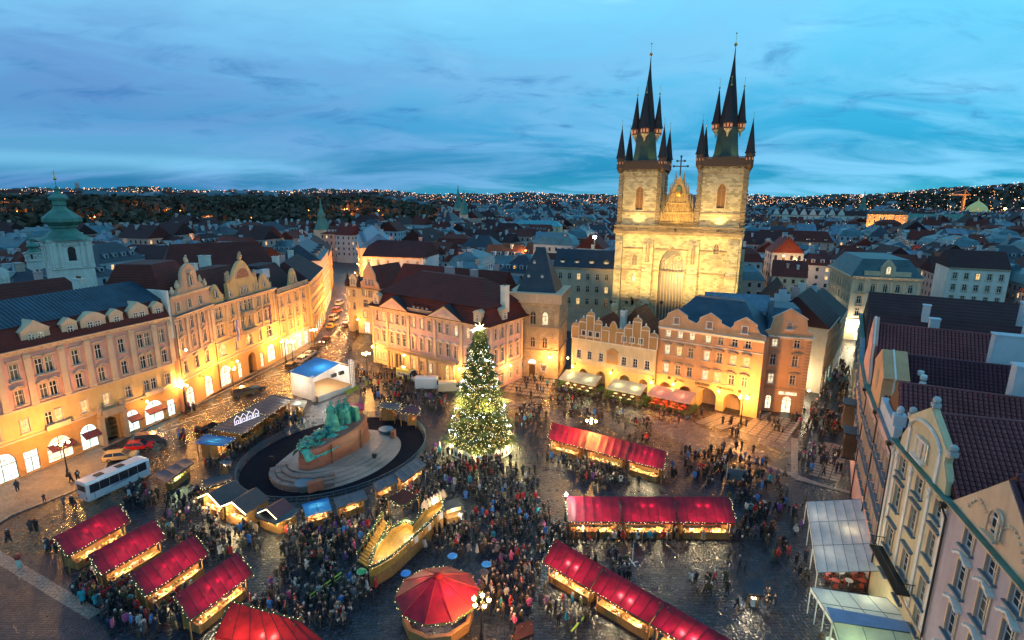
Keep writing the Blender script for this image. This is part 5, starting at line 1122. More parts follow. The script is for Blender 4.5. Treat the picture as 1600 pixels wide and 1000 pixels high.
# floodlights that light the church
def flood(label,x,y,z,tx,ty,tz,p,c=(1,.72,.30),ang=70,cat='floodlight'):
    t=thing('floodlight',label,cat,(x,y,z))
    b=MB(); b.cbox(0,0,0,.5,.5,.25); b.cbox(0,0,.25,.7,.35,.45); b.build('housing',m_iron,t)
    l=bpy.data.lights.new('flood_beam','SPOT'); l.energy=p*1.1; l.color=c; l.spot_size=R(ang); l.spot_blend=.6; l.shadow_soft_size=.3
    o=bpy.data.objects.new('flood_beam',l); COL.objects.link(o); o.parent=t; o.location=(0,0,.95)
    o.rotation_euler=Vector((tx-x,ty-y,tz-z)).to_track_quat('-Z','Y').to_euler(); return t
M_=Matrix.Translation((28.6,149.5,0))@Matrix.Rotation(th,4,'Z')
def cw(x,y,z): v=M_@Vector((x,y,z)); return v
FL=(1,.66,.22)
for i,(x,y,z,t_,p,a,lb) in enumerate((
    (3,-19,16,(4,0,25),26000,75,'left floodlight on a roof in front of the church'),(15,-20,17,(15,0,24),30000,75,'middle floodlight on a roof in front of the church'),(28,-19,17,(26,0,25),26000,75,'right floodlight on a roof in front of the church'),
    (8.5,-28,18,(5,0,42),34000,50,'left long throw floodlight aimed at the north tower'),(21,-28,18,(25,0,42),34000,50,'right long throw floodlight aimed at the south tower'),
    (5,-1.6,32.7,(5,.2,44),2600,110,'ledge floodlight at the foot of the left tower'),(25,-1.6,32.7,(25,.2,44),3000,110,'ledge floodlight at the foot of the right tower'),(14.8,-1.7,32.7,(14.8,0,42),900,100,'ledge floodlight below the central gable'),
    (33.5,5,30,(30,5,44),2500,90,'floodlight on the right side of the church'),(12.5,5,33,(10,5,44),1500,110,'floodlight between the towers facing left'),(17,5,33,(20,5,44),1500,110,'floodlight between the towers facing right'))):
    v=cw(x,y,z); w=cw(*t_); flood(lb,v.x,v.y,v.z,w.x,w.y,w.z,p,FL,a)
for k,(cx_,cy_,zt) in enumerate(((4.95,4.95,48),(25,5.3,48.6))):
    for s_ in (-1,1):
        v=cw(cx_+s_*3.9,cy_-4.2,zt+.6); w=cw(cx_+s_*.8,cy_,zt+8); flood('small %s greenish floodlight at the foot of the %s spire'%(('left','right')[s_>0],('left','right')[k]),v.x,v.y,v.z,w.x,w.y,w.z,420,(.75,1,.35),80)
# ================================================================ monument
ma=R(59); MO=thing('monument','green bronze monument on a red granite rock and stepped oval stone platform','monument',(-28.3,82.5,0),ma)
def ell(a,b_,n=48,cx=0,cy=0,p=2.0): return [(cx+a*abs(math.cos(2*math.pi*i/n))**(2/p)*(1 if math.cos(2*math.pi*i/n)>0 else -1),cy+b_*abs(math.sin(2*math.pi*i/n))**(2/p)*(1 if math.sin(2*math.pi*i/n)>0 else -1)) for i in range(n)]
c_,s_=math.cos(ma),math.sin(ma); w_=[(-28.3+x*c_-y*s_,82.9+x*s_+y*c_) for x,y in ell(15.6,12.6,56,.3,.4)]
sheet('dark_lawn_bed',w_,.03,plain('dark_bed',(.006,.007,.014),.9,0,.3,.5,.1),th=.05)
for i in range(5):
    f=1-i*.065; b=MB(); b.prism(ell(11.3*f if i else 11.3,8.2*f if i else 8.2,56,-.4+.15*i,-.9+.62*i*.6),.0 if i==0 else .1+i*.22-.25,.1+i*.22,0); b.build('step',st_step,MO)
ptop=.98
for k in range(26):
    for j in range(3):
        an=math.pi*(.80+.5*k/26); r0=1.0-.085*j; x0=-.4+10.9*r0*math.cos(an); y0=-.8+7.8*r0*math.sin(an); b=MB(); b.cbox(x0,y0,.3+.25*j,.75,.85,.5+random.uniform(0,.15),an+random.uniform(-.2,.2)); b.build('rough_stone',st_rock if False else plain('rough_granite',(.22,.14,.12),.7) if 'rough_granite' not in MATS else MATS['rough_granite'],MO)
b=MB(); b.lathe([(.9,0),(1.1,.9),(1.3,1.0),(1.3,1.25)],-9.9,-4.2,16); b.build('fire_bowl',s_zinc,MO); b=MB(); b.lathe([(.9,0),(1.1,.9),(1.3,1.0),(1.3,1.25)],9.9,-1.2,16); b.build('fire_bowl',s_zinc,MO)
b=MB(); b.cbox(-9.3,-5.9,.2,2.2,.8,1.5,R(-25)); b.build('end_block',st_rock,MO); b=MB(); b.cbox(9.6,-3.2,.2,1.4,.7,1.3,R(30)); b.build('end_block',st_rock,MO)
b=MB()
b.cbox(-1.2,-4.3,ptop,2.6,1.5,.05,R(4)); b.build('inscribed_slab',gd_slab,MO)
# rock: faceted courses
random.seed(5)
def rockpts(f,jx=.15):
    P_=[(-7.3,0),(-7.2,-1.6),(-5.6,-2.6),(-3.6,-2.7),(0,-2.9),(3.2,-2.5),(5.4,-1.7),(6.9,-.3),(6.8,1.6),(4.5,2.6),(1,3.1),(-3,3.0),(-6,2.0)]
    return [((x*f+random.uniform(-jx,jx)),(y*f+random.uniform(-jx,jx))) for x,y in P_]
b=MB(); zs_=[ptop-.1,ptop+.75,ptop+.8,ptop+1.7,ptop+1.76,ptop+2.5,ptop+3.0]; fs_=[1.0,1.0,.965,.975,.94,.95,.9]
P0=rockpts(1,.1); rings=[]
for z,f in zip(zs_,fs_):
    rings.append([(x*f+random.uniform(-.12,.12),y*f+random.uniform(-.12,.12),z+(0 if z<ptop+1.6 else (x+7)*.065*(z-ptop)/2.4)) for x,y in P0])
n_=len(P0); b.add([v for r_ in rings for v in r_],[(j*n_+i,j*n_+(i+1)%n_,(j+1)*n_+(i+1)%n_,(j+1)*n_+i) for j in range(len(rings)-1) for i in range(n_)]+[tuple(range((len(rings)-1)*n_,len(rings)*n_))])
b.build('granite_rock',st_rock,MO)
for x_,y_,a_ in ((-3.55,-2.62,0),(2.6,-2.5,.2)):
    b=MB(); b.add([(x_-.14,y_-.16,ptop),(x_+.18,y_-.2,ptop),(x_+.32,y_-.05,ptop+3.1),(x_+.02,y_-.05,ptop+3.1)],[(0,1,2,3)]); b.build('cleft_shade',woodd,MO)  # flat dark strip on the rock, painting the shade of a cleft
br=None
m_,n,l,b_=newmat('bronze_verdigris'); co=coords(n,l); a_=nz(n,l,co,1.2,6,.7); l.new(rmp(n,l,a_,[(.35,(.02,.10,.10,1)),(.5,(.04,.26,.22,1)),(.7,(.10,.48,.36,1))]),b_.inputs['Base Color']); b_.inputs['Roughness'].default_value=.45; b_.inputs['Metallic'].default_value=.3; bump(n,l,nz(n,l,co,3,5),b_,.6,.1); br=m_
def figure(x,y,z,h,rz=0,robe=1.0,lean=0,arms=True,head=True,n=12):
    b=MB(); prof=[(.40*robe,0),(.34*robe,.18),(.25*robe,.45),(.20,.62),(.215,.74),(.17,.82),(.06,.86),(.055,.88)]
    vs=[]; 
    for r,t in prof:
        for i in range(n):
            a=2*math.pi*i/n; f=1+.10*math.sin(i*3+t*4)*(1-t); vs.append((math.cos(a)*r*h*f*.5*1.15+lean*t*h,math.sin(a)*r*h*f*.5*.85,t*h))
    b.add(vs,[(j*n+i,j*n+(i+1)%n,(j+1)*n+(i+1)%n,(j+1)*n+i) for j in range(len(prof)-1) for i in range(n)])
    b.blob(lean*h,0,h*.93,h*.055,h*.065,h*.075,0,10,8); b.blob(lean*h,-.05*h,h*.90,h*.03,h*.03,h*.04,0,6,4)
    if arms:
        for s in (-1,1): b.tube((lean*h*.8+s*h*.115,0,h*.78),(lean*h*.7+s*h*.13,-h*.03,h*.60),h*.035,h*.03,6); b.tube((lean*h*.7+s*h*.13,-h*.03,h*.60),(lean*h*.6+s*h*.04,-h*.10,h*.56),h*.03,h*.025,6)
    o=b.build('bronze_figure',br,MO,(x,y,z),rz,smooth=True); return o
zt_=ptop+3.05
# flowing bronze ground over the rock
b=MB(); g_=[]; NX,NY=26,9
for i in range(NX+1):
    for j in range(NY+1):
        u=i/NX; v=j/NY*2-1; x_=-7.4+11.4*u; w_=2.6*math.sin(math.pi*min(1,.12+u*.95))**.5; e=abs(v); g_.append((x_,v*w_-.1,ptop+3.0+u*1.0-1.4*e**4+.35*math.sin(x_*2.3+v*3)*(1-e)+random.uniform(-.12,.12)))
b.add(g_,[(i*(NY+1)+j,(i+1)*(NY+1)+j,(i+1)*(NY+1)+j+1,i*(NY+1)+j+1) for i in range(NX) for j in range(NY)]); b.build('bronze_ground',br,MO)
fg=figure(-.2,.6,ptop+3.3,5.2,ma*0-R(60),1.25); fg['label']='tall robed bronze man standing alone on the rock'
for x_,y_,h_,l_ in ((1.9,.9,3.6,.1),(2.6,.2,3.9,-.05),(2.2,1.5,4.2,0),(3.1,1.3,4.3,.05),(3.4,.5,3.4,0),(1.5,1.8,3.2,.1)): figure(x_,y_,ptop+3.5,h_,random.uniform(-2,0),1.0,l_,n=9)
b=MB(); b.add([(3.0,-1.2,0),(4.3,-.9,0),(4.3,.9,0),(3.2,1.2,0),(3.2,-.9,3.0),(4.1,-.7,2.9),(4.1,.6,2.9),(3.3,.8,3.1)],[(0,1,5,4),(1,2,6,5),(2,3,7,6),(3,0,4,7),(4,5,6,7)]); b.build('bronze_slab',br,MO,(0.3,0,ptop+3.3))
for k in range(9):   # crouching and lying people
    x_=-6.6+k*.68; y_=random.uniform(-1.3,1.3); z_=ptop+3.1+(x_+7)*.12; a=random.uniform(0,6)
    b=MB(); b.blob(0,0,.35,.75,.38,.34,0,10,6,.08); b.blob(.75,.1,.55,.22,.2,.24,0,8,6); b.tube((.3,.25,.4),(.9,.5,.15),.14,.09); b.tube((-.4,.2,.3),(-1.2,.35,.35),.2,.14); b.tube((-1.2,.35,.35),(-1.5,.1,-.1),.14,.1); b.tube((-.4,-.2,.3),(-1.1,-.5,.2),.2,.13)
    b.build('bronze_lying_figure',br,MO,(x_,y_,z_),a,smooth=True)
flood('small floodlight beside the red rock aimed at the bronze figures',-21.5,79.5,1.2,-28.5,83,6,450,(.6,1,.7),70)
flood('small floodlight left of the monument platform aimed at the bronze figures',-38,80,.4,-29,82,6,700,(.6,1,.75),60)
# fence ring round the bed
FE=thing('basin_fence','pale metal railing running round the dark oval bed of the monument','fence',(-28.3,82.9,0),ma)
ep=ell(16.0,13.0,56,.3,.4)
for i in range(56):
    (x0,y0),(x1,y1)=ep[i],ep[(i+1)%56]; an=math.atan2(y1-y0,x1-x0); L_=math.dist((x0,y0),(x1,y1)); mx_,my_=(x0+x1)/2,(y0+y1)/2
    b=MB(); b.cbox(0,0,1.05,L_*.96,.06,.06); b.cbox(0,0,.15,L_*.96,.05,.05); b.cbox(0,0,.6,L_*.96,.04,.04); b.cbox(-L_*.47,0,0,.07,.07,1.12)
    for k in range(8): b.cbox(-L_*.42+k*L_*.12,0,.15,.03,.03,.9)
    b.build('railing_panel',s_zinc,FE,(mx_,my_,0),an)
# ================================================================ christmas tree
tx,ty=-5.2,86.0; XT=thing('christmas_tree','tall decorated christmas tree with white and gold lights and a bright star on top','christmas tree',(tx,ty,0))
b=MB(); b.lathe([(.45,0),(.35,6),(.2,14),(.05,20)],n=8); b.build('trunk',woodd,XT)
random.seed(11)
leafm,n,l,bb=newmat('fir_needles'); co=coords(n,l); a_=nz(n,l,co,1.5,4); l.new(rmp(n,l,a_,[(.3,(.05,.07,.015,1)),(.7,(.20,.23,.05,1))]),bb.inputs['Base Color']); bb.inputs['Roughness'].default_value=.6
def trad(z): return 5.2*max(0,(1-(z-1.6)/19.0))**.82+.12
lv=MB(); lv2=MB()
for k in range(17000):
    a=random.uniform(0,6.2832); z=1.6+18.9*random.random()**1.45; lay=.86+.14*math.sin(z*4.0+1.2*math.sin(a*3)); r=trad(z)*(.5+.5*random.random()**.4)*lay*(1.09+.10*math.sin(a*5+z*1.7)+.07*math.sin(a*11-z*2.9)+.05*math.sin(z*7))
    x,y=math.cos(a)*r,math.sin(a)*r; s=random.uniform(.22,.48); d=Vector((math.cos(a),math.sin(a),random.uniform(-.5,.15))).normalized(); t=d.cross(Vector((random.uniform(-.4,.4),random.uniform(-.4,.4),1))).normalized()
    p=Vector((x,y,z)); q=p+d*s*1.5
    (lv if k%2 else lv2).add([p-t*s*.42,p+t*s*.42,q+t*s*.1,q-t*s*.1],[(0,1,2,3)])
lv.build('fir_foliage',leafm,XT,kind='stuff'); lv2.build('fir_foliage_inner',leafm,XT,kind='stuff')
def bulbs(mb,pts,r=.06):
    for x,y,z in pts: mb.add([(x+r,y,z),(x,y+r,z),(x-r,y,z),(x,y-r,z),(x,y,z+r),(x,y,z-r)],[(0,1,4),(1,2,4),(2,3,4),(3,0,4),(1,0,5),(2,1,5),(3,2,5),(0,3,5)])
bp=[];
for k in range(2700):
    z=1.8+18.4*random.random()**1.35; a=random.uniform(0,6.2832); r=trad(z)*random.uniform(.86,1.04); bp.append((math.cos(a)*r,math.sin(a)*r,z))
b=MB(); bulbs(b,bp,.045); e_tree=glow('tree_bulb',(1,.80,.32),5,False); b.build('tree_lights',e_tree,XT,kind='stuff')
gp=[]
for z0,dz in ((16.5,1.0),(12.6,1.3),(8.4,1.5),(4.6,1.5)):
    for k in range(80):
        a=2*math.pi*k/80; z=z0-dz*abs(math.sin(a*2.5))+random.uniform(-.25,.25); r=trad(z)*1.04; gp.append((math.cos(a)*r,math.sin(a)*r,z))
b=MB(); bulbs(b,gp,.05); b.build('white_light_garland',e_bulbw,XT,kind='stuff')
e_orn=glow('ornament_glow',(.7,.9,1),9,False)
for k in range(34):
    z=2.6+15.5*random.random()**1.2; a=-math.pi/2+random.uniform(-1.9,1.9); r=trad(z)*1.05; b=MB(); b.blob(0,0,0,.12,.12,.12,0,8,6); b.build('star_ornament',e_orn,XT,(math.cos(a)*r,math.sin(a)*r,z))
for k in range(22):
    z=2.6+13*random.random()**1.2; a=-math.pi/2+random.uniform(-1.9,1.9); r=trad(z)*1.05; b=MB(); b.lathe([(.12,0),(.3,.3),(.22,.5),(.05,.55)],0,0,8); b.build('bell_ornament',MATS['gilding'],XT,(math.cos(a)*r,math.sin(a)*r,z))
b=MB()
for k in range(8):
    a=math.pi*k/4; b.tube((0,0,20.7),(math.cos(a)*.95,-.1,20.7+math.sin(a)*.95),.11,.01,4)
b.blob(0,0,20.7,.28,.2,.28); b.tube((0,0,20.7),(-1.5,.1,20.3),.08,.02,4); b.tube((-.2,.1,20.6),(-1.2,.1,20.0),.06,.02,4); b.build('tree_star',glow('star_glow',(1,.85,.5),16,False),XT)
plight(XT,0,-1.2,21.2,260,PALE,.4)
for a in range(6): plight(XT,math.cos(a*1.047+.5)*6.0,math.sin(a*1.047+.5)*6.0,1.7,480,(1,.84,.34),.5)
for a in range(5): plight(XT,math.cos(a*1.257)*4.6,math.sin(a*1.257)*4.6,9.5,420,(1,.84,.4),.5)
RF=thing('tree_fence','round low enclosure with white cut out house shapes round the foot of the christmas tree','fence',(tx,ty,0))
wcut=glow('lit_cutout',(1,.86,.5),1.0,False)
for k in range(32):
    a=2*math.pi*k/32; w=2*math.pi*5.3/32; b=MB(); hh=1.1+.35*(k%2); b.xprism([(-w*.46,0),(w*.46,0),(w*.46,hh),(0,hh+.55),(-w*.46,hh)],-.05,.05); o=b.build('fence_panel',m_white if k%3 else wcut,RF,(math.cos(a)*5.3,math.sin(a)*5.3,0),a+math.pi/2)
    b=MB(); b.box(-w*.2,w*.2,.052,.07,.2,.9); b.box(-w*.2,w*.2,-.07,-.052,.2,.9); b.build('cutout',woodd,o)
b=MB(); b.lathe([(5.5,0),(5.5,.06),(4.9,.06)],n=40); b.build('fence_base',m_white,RF)
# ================================================================ stalls
FOOT=[]
def garl(parent,pts,r=.09,nb=5,drop=.0,mat=None,name='fairy_lights'):
    g=MB(); b=MB(); L_=0
    for p,q in zip(pts[:-1],pts[1:]):
        p=Vector(p);q=Vector(q); g.tube(p,q,r,n=5); n=max(1,int((q-p).length*nb))
        for k in range(n):
            c=p.lerp(q,(k+.5)/n); b_=c+Vector((random.uniform(-1,1),random.uniform(-1,1),random.uniform(-1,1)))*r*1.25; bulbs(b,[tuple(b_)],.045)
    o=g.build('garland',green_m,parent); b.build(name,mat or e_bulb,o,kind='stuff'); return o
def goods(mb,x0,x1,y0,y1,z,n,mats):
    for k in range(n):
        x=random.uniform(x0,x1); y=random.uniform(y0,y1); s=random.uniform(.06,.16)
        mb.cbox(x,y,z,s*1.6,s,s*random.uniform(.8,2),random.uniform(0,3),random.randrange(mats))
gm=[plain('goods_red',(.4,.05,.03),.5),plain('goods_white',(.6,.55,.45),.5),plain('goods_brown',(.25,.12,.05),.5),plain('goods_green',(.06,.15,.05),.5),plain('goods_gold',(.5,.3,.08),.4)]
def stall(name,label,BL,BR,FR,FL,zb,zf,roofm,nseg=5,light=260,front=True,ridge=False,wall=None,grp=None,counter=True,lightc=(1,.72,.36),backwall=True,ends=True,glowin=True,garls='FLR',cat='market stall',cb=None,npl=2,spots=False):
    """BL..FR: roof corners on plan; the selling side is FL-FR"""
    FOOT.append([BL,BR,FR,FL])
    wall=wall or wood
    cx=(BL[0]+BR[0]+FR[0]+FL[0])/4; cy=(BL[1]+BR[1]+FR[1]+FL[1])/4
    an=math.atan2(FR[1]-FL[1],FR[0]-FL[0]); t=thing(name,label,cat,(cx,cy,0),an,grp)
    c,s=math.cos(-an),math.sin(-an); lc=lambda p:((p[0]-cx)*c-(p[1]-cy)*s,(p[0]-cx)*s+(p[1]-cy)*c)
    bl,br_,fr,fl=map(lc,(BL,BR,FR,FL))
    V_=lambda p,z:Vector((p[0],p[1],z)); q0,q1,q2,q3=V_(bl,zb),V_(br_,zb),V_(fr,zf),V_(fl,zf)
    # canvas with slight sag between rafters
    b=MB(); n=nseg*4; m=5; vs=[]
    for j in range(m+1):
        for i in range(n+1):
            u=i/n; v=j/m; p=(q0*(1-u)+q1*u)*(1-v)+(q3*(1-u)+q2*u)*v
            sag=.13*abs(math.sin(math.pi*u*nseg))*math.sin(math.pi*v)
            vs.append((p.x,p.y,p.z-sag))
    b.add(vs,[(j*(n+1)+i,j*(n+1)+i+1,(j+1)*(n+1)+i+1,(j+1)*(n+1)+i) for j in range(m) for i in range(n)])
    b.f=[f[::-1] for f in b.f]
    if ridge:
        bk=[V_((bl[0],bl[1]+1.0),zb-1.3),V_((br_[0],br_[1]+1.0),zb-1.3)]; b.quad(q0,bk[0],bk[1],q1)
    # valance
    b.quad(q3+Vector((0,-.01,-.28)),q2+Vector((0,-.01,-.28)),q2+Vector((0,-.01,0)),q3+Vector((0,-.01,0)))
    b.build('canopy',roofm,t,smooth=True)
    if nseg>1:
        r=MB()
        for i in range(nseg+1):
            u=i/nseg; r.tube(q0*(1-u)+q1*u+Vector((0,0,.0)),q3*(1-u)+q2*u+Vector((0,0,.0)),.04,n=4)
        r.build('rafters',MATS.get('seam_dark_red') or plain('seam_dark_red',(.06,.005,.01),.7) if roofm in(f_red,f_redb) else woodd,t)
    for k,(p,z) in enumerate(((bl,zb),(br_,zb),(fr,zf),(fl,zf))):
        ix=.35*(1 if p[0]<0 else -1); iy=(-.3 if k<2 else .7); b=MB(); b.cbox(p[0]+ix,p[1]+iy,0,.12,.12,z-.12); b.build('post',wall,t)
    xl=max(bl[0],fl[0])+.4; xr=min(br_[0],fr[0])-.4; yb=min(bl[1],br_[1])-.35; yf=max(fl[1],fr[1])+.75
    if backwall:
        np_=max(2,int((xr-xl)/1.1)); pw=(xr-xl)/np_
        for k in range(np_): b=MB(); b.box(xl+k*pw+.02,xl+(k+1)*pw-.02,yb,yb+.06,.05,zb-.35); b.build('wall_panel',wall,t)
    if ends:
        for xx in (xl,xr): b=MB(); b.add([(xx,yb,.05),(xx,yf+.6,.05),(xx,yf+.6,zf-.15),(xx,yb,zb-.35),(xx+.05,yb,.05),(xx+.05,yf+.6,.05),(xx+.05,yf+.6,zf-.15),(xx+.05,yb,zb-.35)],[(0,1,2,3),(7,6,5,4),(1,5,6,2),(0,4,5,1),(3,2,6,7)]); b.build('end_panel',wall,t)
    if counter:
        b=MB(); b.box(xl+.06,xr-.06,yf,yf+.7,0,.95); b.box(xl,xr,yf-.12,yf+.72,.95,1.02); cc=b.build('counter',cb or wall,t)
        b=MB(); goods(b,xl+.2,xr-.2,yf,yf+.6,1.02,int((xr-xl)*9),5); b.build('goods',gm,cc,kind='stuff')
        b=MB(); goods(b,xl+.2,xr-.2,yb-.5,yb-.1,1.3,int((xr-xl)*5),5); b.build('goods',gm,t,kind='stuff')
    if glowin:
        b=MB(); nl=max(1,int((xr-xl)/2.2))
        for k in range(nl): x=xl+(xr-xl)*(k+.5)/nl; b.tube((x-.45,yf+.3,zf-.25),(x+.45,yf+.3,zf-.25),.06,n=6)
        b.build('strip_lamp',e_strip,t)
    for k in range(npl):
        x=xl+(xr-xl)*(k+.5)/npl
        if spots: plight(t,(k-.5)*1.1,yb-.95,zb-.62,36,(1,.62,.5),.2); plight(t,x,yf+.1,1.75,light*.42,(1,.80,.42),.12)
        else: plight(t,x,(yf+yb)/2+.1,zf-.55,light/npl,lightc,.18)
    if 'F' in garls: garl(t,[tuple(q3+Vector((0,-.05,-.05))),tuple(q2+Vector((0,-.05,-.05)))])
    if 'L' in garls: garl(t,[tuple(q0+Vector((-.05,0,0))),tuple(q3+Vector((-.05,0,0)))])
    if 'R' in garls: garl(t,[tuple(q1+Vector((.05,0,0))),tuple(q2+Vector((.05,0,0)))])
    if 'B' in garls: garl(t,[tuple(q0+Vector((0,.05,0))),tuple(q1+Vector((0,.05,0)))])
    return t
zz=lambda x,y:(x/3.333,700+y/3.333)
lab=['red roofed stall nearest the white coach, first of the four slanting ones at left','second of the four slanting red stalls at left, with a red banner at its end','third of the four slanting red stalls at left, with an open counter at its end','fourth of the four slanting red stalls at left, nearest the bottom edge']
for k,q in enumerate((((275,465),(615,290),(680,380),(350,565)),((460,555),(805,370),(865,465),(525,665)),((672,660),(1010,450),(1085,550),(760,770)),((905,770),(1240,540),(1315,655),(990,900)))):
    p=[G(*zz(*q[0]),3.9),G(*zz(*q[1]),3.9),G(*zz(*q[2]),2.8),G(*zz(*q[3]),2.8)]
    stall('market_stall',lab[k],*p,3.9,2.8,f_red,7,520,grp='red roofed market stalls',spots=True,ridge=True)
z5=lambda x,y:(820+x/2.778,640+y/2.778)
def strip(q,cuts,labs,zb=3.9,zf=2.8,fabs=None):
    a,b_,c,d=[Vector(G(*z5(*p),z)) for p,z in zip(q,(zb,zb,zf,zf))]
    for k in range(len(cuts)-1):
        u0,u1=cuts[k]+.004,cuts[k+1]-.004; f=lambda u,p,r:tuple(p*(1-u)+r*u)
        stall('market_stall',labs[k],f(u0,a,b_),f(u1,a,b_),f(u1,d,c),f(u0,d,c),zb,zf,(fabs or [f_red]*9)[k],6,560,grp='red roofed market stalls',garls='F'+('L' if k==0 else '')+('R' if k==len(cuts)-2 else ''),spots=True,ridge=True)
strip(((118,55),(622,182),(602,262),(98,126)),(0,.34,.70,1),['left third of the upper right row of red stalls, nearest the christmas tree','middle third of the upper right row of red stalls, beside the glowing lamp','right third of the upper right row of red stalls'])
strip(((176,376),(892,378),(920,492),(184,486)),(0,.325,.655,1),['left unit of the straight middle row of red stalls','centre unit of the straight middle row of red stalls','right unit of the straight middle row of red stalls'])
strip(((130,558),(905,1005),(820,1090),(76,660)),(0,.33,.68,1),['upper left unit of the slanting bottom right row of red stalls','middle unit of the slanting bottom right row of red stalls','lowest unit of the slanting bottom right row of red stalls, cut by the frame'])
p=[G(*zz(1205,800),4.2),G(*zz(1560,900),4.2),G(*zz(1780,1100),2.8),G(*zz(1120,1000),2.8)]
stall('market_stall','large bright red ribbed tent roof at the bottom edge, left of centre',*p,4.2,3.2,f_redb,7,700,grp=None,spots=True,backwall=False,garls='LB',cat='tent',counter=False,glowin=False)
# round tent
cx_,cy_=-7.25,47.3; RT=thing('round_tent','large ten sided red tent roof with fairy lights, at the bottom centre','tent',(cx_,cy_,0))
for k in range(10):
    a0=2*math.pi*k/10+.16; a1=2*math.pi*(k+1)/10+.16; b=MB(); vs=[]; 
    for j in range(5):
        t_=j/4; r=.45+(4.15-.45)*t_; z=5.0-1.95*t_-.18*math.sin(math.pi*t_)
        for i in range(4): a=a0+(a1-a0)*i/3; rr=r*math.cos(math.pi/10)/math.cos((a-a0)-(math.pi/10)); vs.append((math.cos(a)*rr,math.sin(a)*rr,z))
    b.add(vs,[(j*4+i,(j+1)*4+i,(j+1)*4+i+1,j*4+i+1) for j in range(4) for i in range(3)]); b.build('canvas_panel',f_red,RT,smooth=True)
    b=MB(); b.tube((math.cos(a0)*.45,math.sin(a0)*.45,5.0),(math.cos(a0)*4.2,math.sin(a0)*4.2,3.02),.045,n=4); b.build('tent_rib',fabm('rib_red',(.25,.01,.02)) if 'rib_red' not in MATS else MATS['rib_red'],RT)
b=MB(); b.lathe([(.5,4.95),(.5,5.15),(.3,5.3),(.02,5.35)],n=10); b.build('tent_cap',f_redb,RT)
garl(RT,[(math.cos(2*math.pi*k/10+.16)*4.2,math.sin(2*math.pi*k/10+.16)*4.2,2.95) for k in range(11)])
for k in range(10):
    a=2*math.pi*k/10+.16+math.pi/10; b=MB(); b.cbox(0,0,0,2.1,.1,1.0); b.cbox(0,.1,1.0,2.2,.4,.06); b.build('bar_counter',wood,RT,(math.cos(a)*3.35,math.sin(a)*3.35,0),a+math.pi/2)
b=MB(); b.tube((0,0,0),(0,0,4.9),.1); b.build('mast',woodd,RT)
for x_,y_ in ((-1.3,.9),(1.2,-.9)): plight(RT,x_,y_,3.6,120,(1,.55,.5),.2)
plight(RT,0,0,2.0,150,(1,.8,.5),.3)
z3=lambda x,y:(300+x/3.125,540+y/3.125)
def st3(name,lb,q,zb,zf,mat,f=z3,**k):
    p=[G(*f(*q[0]),zb),G(*f(*q[1]),zb),G(*f(*q[2]),zf),G(*f(*q[3]),zf)]; return stall(name,lb,*p,zb,zf,mat,**k)
slat=plain('slat_roof',(.07,.07,.09),.5,.1,.3,2)
st3('market_hut','long low hut with slatted dark roof, front half of the pair left of the monument',((92,410),(243,322),(368,346),(248,432)),3.0,2.9,slat,nseg=7,light=60,npl=1,garls='FLRB',glowin=False,lightc=WARM)
st3('market_hut','long low hut with slatted dark roof, rear half of the pair left of the monument',((247,318),(395,240),(492,262),(372,343)),3.0,2.9,slat,nseg=7,light=60,npl=1,garls='FLRB',glowin=False,lightc=WARM)
CU=thing('cutout_houses','white lit house front cut outs standing on the slatted hut roofs','decoration',(*G(*z3(270,370),2.9),3.0),R(60))
for k in range(4):
    b=MB(); o_=ob('house_cutout',None,CU,(-1.8+k*1.2,0,0)); 
    for p_,q_ in (((-.5,0),(-.5,1.0)),((-.5,1),(0,1.6)),((0,1.6),(.5,1)),((.5,1),(.5,0)),((-.5,.1),(.5,.1)),((-.2,.2),(-.2,.7)),((.2,.2),(.2,.7)),((-.2,.7),(.2,.7))): b.tube((p_[0],0,p_[1]),(q_[0],0,q_[1]),.05,n=4)
    b.build('light_tube',glow('tube_white',(.9,.85,1),1.2,False) if 'tube_white' not in MATS else MATS['tube_white'],o_)
st3('snack_kiosk','small cream roofed kiosk with a lit front, beside the white stage',((478,290),(508,262),(562,268),(545,302)),2.6,2.5,f_cream,nseg=1,light=160,npl=1,garls='',lightc=(.9,1,.7))
st3('food_stall','stall with a shiny blue and grey awning and lit front, left of the monument railing',((8,478),(62,432),(216,450),(152,492)),3.1,2.7,f_blue,nseg=4,light=380,garls='FR')
st3('small_tent','small dark square tent by the people left of the monument',((128,572),(152,558),(196,562),(188,590)),2.5,2.4,slat,nseg=1,light=60,npl=1,garls='')
st3('flat_kiosk','flat dark blue roofed kiosk edged with white light at the left of the wooden huts',((52,655),(190,622),(197,655),(48,702)),2.7,2.6,s_slate,nseg=1,light=160,npl=1,garls='FL')
st3('blue_stall','stall with bright blue tarpaulin roof between the huts and the monument',((535,775),(665,740),(682,795),(552,828)),3.0,2.5,f_blue,nseg=2,light=330,npl=1,garls='')
st3('sausage_stall','dark roofed counter stall with a white strip light, first right of the blue tarpaulin',((690,748),(838,702),(858,742),(706,792)),2.7,2.4,slat,nseg=2,light=260,npl=1,garls='')
st3('sausage_stall','dark roofed counter stall with white strip light, second right of the blue tarpaulin',((882,672),(990,622),(1008,660),(900,712)),2.7,2.4,slat,nseg=2,light=300,npl=1,garls='')
st3('grill_stall','long dark roofed grill stall with brightly lit front, right of the monument steps',((985,625),(1098,545),(1145,580),(1030,665)),2.8,2.5,slat,nseg=4,light=600,npl=2,garls='')
st3('magenta_stall','stall with a magenta canopy behind the bronze monument',((765,285),(838,280),(842,308),(772,318)),2.8,2.5,fabric('magenta_canvas',(.30,.03,.16),.4),nseg=3,light=60,npl=1,garls='')
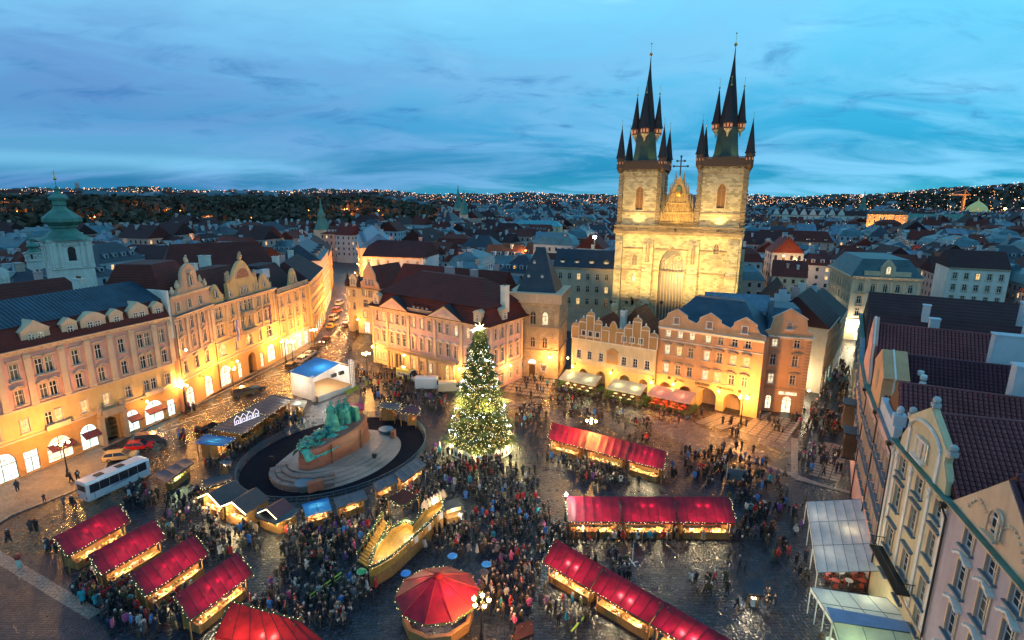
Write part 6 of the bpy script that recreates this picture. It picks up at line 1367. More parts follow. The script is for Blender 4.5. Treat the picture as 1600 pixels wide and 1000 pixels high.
st3('wooden_hut','grey roofed wooden hut with garland, behind the monument, left of two',((905,300),(930,275),(1022,283),(1003,316)),2.9,2.8,slat,nseg=3,light=70,npl=1,garls='FLRB',lightc=WARM)
st3('wooden_hut','dark maroon roofed wooden hut with garland, behind the monument, right of two',((1010,326),(1045,292),(1112,300),(1110,338)),2.9,2.8,plain('maroon_roof',(.08,.02,.04),.6),nseg=3,light=90,npl=1,garls='FLRB',lightc=WARM)
st3('green_stall','dark kiosk with open roof and pale green lit goods, right of the white coach',((238,742),(290,715),(303,722),(258,754)),2.5,2.4,slat,f=lambda x,y:(x,y),nseg=3,light=260,npl=1,garls='',lightc=(.8,1,.5))
st3('small_kiosk','small shingle roofed wooden kiosk at the bottom right of the round tent',((808,975),(833,968),(834,990),(800,1003)),2.4,2.0,t_dark,f=lambda x,y:(x,y),nseg=1,light=70,npl=1,garls='')
st3('food_cart','lone blue roofed food cart standing apart on the dark cobbles at bottom right',((1166,908),(1192,906),(1194,930),(1168,928)),2.3,2.1,s_slate,f=lambda x,y:(x,y),nseg=1,light=420,npl=1,garls='',lightc=(1,.88,.6),cb=m_white)
def chalet(label,A_,B_,w,h0,h1,roofm=None,light=260):
    """gabled hut: A_ front centre of ridge, B_ back centre"""
    an=math.atan2(B_[1]-A_[1],B_[0]-A_[0])-math.pi/2; L_=math.dist(A_,B_); t=thing('wooden_chalet',label,'market hut',(A_[0],A_[1],0),an,'dark gabled chalets')
    dx_,dy_=math.cos(an)*w/2,math.sin(an)*w/2; FOOT.append([(A_[0]-dx_,A_[1]-dy_),(A_[0]+dx_,A_[1]+dy_),(B_[0]+dx_,B_[1]+dy_),(B_[0]-dx_,B_[1]-dy_)])
    for s in (-1,1):
        b=MB(); b.add([(0,-.5,h1),(s*w/2,-.5,h0),(s*w/2,L_,h0),(0,L_,h1),(0,-.5,h1-.1),(s*w/2,-.5,h0-.1),(s*w/2,L_,h0-.1),(0,L_,h1-.1)],[(0,1,2,3),(7,6,5,4),(4,5,1,0),(1,5,6,2)]); b.build('roof_slope',roofm or plain('chalet_roof',(.07,.05,.05),.7) if 'chalet_roof' not in MATS else (roofm or MATS['chalet_roof']),t)
        b=MB(); b.tube((0,-.52,h1-.05),(s*w/2,-.52,h0-.05),.06,n=5); b.build('light_rope',e_bulb if roofm else glow('rope_light',(1,.8,.4),9,False) if 'rope_light' not in MATS else MATS['rope_light'],t)
        b=MB(); b.box(s*(w/2-.3)-.04,s*(w/2-.3)+.04,0,L_-.1,0,h0); b.build('side_wall',wood,t)
    b=MB(); b.box(-w/2+.3,w/2-.3,L_-.15,L_-.1,0,h0); b.build('back_wall',wood,t)
    b=MB(); b.box(-w/2+.35,w/2-.35,-.1,.6,0,1.0); c=b.build('counter',wood,t); b=MB(); goods(b,-w/2+.4,w/2-.4,0,.5,1.0,26,5); b.build('goods',gm,c,kind='stuff')
    plight(t,0,.4,h0-.3,light*.5,(1,.72,.34),.2); plight(t,0,-.9,h0-.5,light*.5,(1,.75,.38),.2); return t
z7=lambda x,y:(300+x/8.333,720+y/8.333)
chalet('left dark gabled chalet edged with glowing rope light, by the gold lit cobbles',G(*z7(250,410),3.4),G(*z7(560,255),3.4),4.4,2.3,3.5,None,700)
chalet('middle dark gabled chalet edged with glowing rope light, by the gold lit cobbles',G(*z7(560,520),3.4),G(*z7(840,350),3.4),4.4,2.3,3.5,None,700)
chalet('right brown gabled chalet trimmed with fairy lights, left of the blue tarpaulin stall',G(*z7(1010,610),3.3),G(*z7(1200,490),3.3),3.4,2.4,3.4,plain('chalet_roof_maroon',(.09,.03,.04),.7),160)
pc=thing('corner_counter','angled wooden counter with yellow lit front and dark blue awning below the right chalet','market stall',(*G(*z7(1080,830),2.3),0),0)
b=MB(); pts_=[G(*z7(*q),2.4) for q in ((820,720),(850,620),(1410,620),(1300,740),(1060,820))]; ox,oy=pc.location[0],pc.location[1]; b.prism([(x-ox,y-oy) for x,y in pts_],2.3,2.42); b.build('awning',s_slate,pc)
pts_=[G(*z7(*q),0) for q in ((900,850),(1170,930),(1350,800))]
for (x0,y0),(x1,y1) in zip(pts_[:-1],pts_[1:]): b=MB(); b.cbox((x0+x1)/2-ox,(y0+y1)/2-oy,0,math.dist((x0,y0),(x1,y1)),.35,1.0,math.atan2(y1-y0,x1-x0)); b.build('counter_front',wood,pc)
plight(pc,-.3,.5,1.9,140,(1,.75,.3),.2); plight(pc,1.6,.9,1.9,140,(1,.75,.3),.2)
# golden stair and bar
z8=lambda x,y:(540+x/4.545,700+y/4.545)
b0=Vector(G(*z8(85,810))); b1=Vector(G(*z8(165,860))); t0=Vector(G(*z8(268,510),2.6)); t1=Vector(G(*z8(325,560),2.6))
ST=thing('golden_stair','golden lit wooden stairway with garlanded rails, left of the round tent','stairway',((b0.x+b1.x)/2,(b0.y+b1.y)/2,0)); O_=Vector((ST.location.x,ST.location.y))
goldw=plain('gold_wood',(.45,.24,.05),.45,0,.3,3); NS=15
for k in range(NS):
    u0=k/NS; u1=(k+1)/NS; a=b0.lerp(t0,u0)-O_; c=b1.lerp(t1,u0)-O_; d=b1.lerp(t1,u1)-O_; e=b0.lerp(t0,u1)-O_; b=MB(); b.prism([tuple(a),tuple(c),tuple(d),tuple(e)],.02,.17*(k+1)+.1); b.build('step',goldw,ST)
for p,q in ((b0,t0),(b1,t1)):
    p_,q_=p-O_,q-O_; b=MB(); b.tube((p_.x,p_.y,1.0),(q_.x,q_.y,3.6),.07,n=5)
    for k in range(9): r_=p_.lerp(q_,k/8); b.tube((r_.x,r_.y,0),(r_.x,r_.y,1.0+2.6*k/8),.05,n=5)
    b.build('rail',goldw,ST); garl(ST,[(p_.x,p_.y,1.1),(q_.x,q_.y,3.7)],.14,6)
d_=(t0+t1)/2-O_; plight(ST,d_.x*.45,d_.y*.45,3.6,150,(1,.72,.25),.2); plight(ST,d_.x*.95,d_.y*.95,4.6,150,(1,.72,.25),.2)
pl_=[G(*z8(*q),1.6) for q in ((170,900),(215,760),(330,610),(430,560),(480,590),(560,480),(690,400),(690,480),(560,610),(440,720),(330,820),(210,890))]
cx_=sum(p[0] for p in pl_)/len(pl_); cy_=sum(p[1] for p in pl_)/len(pl_)
BA=thing('viewing_platform','long wooden viewing platform and bar beside the golden stair, strung with lights','platform',(cx_,cy_,0)); lp=[(x-cx_,y-cy_) for x,y in pl_]
b=MB(); b.prism(lp,1.35,1.5); b.build('deck',goldw,BA)
for i in range(len(lp)):
    (x0,y0),(x1,y1)=lp[i],lp[(i+1)%len(lp)]; an=math.atan2(y1-y0,x1-x0); L_=math.dist((x0,y0),(x1,y1)); b=MB(); b.cbox((x0+x1)/2,(y0+y1)/2,.02,L_,.08,1.3,an); b.build('skirt_panel',wood,BA); b=MB(); b.cbox((x0+x1)/2,(y0+y1)/2,2.4,L_,.1,.1,an); b.cbox((x0+x1)/2,(y0+y1)/2,1.52,L_,.05,.7,an); b.build('parapet',goldw,BA)
garl(BA,[(x,y,2.55) for x,y in lp+[lp[0]]],.16,7)
for i in (1,3,6,9): x,y=lp[i]; plight(BA,x*.8,y*.8,2.9,130,(1,.82,.5),.15)
for k in range(6):
    t_=k/5; x,y=Vector(lp[9]).lerp(Vector(lp[7]),t_); b=MB(); b.cbox(x*.9,y*.9,1.5,.8,.5,.9,.8); b.build('bar_crate',m_white if k%2 else wood,BA)
for k in range(7):
    x,y=Vector(lp[6]).lerp(Vector(lp[5]),k/6); b=MB(); b.lathe([(.5,2.5),(.4,3.0),(.02,3.6)],x,y+.4,6); b.build('cone_decoration',pl_trim,BA)
x,y=G(*z8(410,330),3); HT=thing('pergola_hut','small dark shingle roofed pergola hung with garlands above the viewing platform','pergola',(x,y,0),R(-40))
b=MB(); b.lathe([(2.2,2.5),(.05,3.8)],n=4,rot=R(45)); b.build('roof',t_dark,HT)
for sx in (-1,1):
    for sy in (-1,1): b=MB(); b.cbox(sx*1.4,sy*1.4,0,.14,.14,2.55); b.build('post',wood,HT)
garl(HT,[(-1.55,-1.55,2.5),(1.55,-1.55,2.5),(1.55,1.55,2.5),(-1.55,1.55,2.5),(-1.55,-1.55,2.5)],.12,6); plight(HT,0,0,2.2,120,PALE,.15)
x,y=G(*z8(750,400),2.4); LK=thing('yellow_kiosk','little dark roofed kiosk with yellow lit sides at the end of the viewing platform','kiosk',(x,y,0),R(30))
b=MB(); b.box(-1.1,1.1,-.9,.9,2.3,2.42); b.build('roof',s_slate,LK); b=MB(); b.box(-1,1,-.85,-.8,1.8,2.29); b.box(.97,1.02,-.79,.8,1.8,2.29); b.build('lit_fascia',g_lit,LK); b=MB(); b.box(-1,1,-.8,.8,0,1.0); b.build('counter',wood,LK)
for sx in (-1,1):
    for sy in (-1,1): b=MB(); b.cbox(sx*.95,sy*.75,1.0,.08,.08,1.3); b.build('post',wood,LK)
plight(LK,0,-1.2,1.9,150,(1,.85,.5),.15)

FOOT.append(pl_); FOOT.append([(b0.x,b0.y),(b1.x,b1.y),(t1.x,t1.y),(t0.x,t0.y)])
FOOT.append([(-7.25+4.4*math.cos(k*.6),47.3+4.4*math.sin(k*.6)) for k in range(10)]); FOOT.append([(tx+5.8*math.cos(k*.6),ty+5.8*math.sin(k*.6)) for k in range(10)])
FOOT.append([(-28.3+x*c_-y*s_,82.9+x*s_+y*c_) for x,y in ell(16.6,13.6,24,.3,.4)])
# ================================================================ vehicles
def paint(name,c,rough=.25): 
    if name in MATS: return MATS[name]
    m=plain(name,c,rough,.1,.05); m.node_tree.nodes['Principled BSDF'].inputs['Coat Weight'].default_value=.6; return m
tyre=plain('tyre_rubber',(.02,.02,.02),.8); rimm=plain('wheel_rim',(.35,.35,.36),.3,.9); e_head=glow('headlight_glow',(1,.9,.7),9,False); e_tail=glow('tail_light_glow',(1,.03,.02),5,False); hl_off=plain('headlight_lens',(.5,.5,.5),.1); tl_off=plain('tail_lens',(.35,.02,.02),.2)
def wheel(t,x,y,r=.32):
    b=MB(); b.tube((x,y-.11,r),(x,y+.11,r),r,n=14); w=b.build('wheel',tyre,t); b=MB(); b.tube((x,y-.12,r),(x,y+.12,r),r*.6,n=10); b.build('rim',rimm,w)
def loft(b,secs,m=0):
    n=len(secs[0]); b.add([v for s in secs for v in s],[(j*n+i,j*n+(i+1)%n,(j+1)*n+(i+1)%n,(j+1)*n+i) for j in range(len(secs)-1) for i in range(n)],m); b.poly(secs[0][::-1],m); b.poly(secs[-1],m)
def car(label,x,y,rz,col,kind='hatch',lights=False,cat='car',grp=None,trs=1.0):
    t=thing('parked_car' if not lights else 'moving_car',label,cat,(x,y,.05),rz,grp)
    body=paint('car_paint_%02d%02d%02d'%tuple(int(c*99) for c in col),col)
    if kind=='hatch': L_,W_,prof=4.2,1.75,[(-2.1,.45),(-2.1,.85),(-1.95,1.0),(2.0,.85),(2.1,.65),(2.1,.35),(-2.1,.35)]; cab=[(-1.95,.95),(-1.55,1.42),(.1,1.45),(1.0,.93)]
    elif kind=='wagon': L_,W_,prof=4.6,1.8,[(-2.3,.4),(-2.3,.95),(2.1,.88),(2.3,.65),(2.3,.35),(-2.3,.35)]; cab=[(-2.2,.95),(-1.9,1.48),(.3,1.48),(1.2,.93)]
    else: L_,W_,prof=4.8,1.9,[(-2.4,.4),(-2.4,1.1),(2.0,1.0),(2.4,.75),(2.4,.35),(-2.4,.35)]; cab=[(-2.35,1.1),(-2.2,1.9),(1.0,1.9),(1.8,1.05)]
    b=MB(); h=W_/2
    # lower body with rounded shoulders
    n=len(prof); secs=[]
    for yy,sc in ((-h,.93),(-h*.96,1.0),(h*.96,1.0),(h,.93)): secs.append([(px*(1 if sc==1 else .985),yy,.35+(pz-.35)*sc) for px,pz in prof])
    loft(b,secs); b.build('body',body,t)
    b=MB(); ins=.16; lo=[(cab[0][0],-h*.92,cab[0][1]),(cab[3][0],-h*.92,cab[3][1]),(cab[3][0],h*.92,cab[3][1]),(cab[0][0],h*.92,cab[0][1])]; hi=[(cab[1][0],-h+ins+.06,cab[1][1]),(cab[2][0],-h+ins+.06,cab[2][1]),(cab[2][0],h-ins-.06,cab[2][1]),(cab[1][0],h-ins-.06,cab[1][1])]
    b.add(lo+hi,[(0,1,5,4),(1,2,6,5),(2,3,7,6),(3,0,4,7)]); b.build('windows',g_dark,t)
    b=MB(); z=cab[1][1]; b.box(cab[1][0]-.04,cab[2][0]+.04,-h+ins+.02,h-ins-.02,z-.02,z+.05)
    for (xa,za),(xb,zb) in ((cab[0],cab[1]),(cab[3],cab[2])):
        for s in (-1,1): b.tube((xa,s*h*.92,za),(xb,s*(h-ins-.06),zb),.045,n=4)
    xm=(cab[1][0]+cab[2][0])/2
    for s in (-1,1): b.tube((xm,s*h*.93,cab[0][1]),(xm,s*(h-ins-.05),z),.045,n=4)
    b.build('roof',body,t)
    for sx in (-L_*.31,L_*.31):
        for s in (-1,1): wheel(t,sx,s*(h-.1))
    for s in (-1,1):
        b=MB(); b.cbox(L_/2-.03,s*h*.68,.6,.1,.36,.16); b.build('headlight',e_head if lights else hl_off,t); b=MB(); b.cbox(-L_/2+.0,s*h*.75,.7,.08,.25,.18); b.build('tail_light',e_tail if lights else tl_off,t)
        b=MB(); b.cbox(cab[3][0]-.25,s*(h+.08),cab[3][1],.12,.18,.12); b.build('mirror',body,t)
    FOOT.append([(x+dx*math.cos(rz)-dy*math.sin(rz),y+dx*math.sin(rz)+dy*math.cos(rz)) for dx,dy in ((-2.5,-1.1),(2.5,-1.1),(2.5,1.1),(-2.5,1.1))])
    return t
rowa=math.atan2(27.2,10.3)
for lb,px,py,da,col,kd in (('pale gold hatchback parked in front of the long pink house',190,718,-.9,(.50,.36,.16),'wagon'),('bright red hatchback parked between the gold car and the dark van',219,702,-.9,(.5,.02,.02),'hatch'),('dark grey people carrier parked at the end of the three cars',238,693,-.9,(.05,.06,.08),'van'),
    ('black estate car partly behind the slatted hut',327,672,.0,(.03,.02,.02),'wagon'),('olive brown people carrier seen across the parking bays',382,618,-.5,(.10,.08,.04),'van'),('dark car parked close behind the olive people carrier',398,611,-.5,(.04,.04,.05),'wagon'),
    ('dark pickup like car beside the blue roofed stage',456,575,.4,(.05,.04,.03),'wagon'),('silver car parked second in the line near the stage',474,564,.3,(.45,.42,.42),'wagon'),('white car parked third in the line near the stage',485,556,.3,(.6,.6,.6),'hatch'),('black car parked last in the line near the lit street',493,548,.3,(.03,.03,.03),'hatch')):
    x,y=G(px,py); car(lb,x,y,rowa+da,col,kd)
x,y=G(508,535); car('dark red car driving into the square with its lights on',x,y,rowa+.25+math.pi,(.12,.02,.02),'hatch',True)
x,y=G(518,512); car('yellow taxi driving at the mouth of the lit street',x,y,rowa+.25,(.6,.4,.05),'hatch',True)
x,y=G(541,510); car('white car beside the pointed arch passage house',x,y,rowa+.3,(.6,.6,.62),'wagon')
for k,(px,py) in enumerate(((522,500),(527,488),(531,476))): x,y=G(px,py); car('%s delivery van queueing in the lit street'%('nearest','second','farthest')[k],x,y,rowa+.28,((.45,.4,.35),(.35,.12,.08),(.5,.5,.5))[k],'van')
def boxvan(label,px,py,rz,L_,h,c1,c2=None,cat='van',txt=None):
    x,y=G(px,py); t=thing('van',label,cat,(x,y,.06),rz); m1=paint('van_%d'%int(c1[0]*100+c1[2]*7),c1); m2=paint('van_low_%d'%int((c2 or c1)[0]*100),c2 or c1)
    w=1.0; b=MB(); b.yprism([(-w,.4),(w,.4),(w*.98,h-.25),(w*.85,h),(-w*.85,h),(-w*.98,h-.25)],-L_/2,L_/2-1.5); b.build('cargo_body',m1,t)
    b=MB(); b.xprism([(L_/2-1.5,.4),(L_/2,.4),(L_/2,1.05),(L_/2-.55,1.3),(L_/2-1.35,h-.15),(L_/2-1.5,h-.1)],-w*.96,w*.96); b.build('cab',m2,t)
    b=MB(); b.add([(L_/2-.56,-w*.85,1.34),(L_/2-.56,w*.85,1.34),(L_/2-1.3,w*.8,h-.2),(L_/2-1.3,-w*.8,h-.2)],[(0,1,2,3)]); b.v=[(a+.03,c,d) for a,c,d in b.v]; b.build('windscreen',g_dark,t)
    for s in (-1,1): b=MB(); b.box(L_/2-1.4,L_/2-.8,s*w*.97-.01,s*w*.97+.01,1.3,h-.45); b.build('side_window',g_dark,t)
    for sx in (-L_*.3,L_*.33):
        for s in (-1,1): wheel(t,sx,s*(w-.12),.36)
    if c2: 
        for s in (-1,1): b=MB(); b.box(-L_/2+.1,L_/2-1.6,s*w-.012,s*w+.012,1.0,h-.75); b.build('side_panel',m2,t); 
        for k in range(7): 
            b=MB(); b.box(-L_/2+.5+k*.52,-L_/2+.82+k*.52,-w-.03,-w-.013,1.2,1.2+random.uniform(.45,.7)); b.build('side_mark',plain('sign_black',(.02,.02,.02),.5) if 'sign_black' not in MATS else MATS['sign_black'],t)
    FOOT.append([(x+dx*math.cos(rz)-dy*math.sin(rz),y+dx*math.sin(rz)+dy*math.cos(rz)) for dx,dy in ((-L_/2,-1.2),(L_/2,-1.2),(L_/2,1.2),(-L_/2,1.2))]); return t
pa=math.atan2(-21.8,29.9)
boxvan('yellow and white van with black markings parked by the palace balcony',638,594,pa+.05,5.6,2.7,(.50,.45,.10),(.62,.6,.5)); boxvan('long white panel van parked in front of the palace',672,608,pa+.62,6.2,2.8,(.66,.66,.68)); boxvan('cream van half hidden behind the christmas tree',704,612,pa+.75,5.2,2.3,(.55,.48,.36))
# coach
bx,by=G(184,758); ca=math.atan2(75.9-68.8,-55.3+57.4) 
CO=thing('coach','white touring coach with dark windows parked at the kerb on the left','coach',(-57.0,72.0,.06),R(65)); L_=8.6; w=1.2; wm=paint('coach_white',(.62,.64,.68))
b=MB(); secs=[]
for x_,sc in ((-L_/2,.97),(-L_/2+.12,1),(L_/2-.5,1),(L_/2,.93)): secs.append([(x_,-w*sc,.38),(x_,w*sc,.38),(x_,w*sc,2.75*sc+.05),(x_,w*.86*sc,3.1*sc),(x_,-w*.86*sc,3.1*sc),(x_,-w*sc,2.75*sc+.05)])
loft(b,secs); b.build('body',wm,CO)
for s in (-1,1):
    for k in range(6): b=MB(); b.box(-L_/2+.40+k*1.28,-L_/2+1.64+k*1.28,s*w-.015,s*w+.015,1.45,2.68); b.build('side_window',g_dark,CO)
    b=MB(); b.box(-L_/2+.9,-L_/2+.95,s*w-.02,s*w+.02,.5,1.5); b.box(L_/2-1.9,L_/2-1.85,s*w-.02,s*w+.02,.5,1.5); b.build('panel_seam',tyre,CO)
    b=MB(); 
    for k in range(5): b.add([(-1.6+k*.2,s*(w+.018),1.0+.09*k),(1.0+k*.3,s*(w+.018),1.25+.05*k),(1.1+k*.3,s*(w+.018),1.28+.05*k),(-1.6+k*.2,s*(w+.018),1.04+.09*k)],[(0,1,2,3)])
    b.build('livery_stripe',plain('livery_blue',(.08,.10,.25),.4) if 'livery_blue' not in MATS else MATS['livery_blue'],CO)
    for sx in (-L_*.22,L_*.30): wheel(CO,sx,s*(w-.12),.48)
b=MB(); b.box(L_/2-.02,L_/2+.02,-1.0,1.0,1.1,2.55); b.build('windscreen',g_dark,CO); b=MB(); b.box(-L_/2-.02,-L_/2+.02,-.95,.95,1.7,2.6); b.build('rear_window',g_dark,CO)
for x_ in (-2,.8): b=MB(); b.box(x_-.5,x_+.5,-.45,.45,3.1,3.2); b.build('roof_hatch',tyre,CO)
for s in (-1,1): b=MB(); b.cbox(-L_/2,s*.95,.7,.05,.2,.35); b.build('tail_light',tl_off,CO)
for s in (-1,1): b=MB(); b.tube((L_/2-.1,s*1.1,2.6),(L_/2+.35,s*1.3,2.3),.04); b.cbox(L_/2+.35,s*1.3,1.95,.1,.2,.4); b.build('mirror',tyre,CO)
FOOT.append([(-60.5,68),(-57,67),(-53.4,76),(-57,77)])
# ---------------------------------------------------------------- stage
SG=thing('stage','white concert stage box with blue tarpaulin roof and metal truss tower','stage',(-43.4,108.2,0),math.atan2(-3.9,6.1)); b=MB(); b.box(-3.6,3.6,-.05,.0,0,5.1); b.build('side_cloth',f_white,SG); SW,SD=7.2,9.2
an=SG.rotation_euler[2]
b=MB(); b.box(-3.6,-3.55,0,SD,0,5.4); b.build('back_cloth',f_white,SG); b=MB(); b.box(-3.55,3.6,SD,SD+.05,0,5.0); b.build('side_cloth',f_white,SG)
b=MB(); vs=[]
for i in range(9):
    u=i/8; x_=-3.9+7.9*u; vs+= [(x_,-.35,5.15),(x_,SD*.72,6.5+.12*math.sin(math.pi*u))]
b.add(vs,[(2*i,2*i+2,2*i+3,2*i+1) for i in range(8)]); b.build('blue_roof',f_blue,SG,smooth=True)
b=MB(); vs=[]
for i in range(9):
    u=i/8; x_=-3.9+7.9*u; vs+= [(x_,SD*.72+.01,6.48+.12*math.sin(math.pi*u)),(x_,SD+.3,5.3)]
b.add(vs,[(2*i,2*i+2,2*i+3,2*i+1) for i in range(8)]); b.build('white_roof',f_white,SG,smooth=True)
b=MB(); b.box(-3.5,4.6,.1,SD-.1,0,1.2); b.build('stage_floor',wood,SG); b=MB(); b.add([(4.6,.1,0),(4.6,SD,0),(4.6,SD,1.2),(4.6,.1,1.2)],[(0,1,2,3)]); b.v=[(x_+.02,y_,z_) for x_,y_,z_ in b.v]; b.build('stage_skirt',f_white,SG)
for px_,py_,hh in ((3.7,-.3,5.6),(3.8,SD+.4,6.6),(5.4,SD-.5,6.8)):
    b=MB()
    for dx in (-.25,.25):
        for dy in (-.25,.25): b.tube((px_+dx,py_+dy,0),(px_+dx,py_+dy,hh),.05,n=4)
    for k in range(int(hh/.6)):
        z_=k*.6; b.tube((px_-.25,py_-.25,z_),(px_+.25,py_-.25,z_+.6),.03,n=4); b.tube((px_+.25,py_+.25,z_),(px_-.25,py_+.25,z_+.6),.03,n=4); b.tube((px_-.25,py_+.25,z_),(px_-.25,py_-.25,z_+.6),.03,n=4); b.tube((px_+.25,py_-.25,z_),(px_+.25,py_+.25,z_+.6),.03,n=4)
    b.build('truss_tower',m_white,SG)
b=MB(); b.cbox(3.8,5,3.9,.5,1.2,.7); b.cbox(3.8,7,3.9,.5,1.2,.7); b.build('speaker',tyre,SG)
plight(SG,1.5,4,4.6,800,(1,.9,.75),.4); plight(SG,6.2,3,6.8,600,(1,.82,.55),.4); plight(SG,-1,-3.2,4.2,380,(1,.8,.6),.4)
FOOT.append([(-48,112),(-40,104),(-34,114),(-42,121)])
# barrier fence below the stage
BF=thing('crowd_barrier','line of metal crowd barriers with yellow and green cloth in front of the stage','fence',(0,0,0)); A_,B_=G(495,640),G(590,595)
for k in range(9):
    p=Vector(A_).lerp(Vector(B_),(k+.5)/9); b=MB(); L_=math.dist(A_,B_)/9*.95; 
    for z_ in (.1,1.1): b.tube((-L_/2,0,z_),(L_/2,0,z_),.03,n=4)
    for i in range(10): b.tube((-L_/2+i*L_/9,0,.1),(-L_/2+i*L_/9,0,1.1),.02,n=4)
    o=b.build('barrier',s_zinc,BF,(p.x,p.y,0),math.atan2(B_[1]-A_[1],B_[0]-A_[0]))
    if k in(4,5,7): b=MB(); b.box(-L_/2,L_/2,-.04,-.02,.2,1.1); b.build('banner_cloth',fabm('banner_lime',(.35,.45,.05)) if 'banner_lime' not in MATS else MATS['banner_lime'],o)
b=MB(); BF2=thing('yellow_barrier','low yellow green barrier rail on the cobbles left of the golden stair','barrier',(*G(506,927),0)); q0=Vector(G(480,945)); q1=Vector(G(534,905)); o0=Vector(G(506,927)); a=q0-o0; c=q1-o0; b.tube((a.x,a.y,.85),(c.x,c.y,.85),.09,n=6); b.tube((a.x,a.y,.4),(c.x,c.y,.4),.05,n=6)
b.build('rail',fabm('lime_rail',(.45,.55,.05)),BF2); b=MB()
for k in range(5): p=a.lerp(c,k/4); b.tube((p.x,p.y,0),(p.x,p.y,.85),.04,n=5)
b.build('post',m_iron,BF2)
b=MB(); BF3=thing('yellow_barrier','yellow barrier rail behind the slanting bottom right red stalls','barrier',(*G(905,985),0)); o0=Vector(G(905,985)); a=Vector(G(892,998))-o0; c=Vector(G(918,968))-o0; b.tube((a.x,a.y,.85),(c.x,c.y,.85),.09,n=6); b.build('rail',MATS['lime_rail'],BF3); b=MB()
for k in range(3): p=a.lerp(c,k/2); b.tube((p.x,p.y,0),(p.x,p.y,.85),.04,n=5)
b.build('post',m_iron,BF3)
# ---------------------------------------------------------------- cafe awnings with tables and planters
def chairset(x,y,rz,label,red=False):
    t=thing('cafe_table',label,'table',(x,y,0),rz,'cafe tables with chairs'); b=MB(); b.lathe([(.42,.72),(.42,.75)],n=10); b.tube((0,0,0),(0,0,.72),.04); b.build('table_top',m_white if not red else gm[0],t)
    for k in range(3):
        a=k*2.1; cx_,cy_=math.cos(a)*.75,math.sin(a)*.75; b=MB(); b.cbox(cx_,cy_,.42,.42,.42,.05,a); b.cbox(cx_+math.cos(a)*.2,cy_+math.sin(a)*.2,.45,.05,.42,.45,a)
        for dx in (-.17,.17):
            for dy in (-.17,.17): b.tube((cx_+dx,cy_+dy,0),(cx_+dx,cy_+dy,.42),.02,n=4)
        b.build('chair_frame',gm[0] if red else woodd,t)
    return t
def planter(x,y,label,s=1.0):
    t=thing('planter_shrub',label,'plant',(x,y,0),random.uniform(0,3),'shrub planters round the cafe awnings'); b=MB(); b.cbox(0,0,0,.7,.45,.45); b.build('planter_box',woodd,t); b=MB()
    for k in range(130): 
        v=Vector((random.gauss(0,.27),random.gauss(0,.24),.75+random.gauss(0,.22)))*s; d=Vector((random.uniform(-1,1),random.uniform(-1,1),random.uniform(-.3,1))).normalized()*.16; q=d.cross(Vector((.3,.7,.2))).normalized()*.07; b.add([v-q,v+q,v+d+q*.3,v+d-q*.3],[(0,1,2,3)])
    b.build('foliage',plain('shrub_leaf',(.05,.12,.02),.6) if 'shrub_leaf' not in MATS else MATS['shrub_leaf'],t); return t
for lb,u0,u1,H_,mt,lc in (('long cream awning over lit cafe tables and shrubs at the scalloped gable house',.0,8.6,Q,f_cream,(.95,1,.45)),('short cream awning over cafe tables, middle of the three by the arcades',11.3,18.6,Q,f_cream,(1,.95,.4)),('pink and cream awning over red lit cafe tables before the lettered house',.6,9.2,V,fabric('rose_canvas',(.60,.40,.34),.35),(1,.25,.12))):
    y0,y1=-2.2,-6.2; P_=lambda u,y,z:H_.root.matrix_basis@Vector((u,y,z)); o=P_((u0+u1)/2,(y0+y1)/2,0); t=thing('cafe_awning',lb,'awning',(o.x,o.y,0),H_.ang); w_=(u1-u0)/2
    b=MB(); n=16; vs=[]
    for i in range(n+1):
        u=-w_+2*w_*i/n
        for y_,z_ in ((2,3.5),(.2,3.15-.05*(i%2)),(-1.9,2.55-.04*(i%2)),(-1.95,2.3)): vs.append((u,y_,z_))
    b.add(vs,[(4*i+j,4*i+4+j,4*i+5+j,4*i+1+j) for i in range(n) for j in range(3)]); b.f=[f[::-1] for f in b.f]; b.build('awning_cloth',mt,t)
    for x_ in (-w_+.1,0,w_-.1):
        for y_,z_ in ((1.9,3.45),(-1.8,2.5)): b=MB(); b.tube((x_,y_,0),(x_,y_,z_),.04); b.build('pole',m_iron,t)
    plight(t,-w_*.5,0,2.3,150,lc,.2); plight(t,w_*.5,0,2.3,150,lc,.2)
    red='red' in lb; FOOT.append([tuple(P_(u0-.5,y1-.9,0))[:2],tuple(P_(u1+.5,y1-.9,0))[:2],tuple(P_(u1+.5,-.5,0))[:2],tuple(P_(u0-.5,-.5,0))[:2]])
    nm=lb.split(',')[0].replace('awning over','').split(' ')
    for k in range(int(w_*2/1.9)):
        for j in (0,1): q=P_(u0+.9+k*1.85,y0-1.2-j*1.9,0); chairset(q.x,q.y,random.uniform(0,3),'%s cafe table from the left, %s row, under the %s'%(['first','second','third','fourth','fifth','sixth','seventh','eighth','ninth','tenth'][k],('back','front')[j],('red lit pink awning' if red else ('long cream awning' if 'long' in lb else 'short cream awning'))),red)
    for k in range(int(w_*2/1.2)+1): q=P_(u0+.2+k*1.2,y1-.35,0); planter(q.x,q.y,'%s shrub box from the left along the edge of the %s'%(['first','second','third','fourth','fifth','sixth','seventh','eighth','ninth','tenth'][k],'red lit pink awning' if red else ('long cream awning' if 'long' in lb else 'short cream awning')),.8 if red else 1.05)
    for j in range(3):
        for uu in (u0-.3,u1+.3): q=P_(uu,y0-.6-j*1.2,0); planter(q.x,q.y,'%s lit shrub from the wall, %s end of the %s'%(['first','second','third','fourth','fifth','sixth','seventh','eighth','ninth','tenth'][j],'left' if uu<u0 else 'right','red lit pink awning' if red else ('long cream awning' if 'long' in lb else 'short cream awning')),1.3)
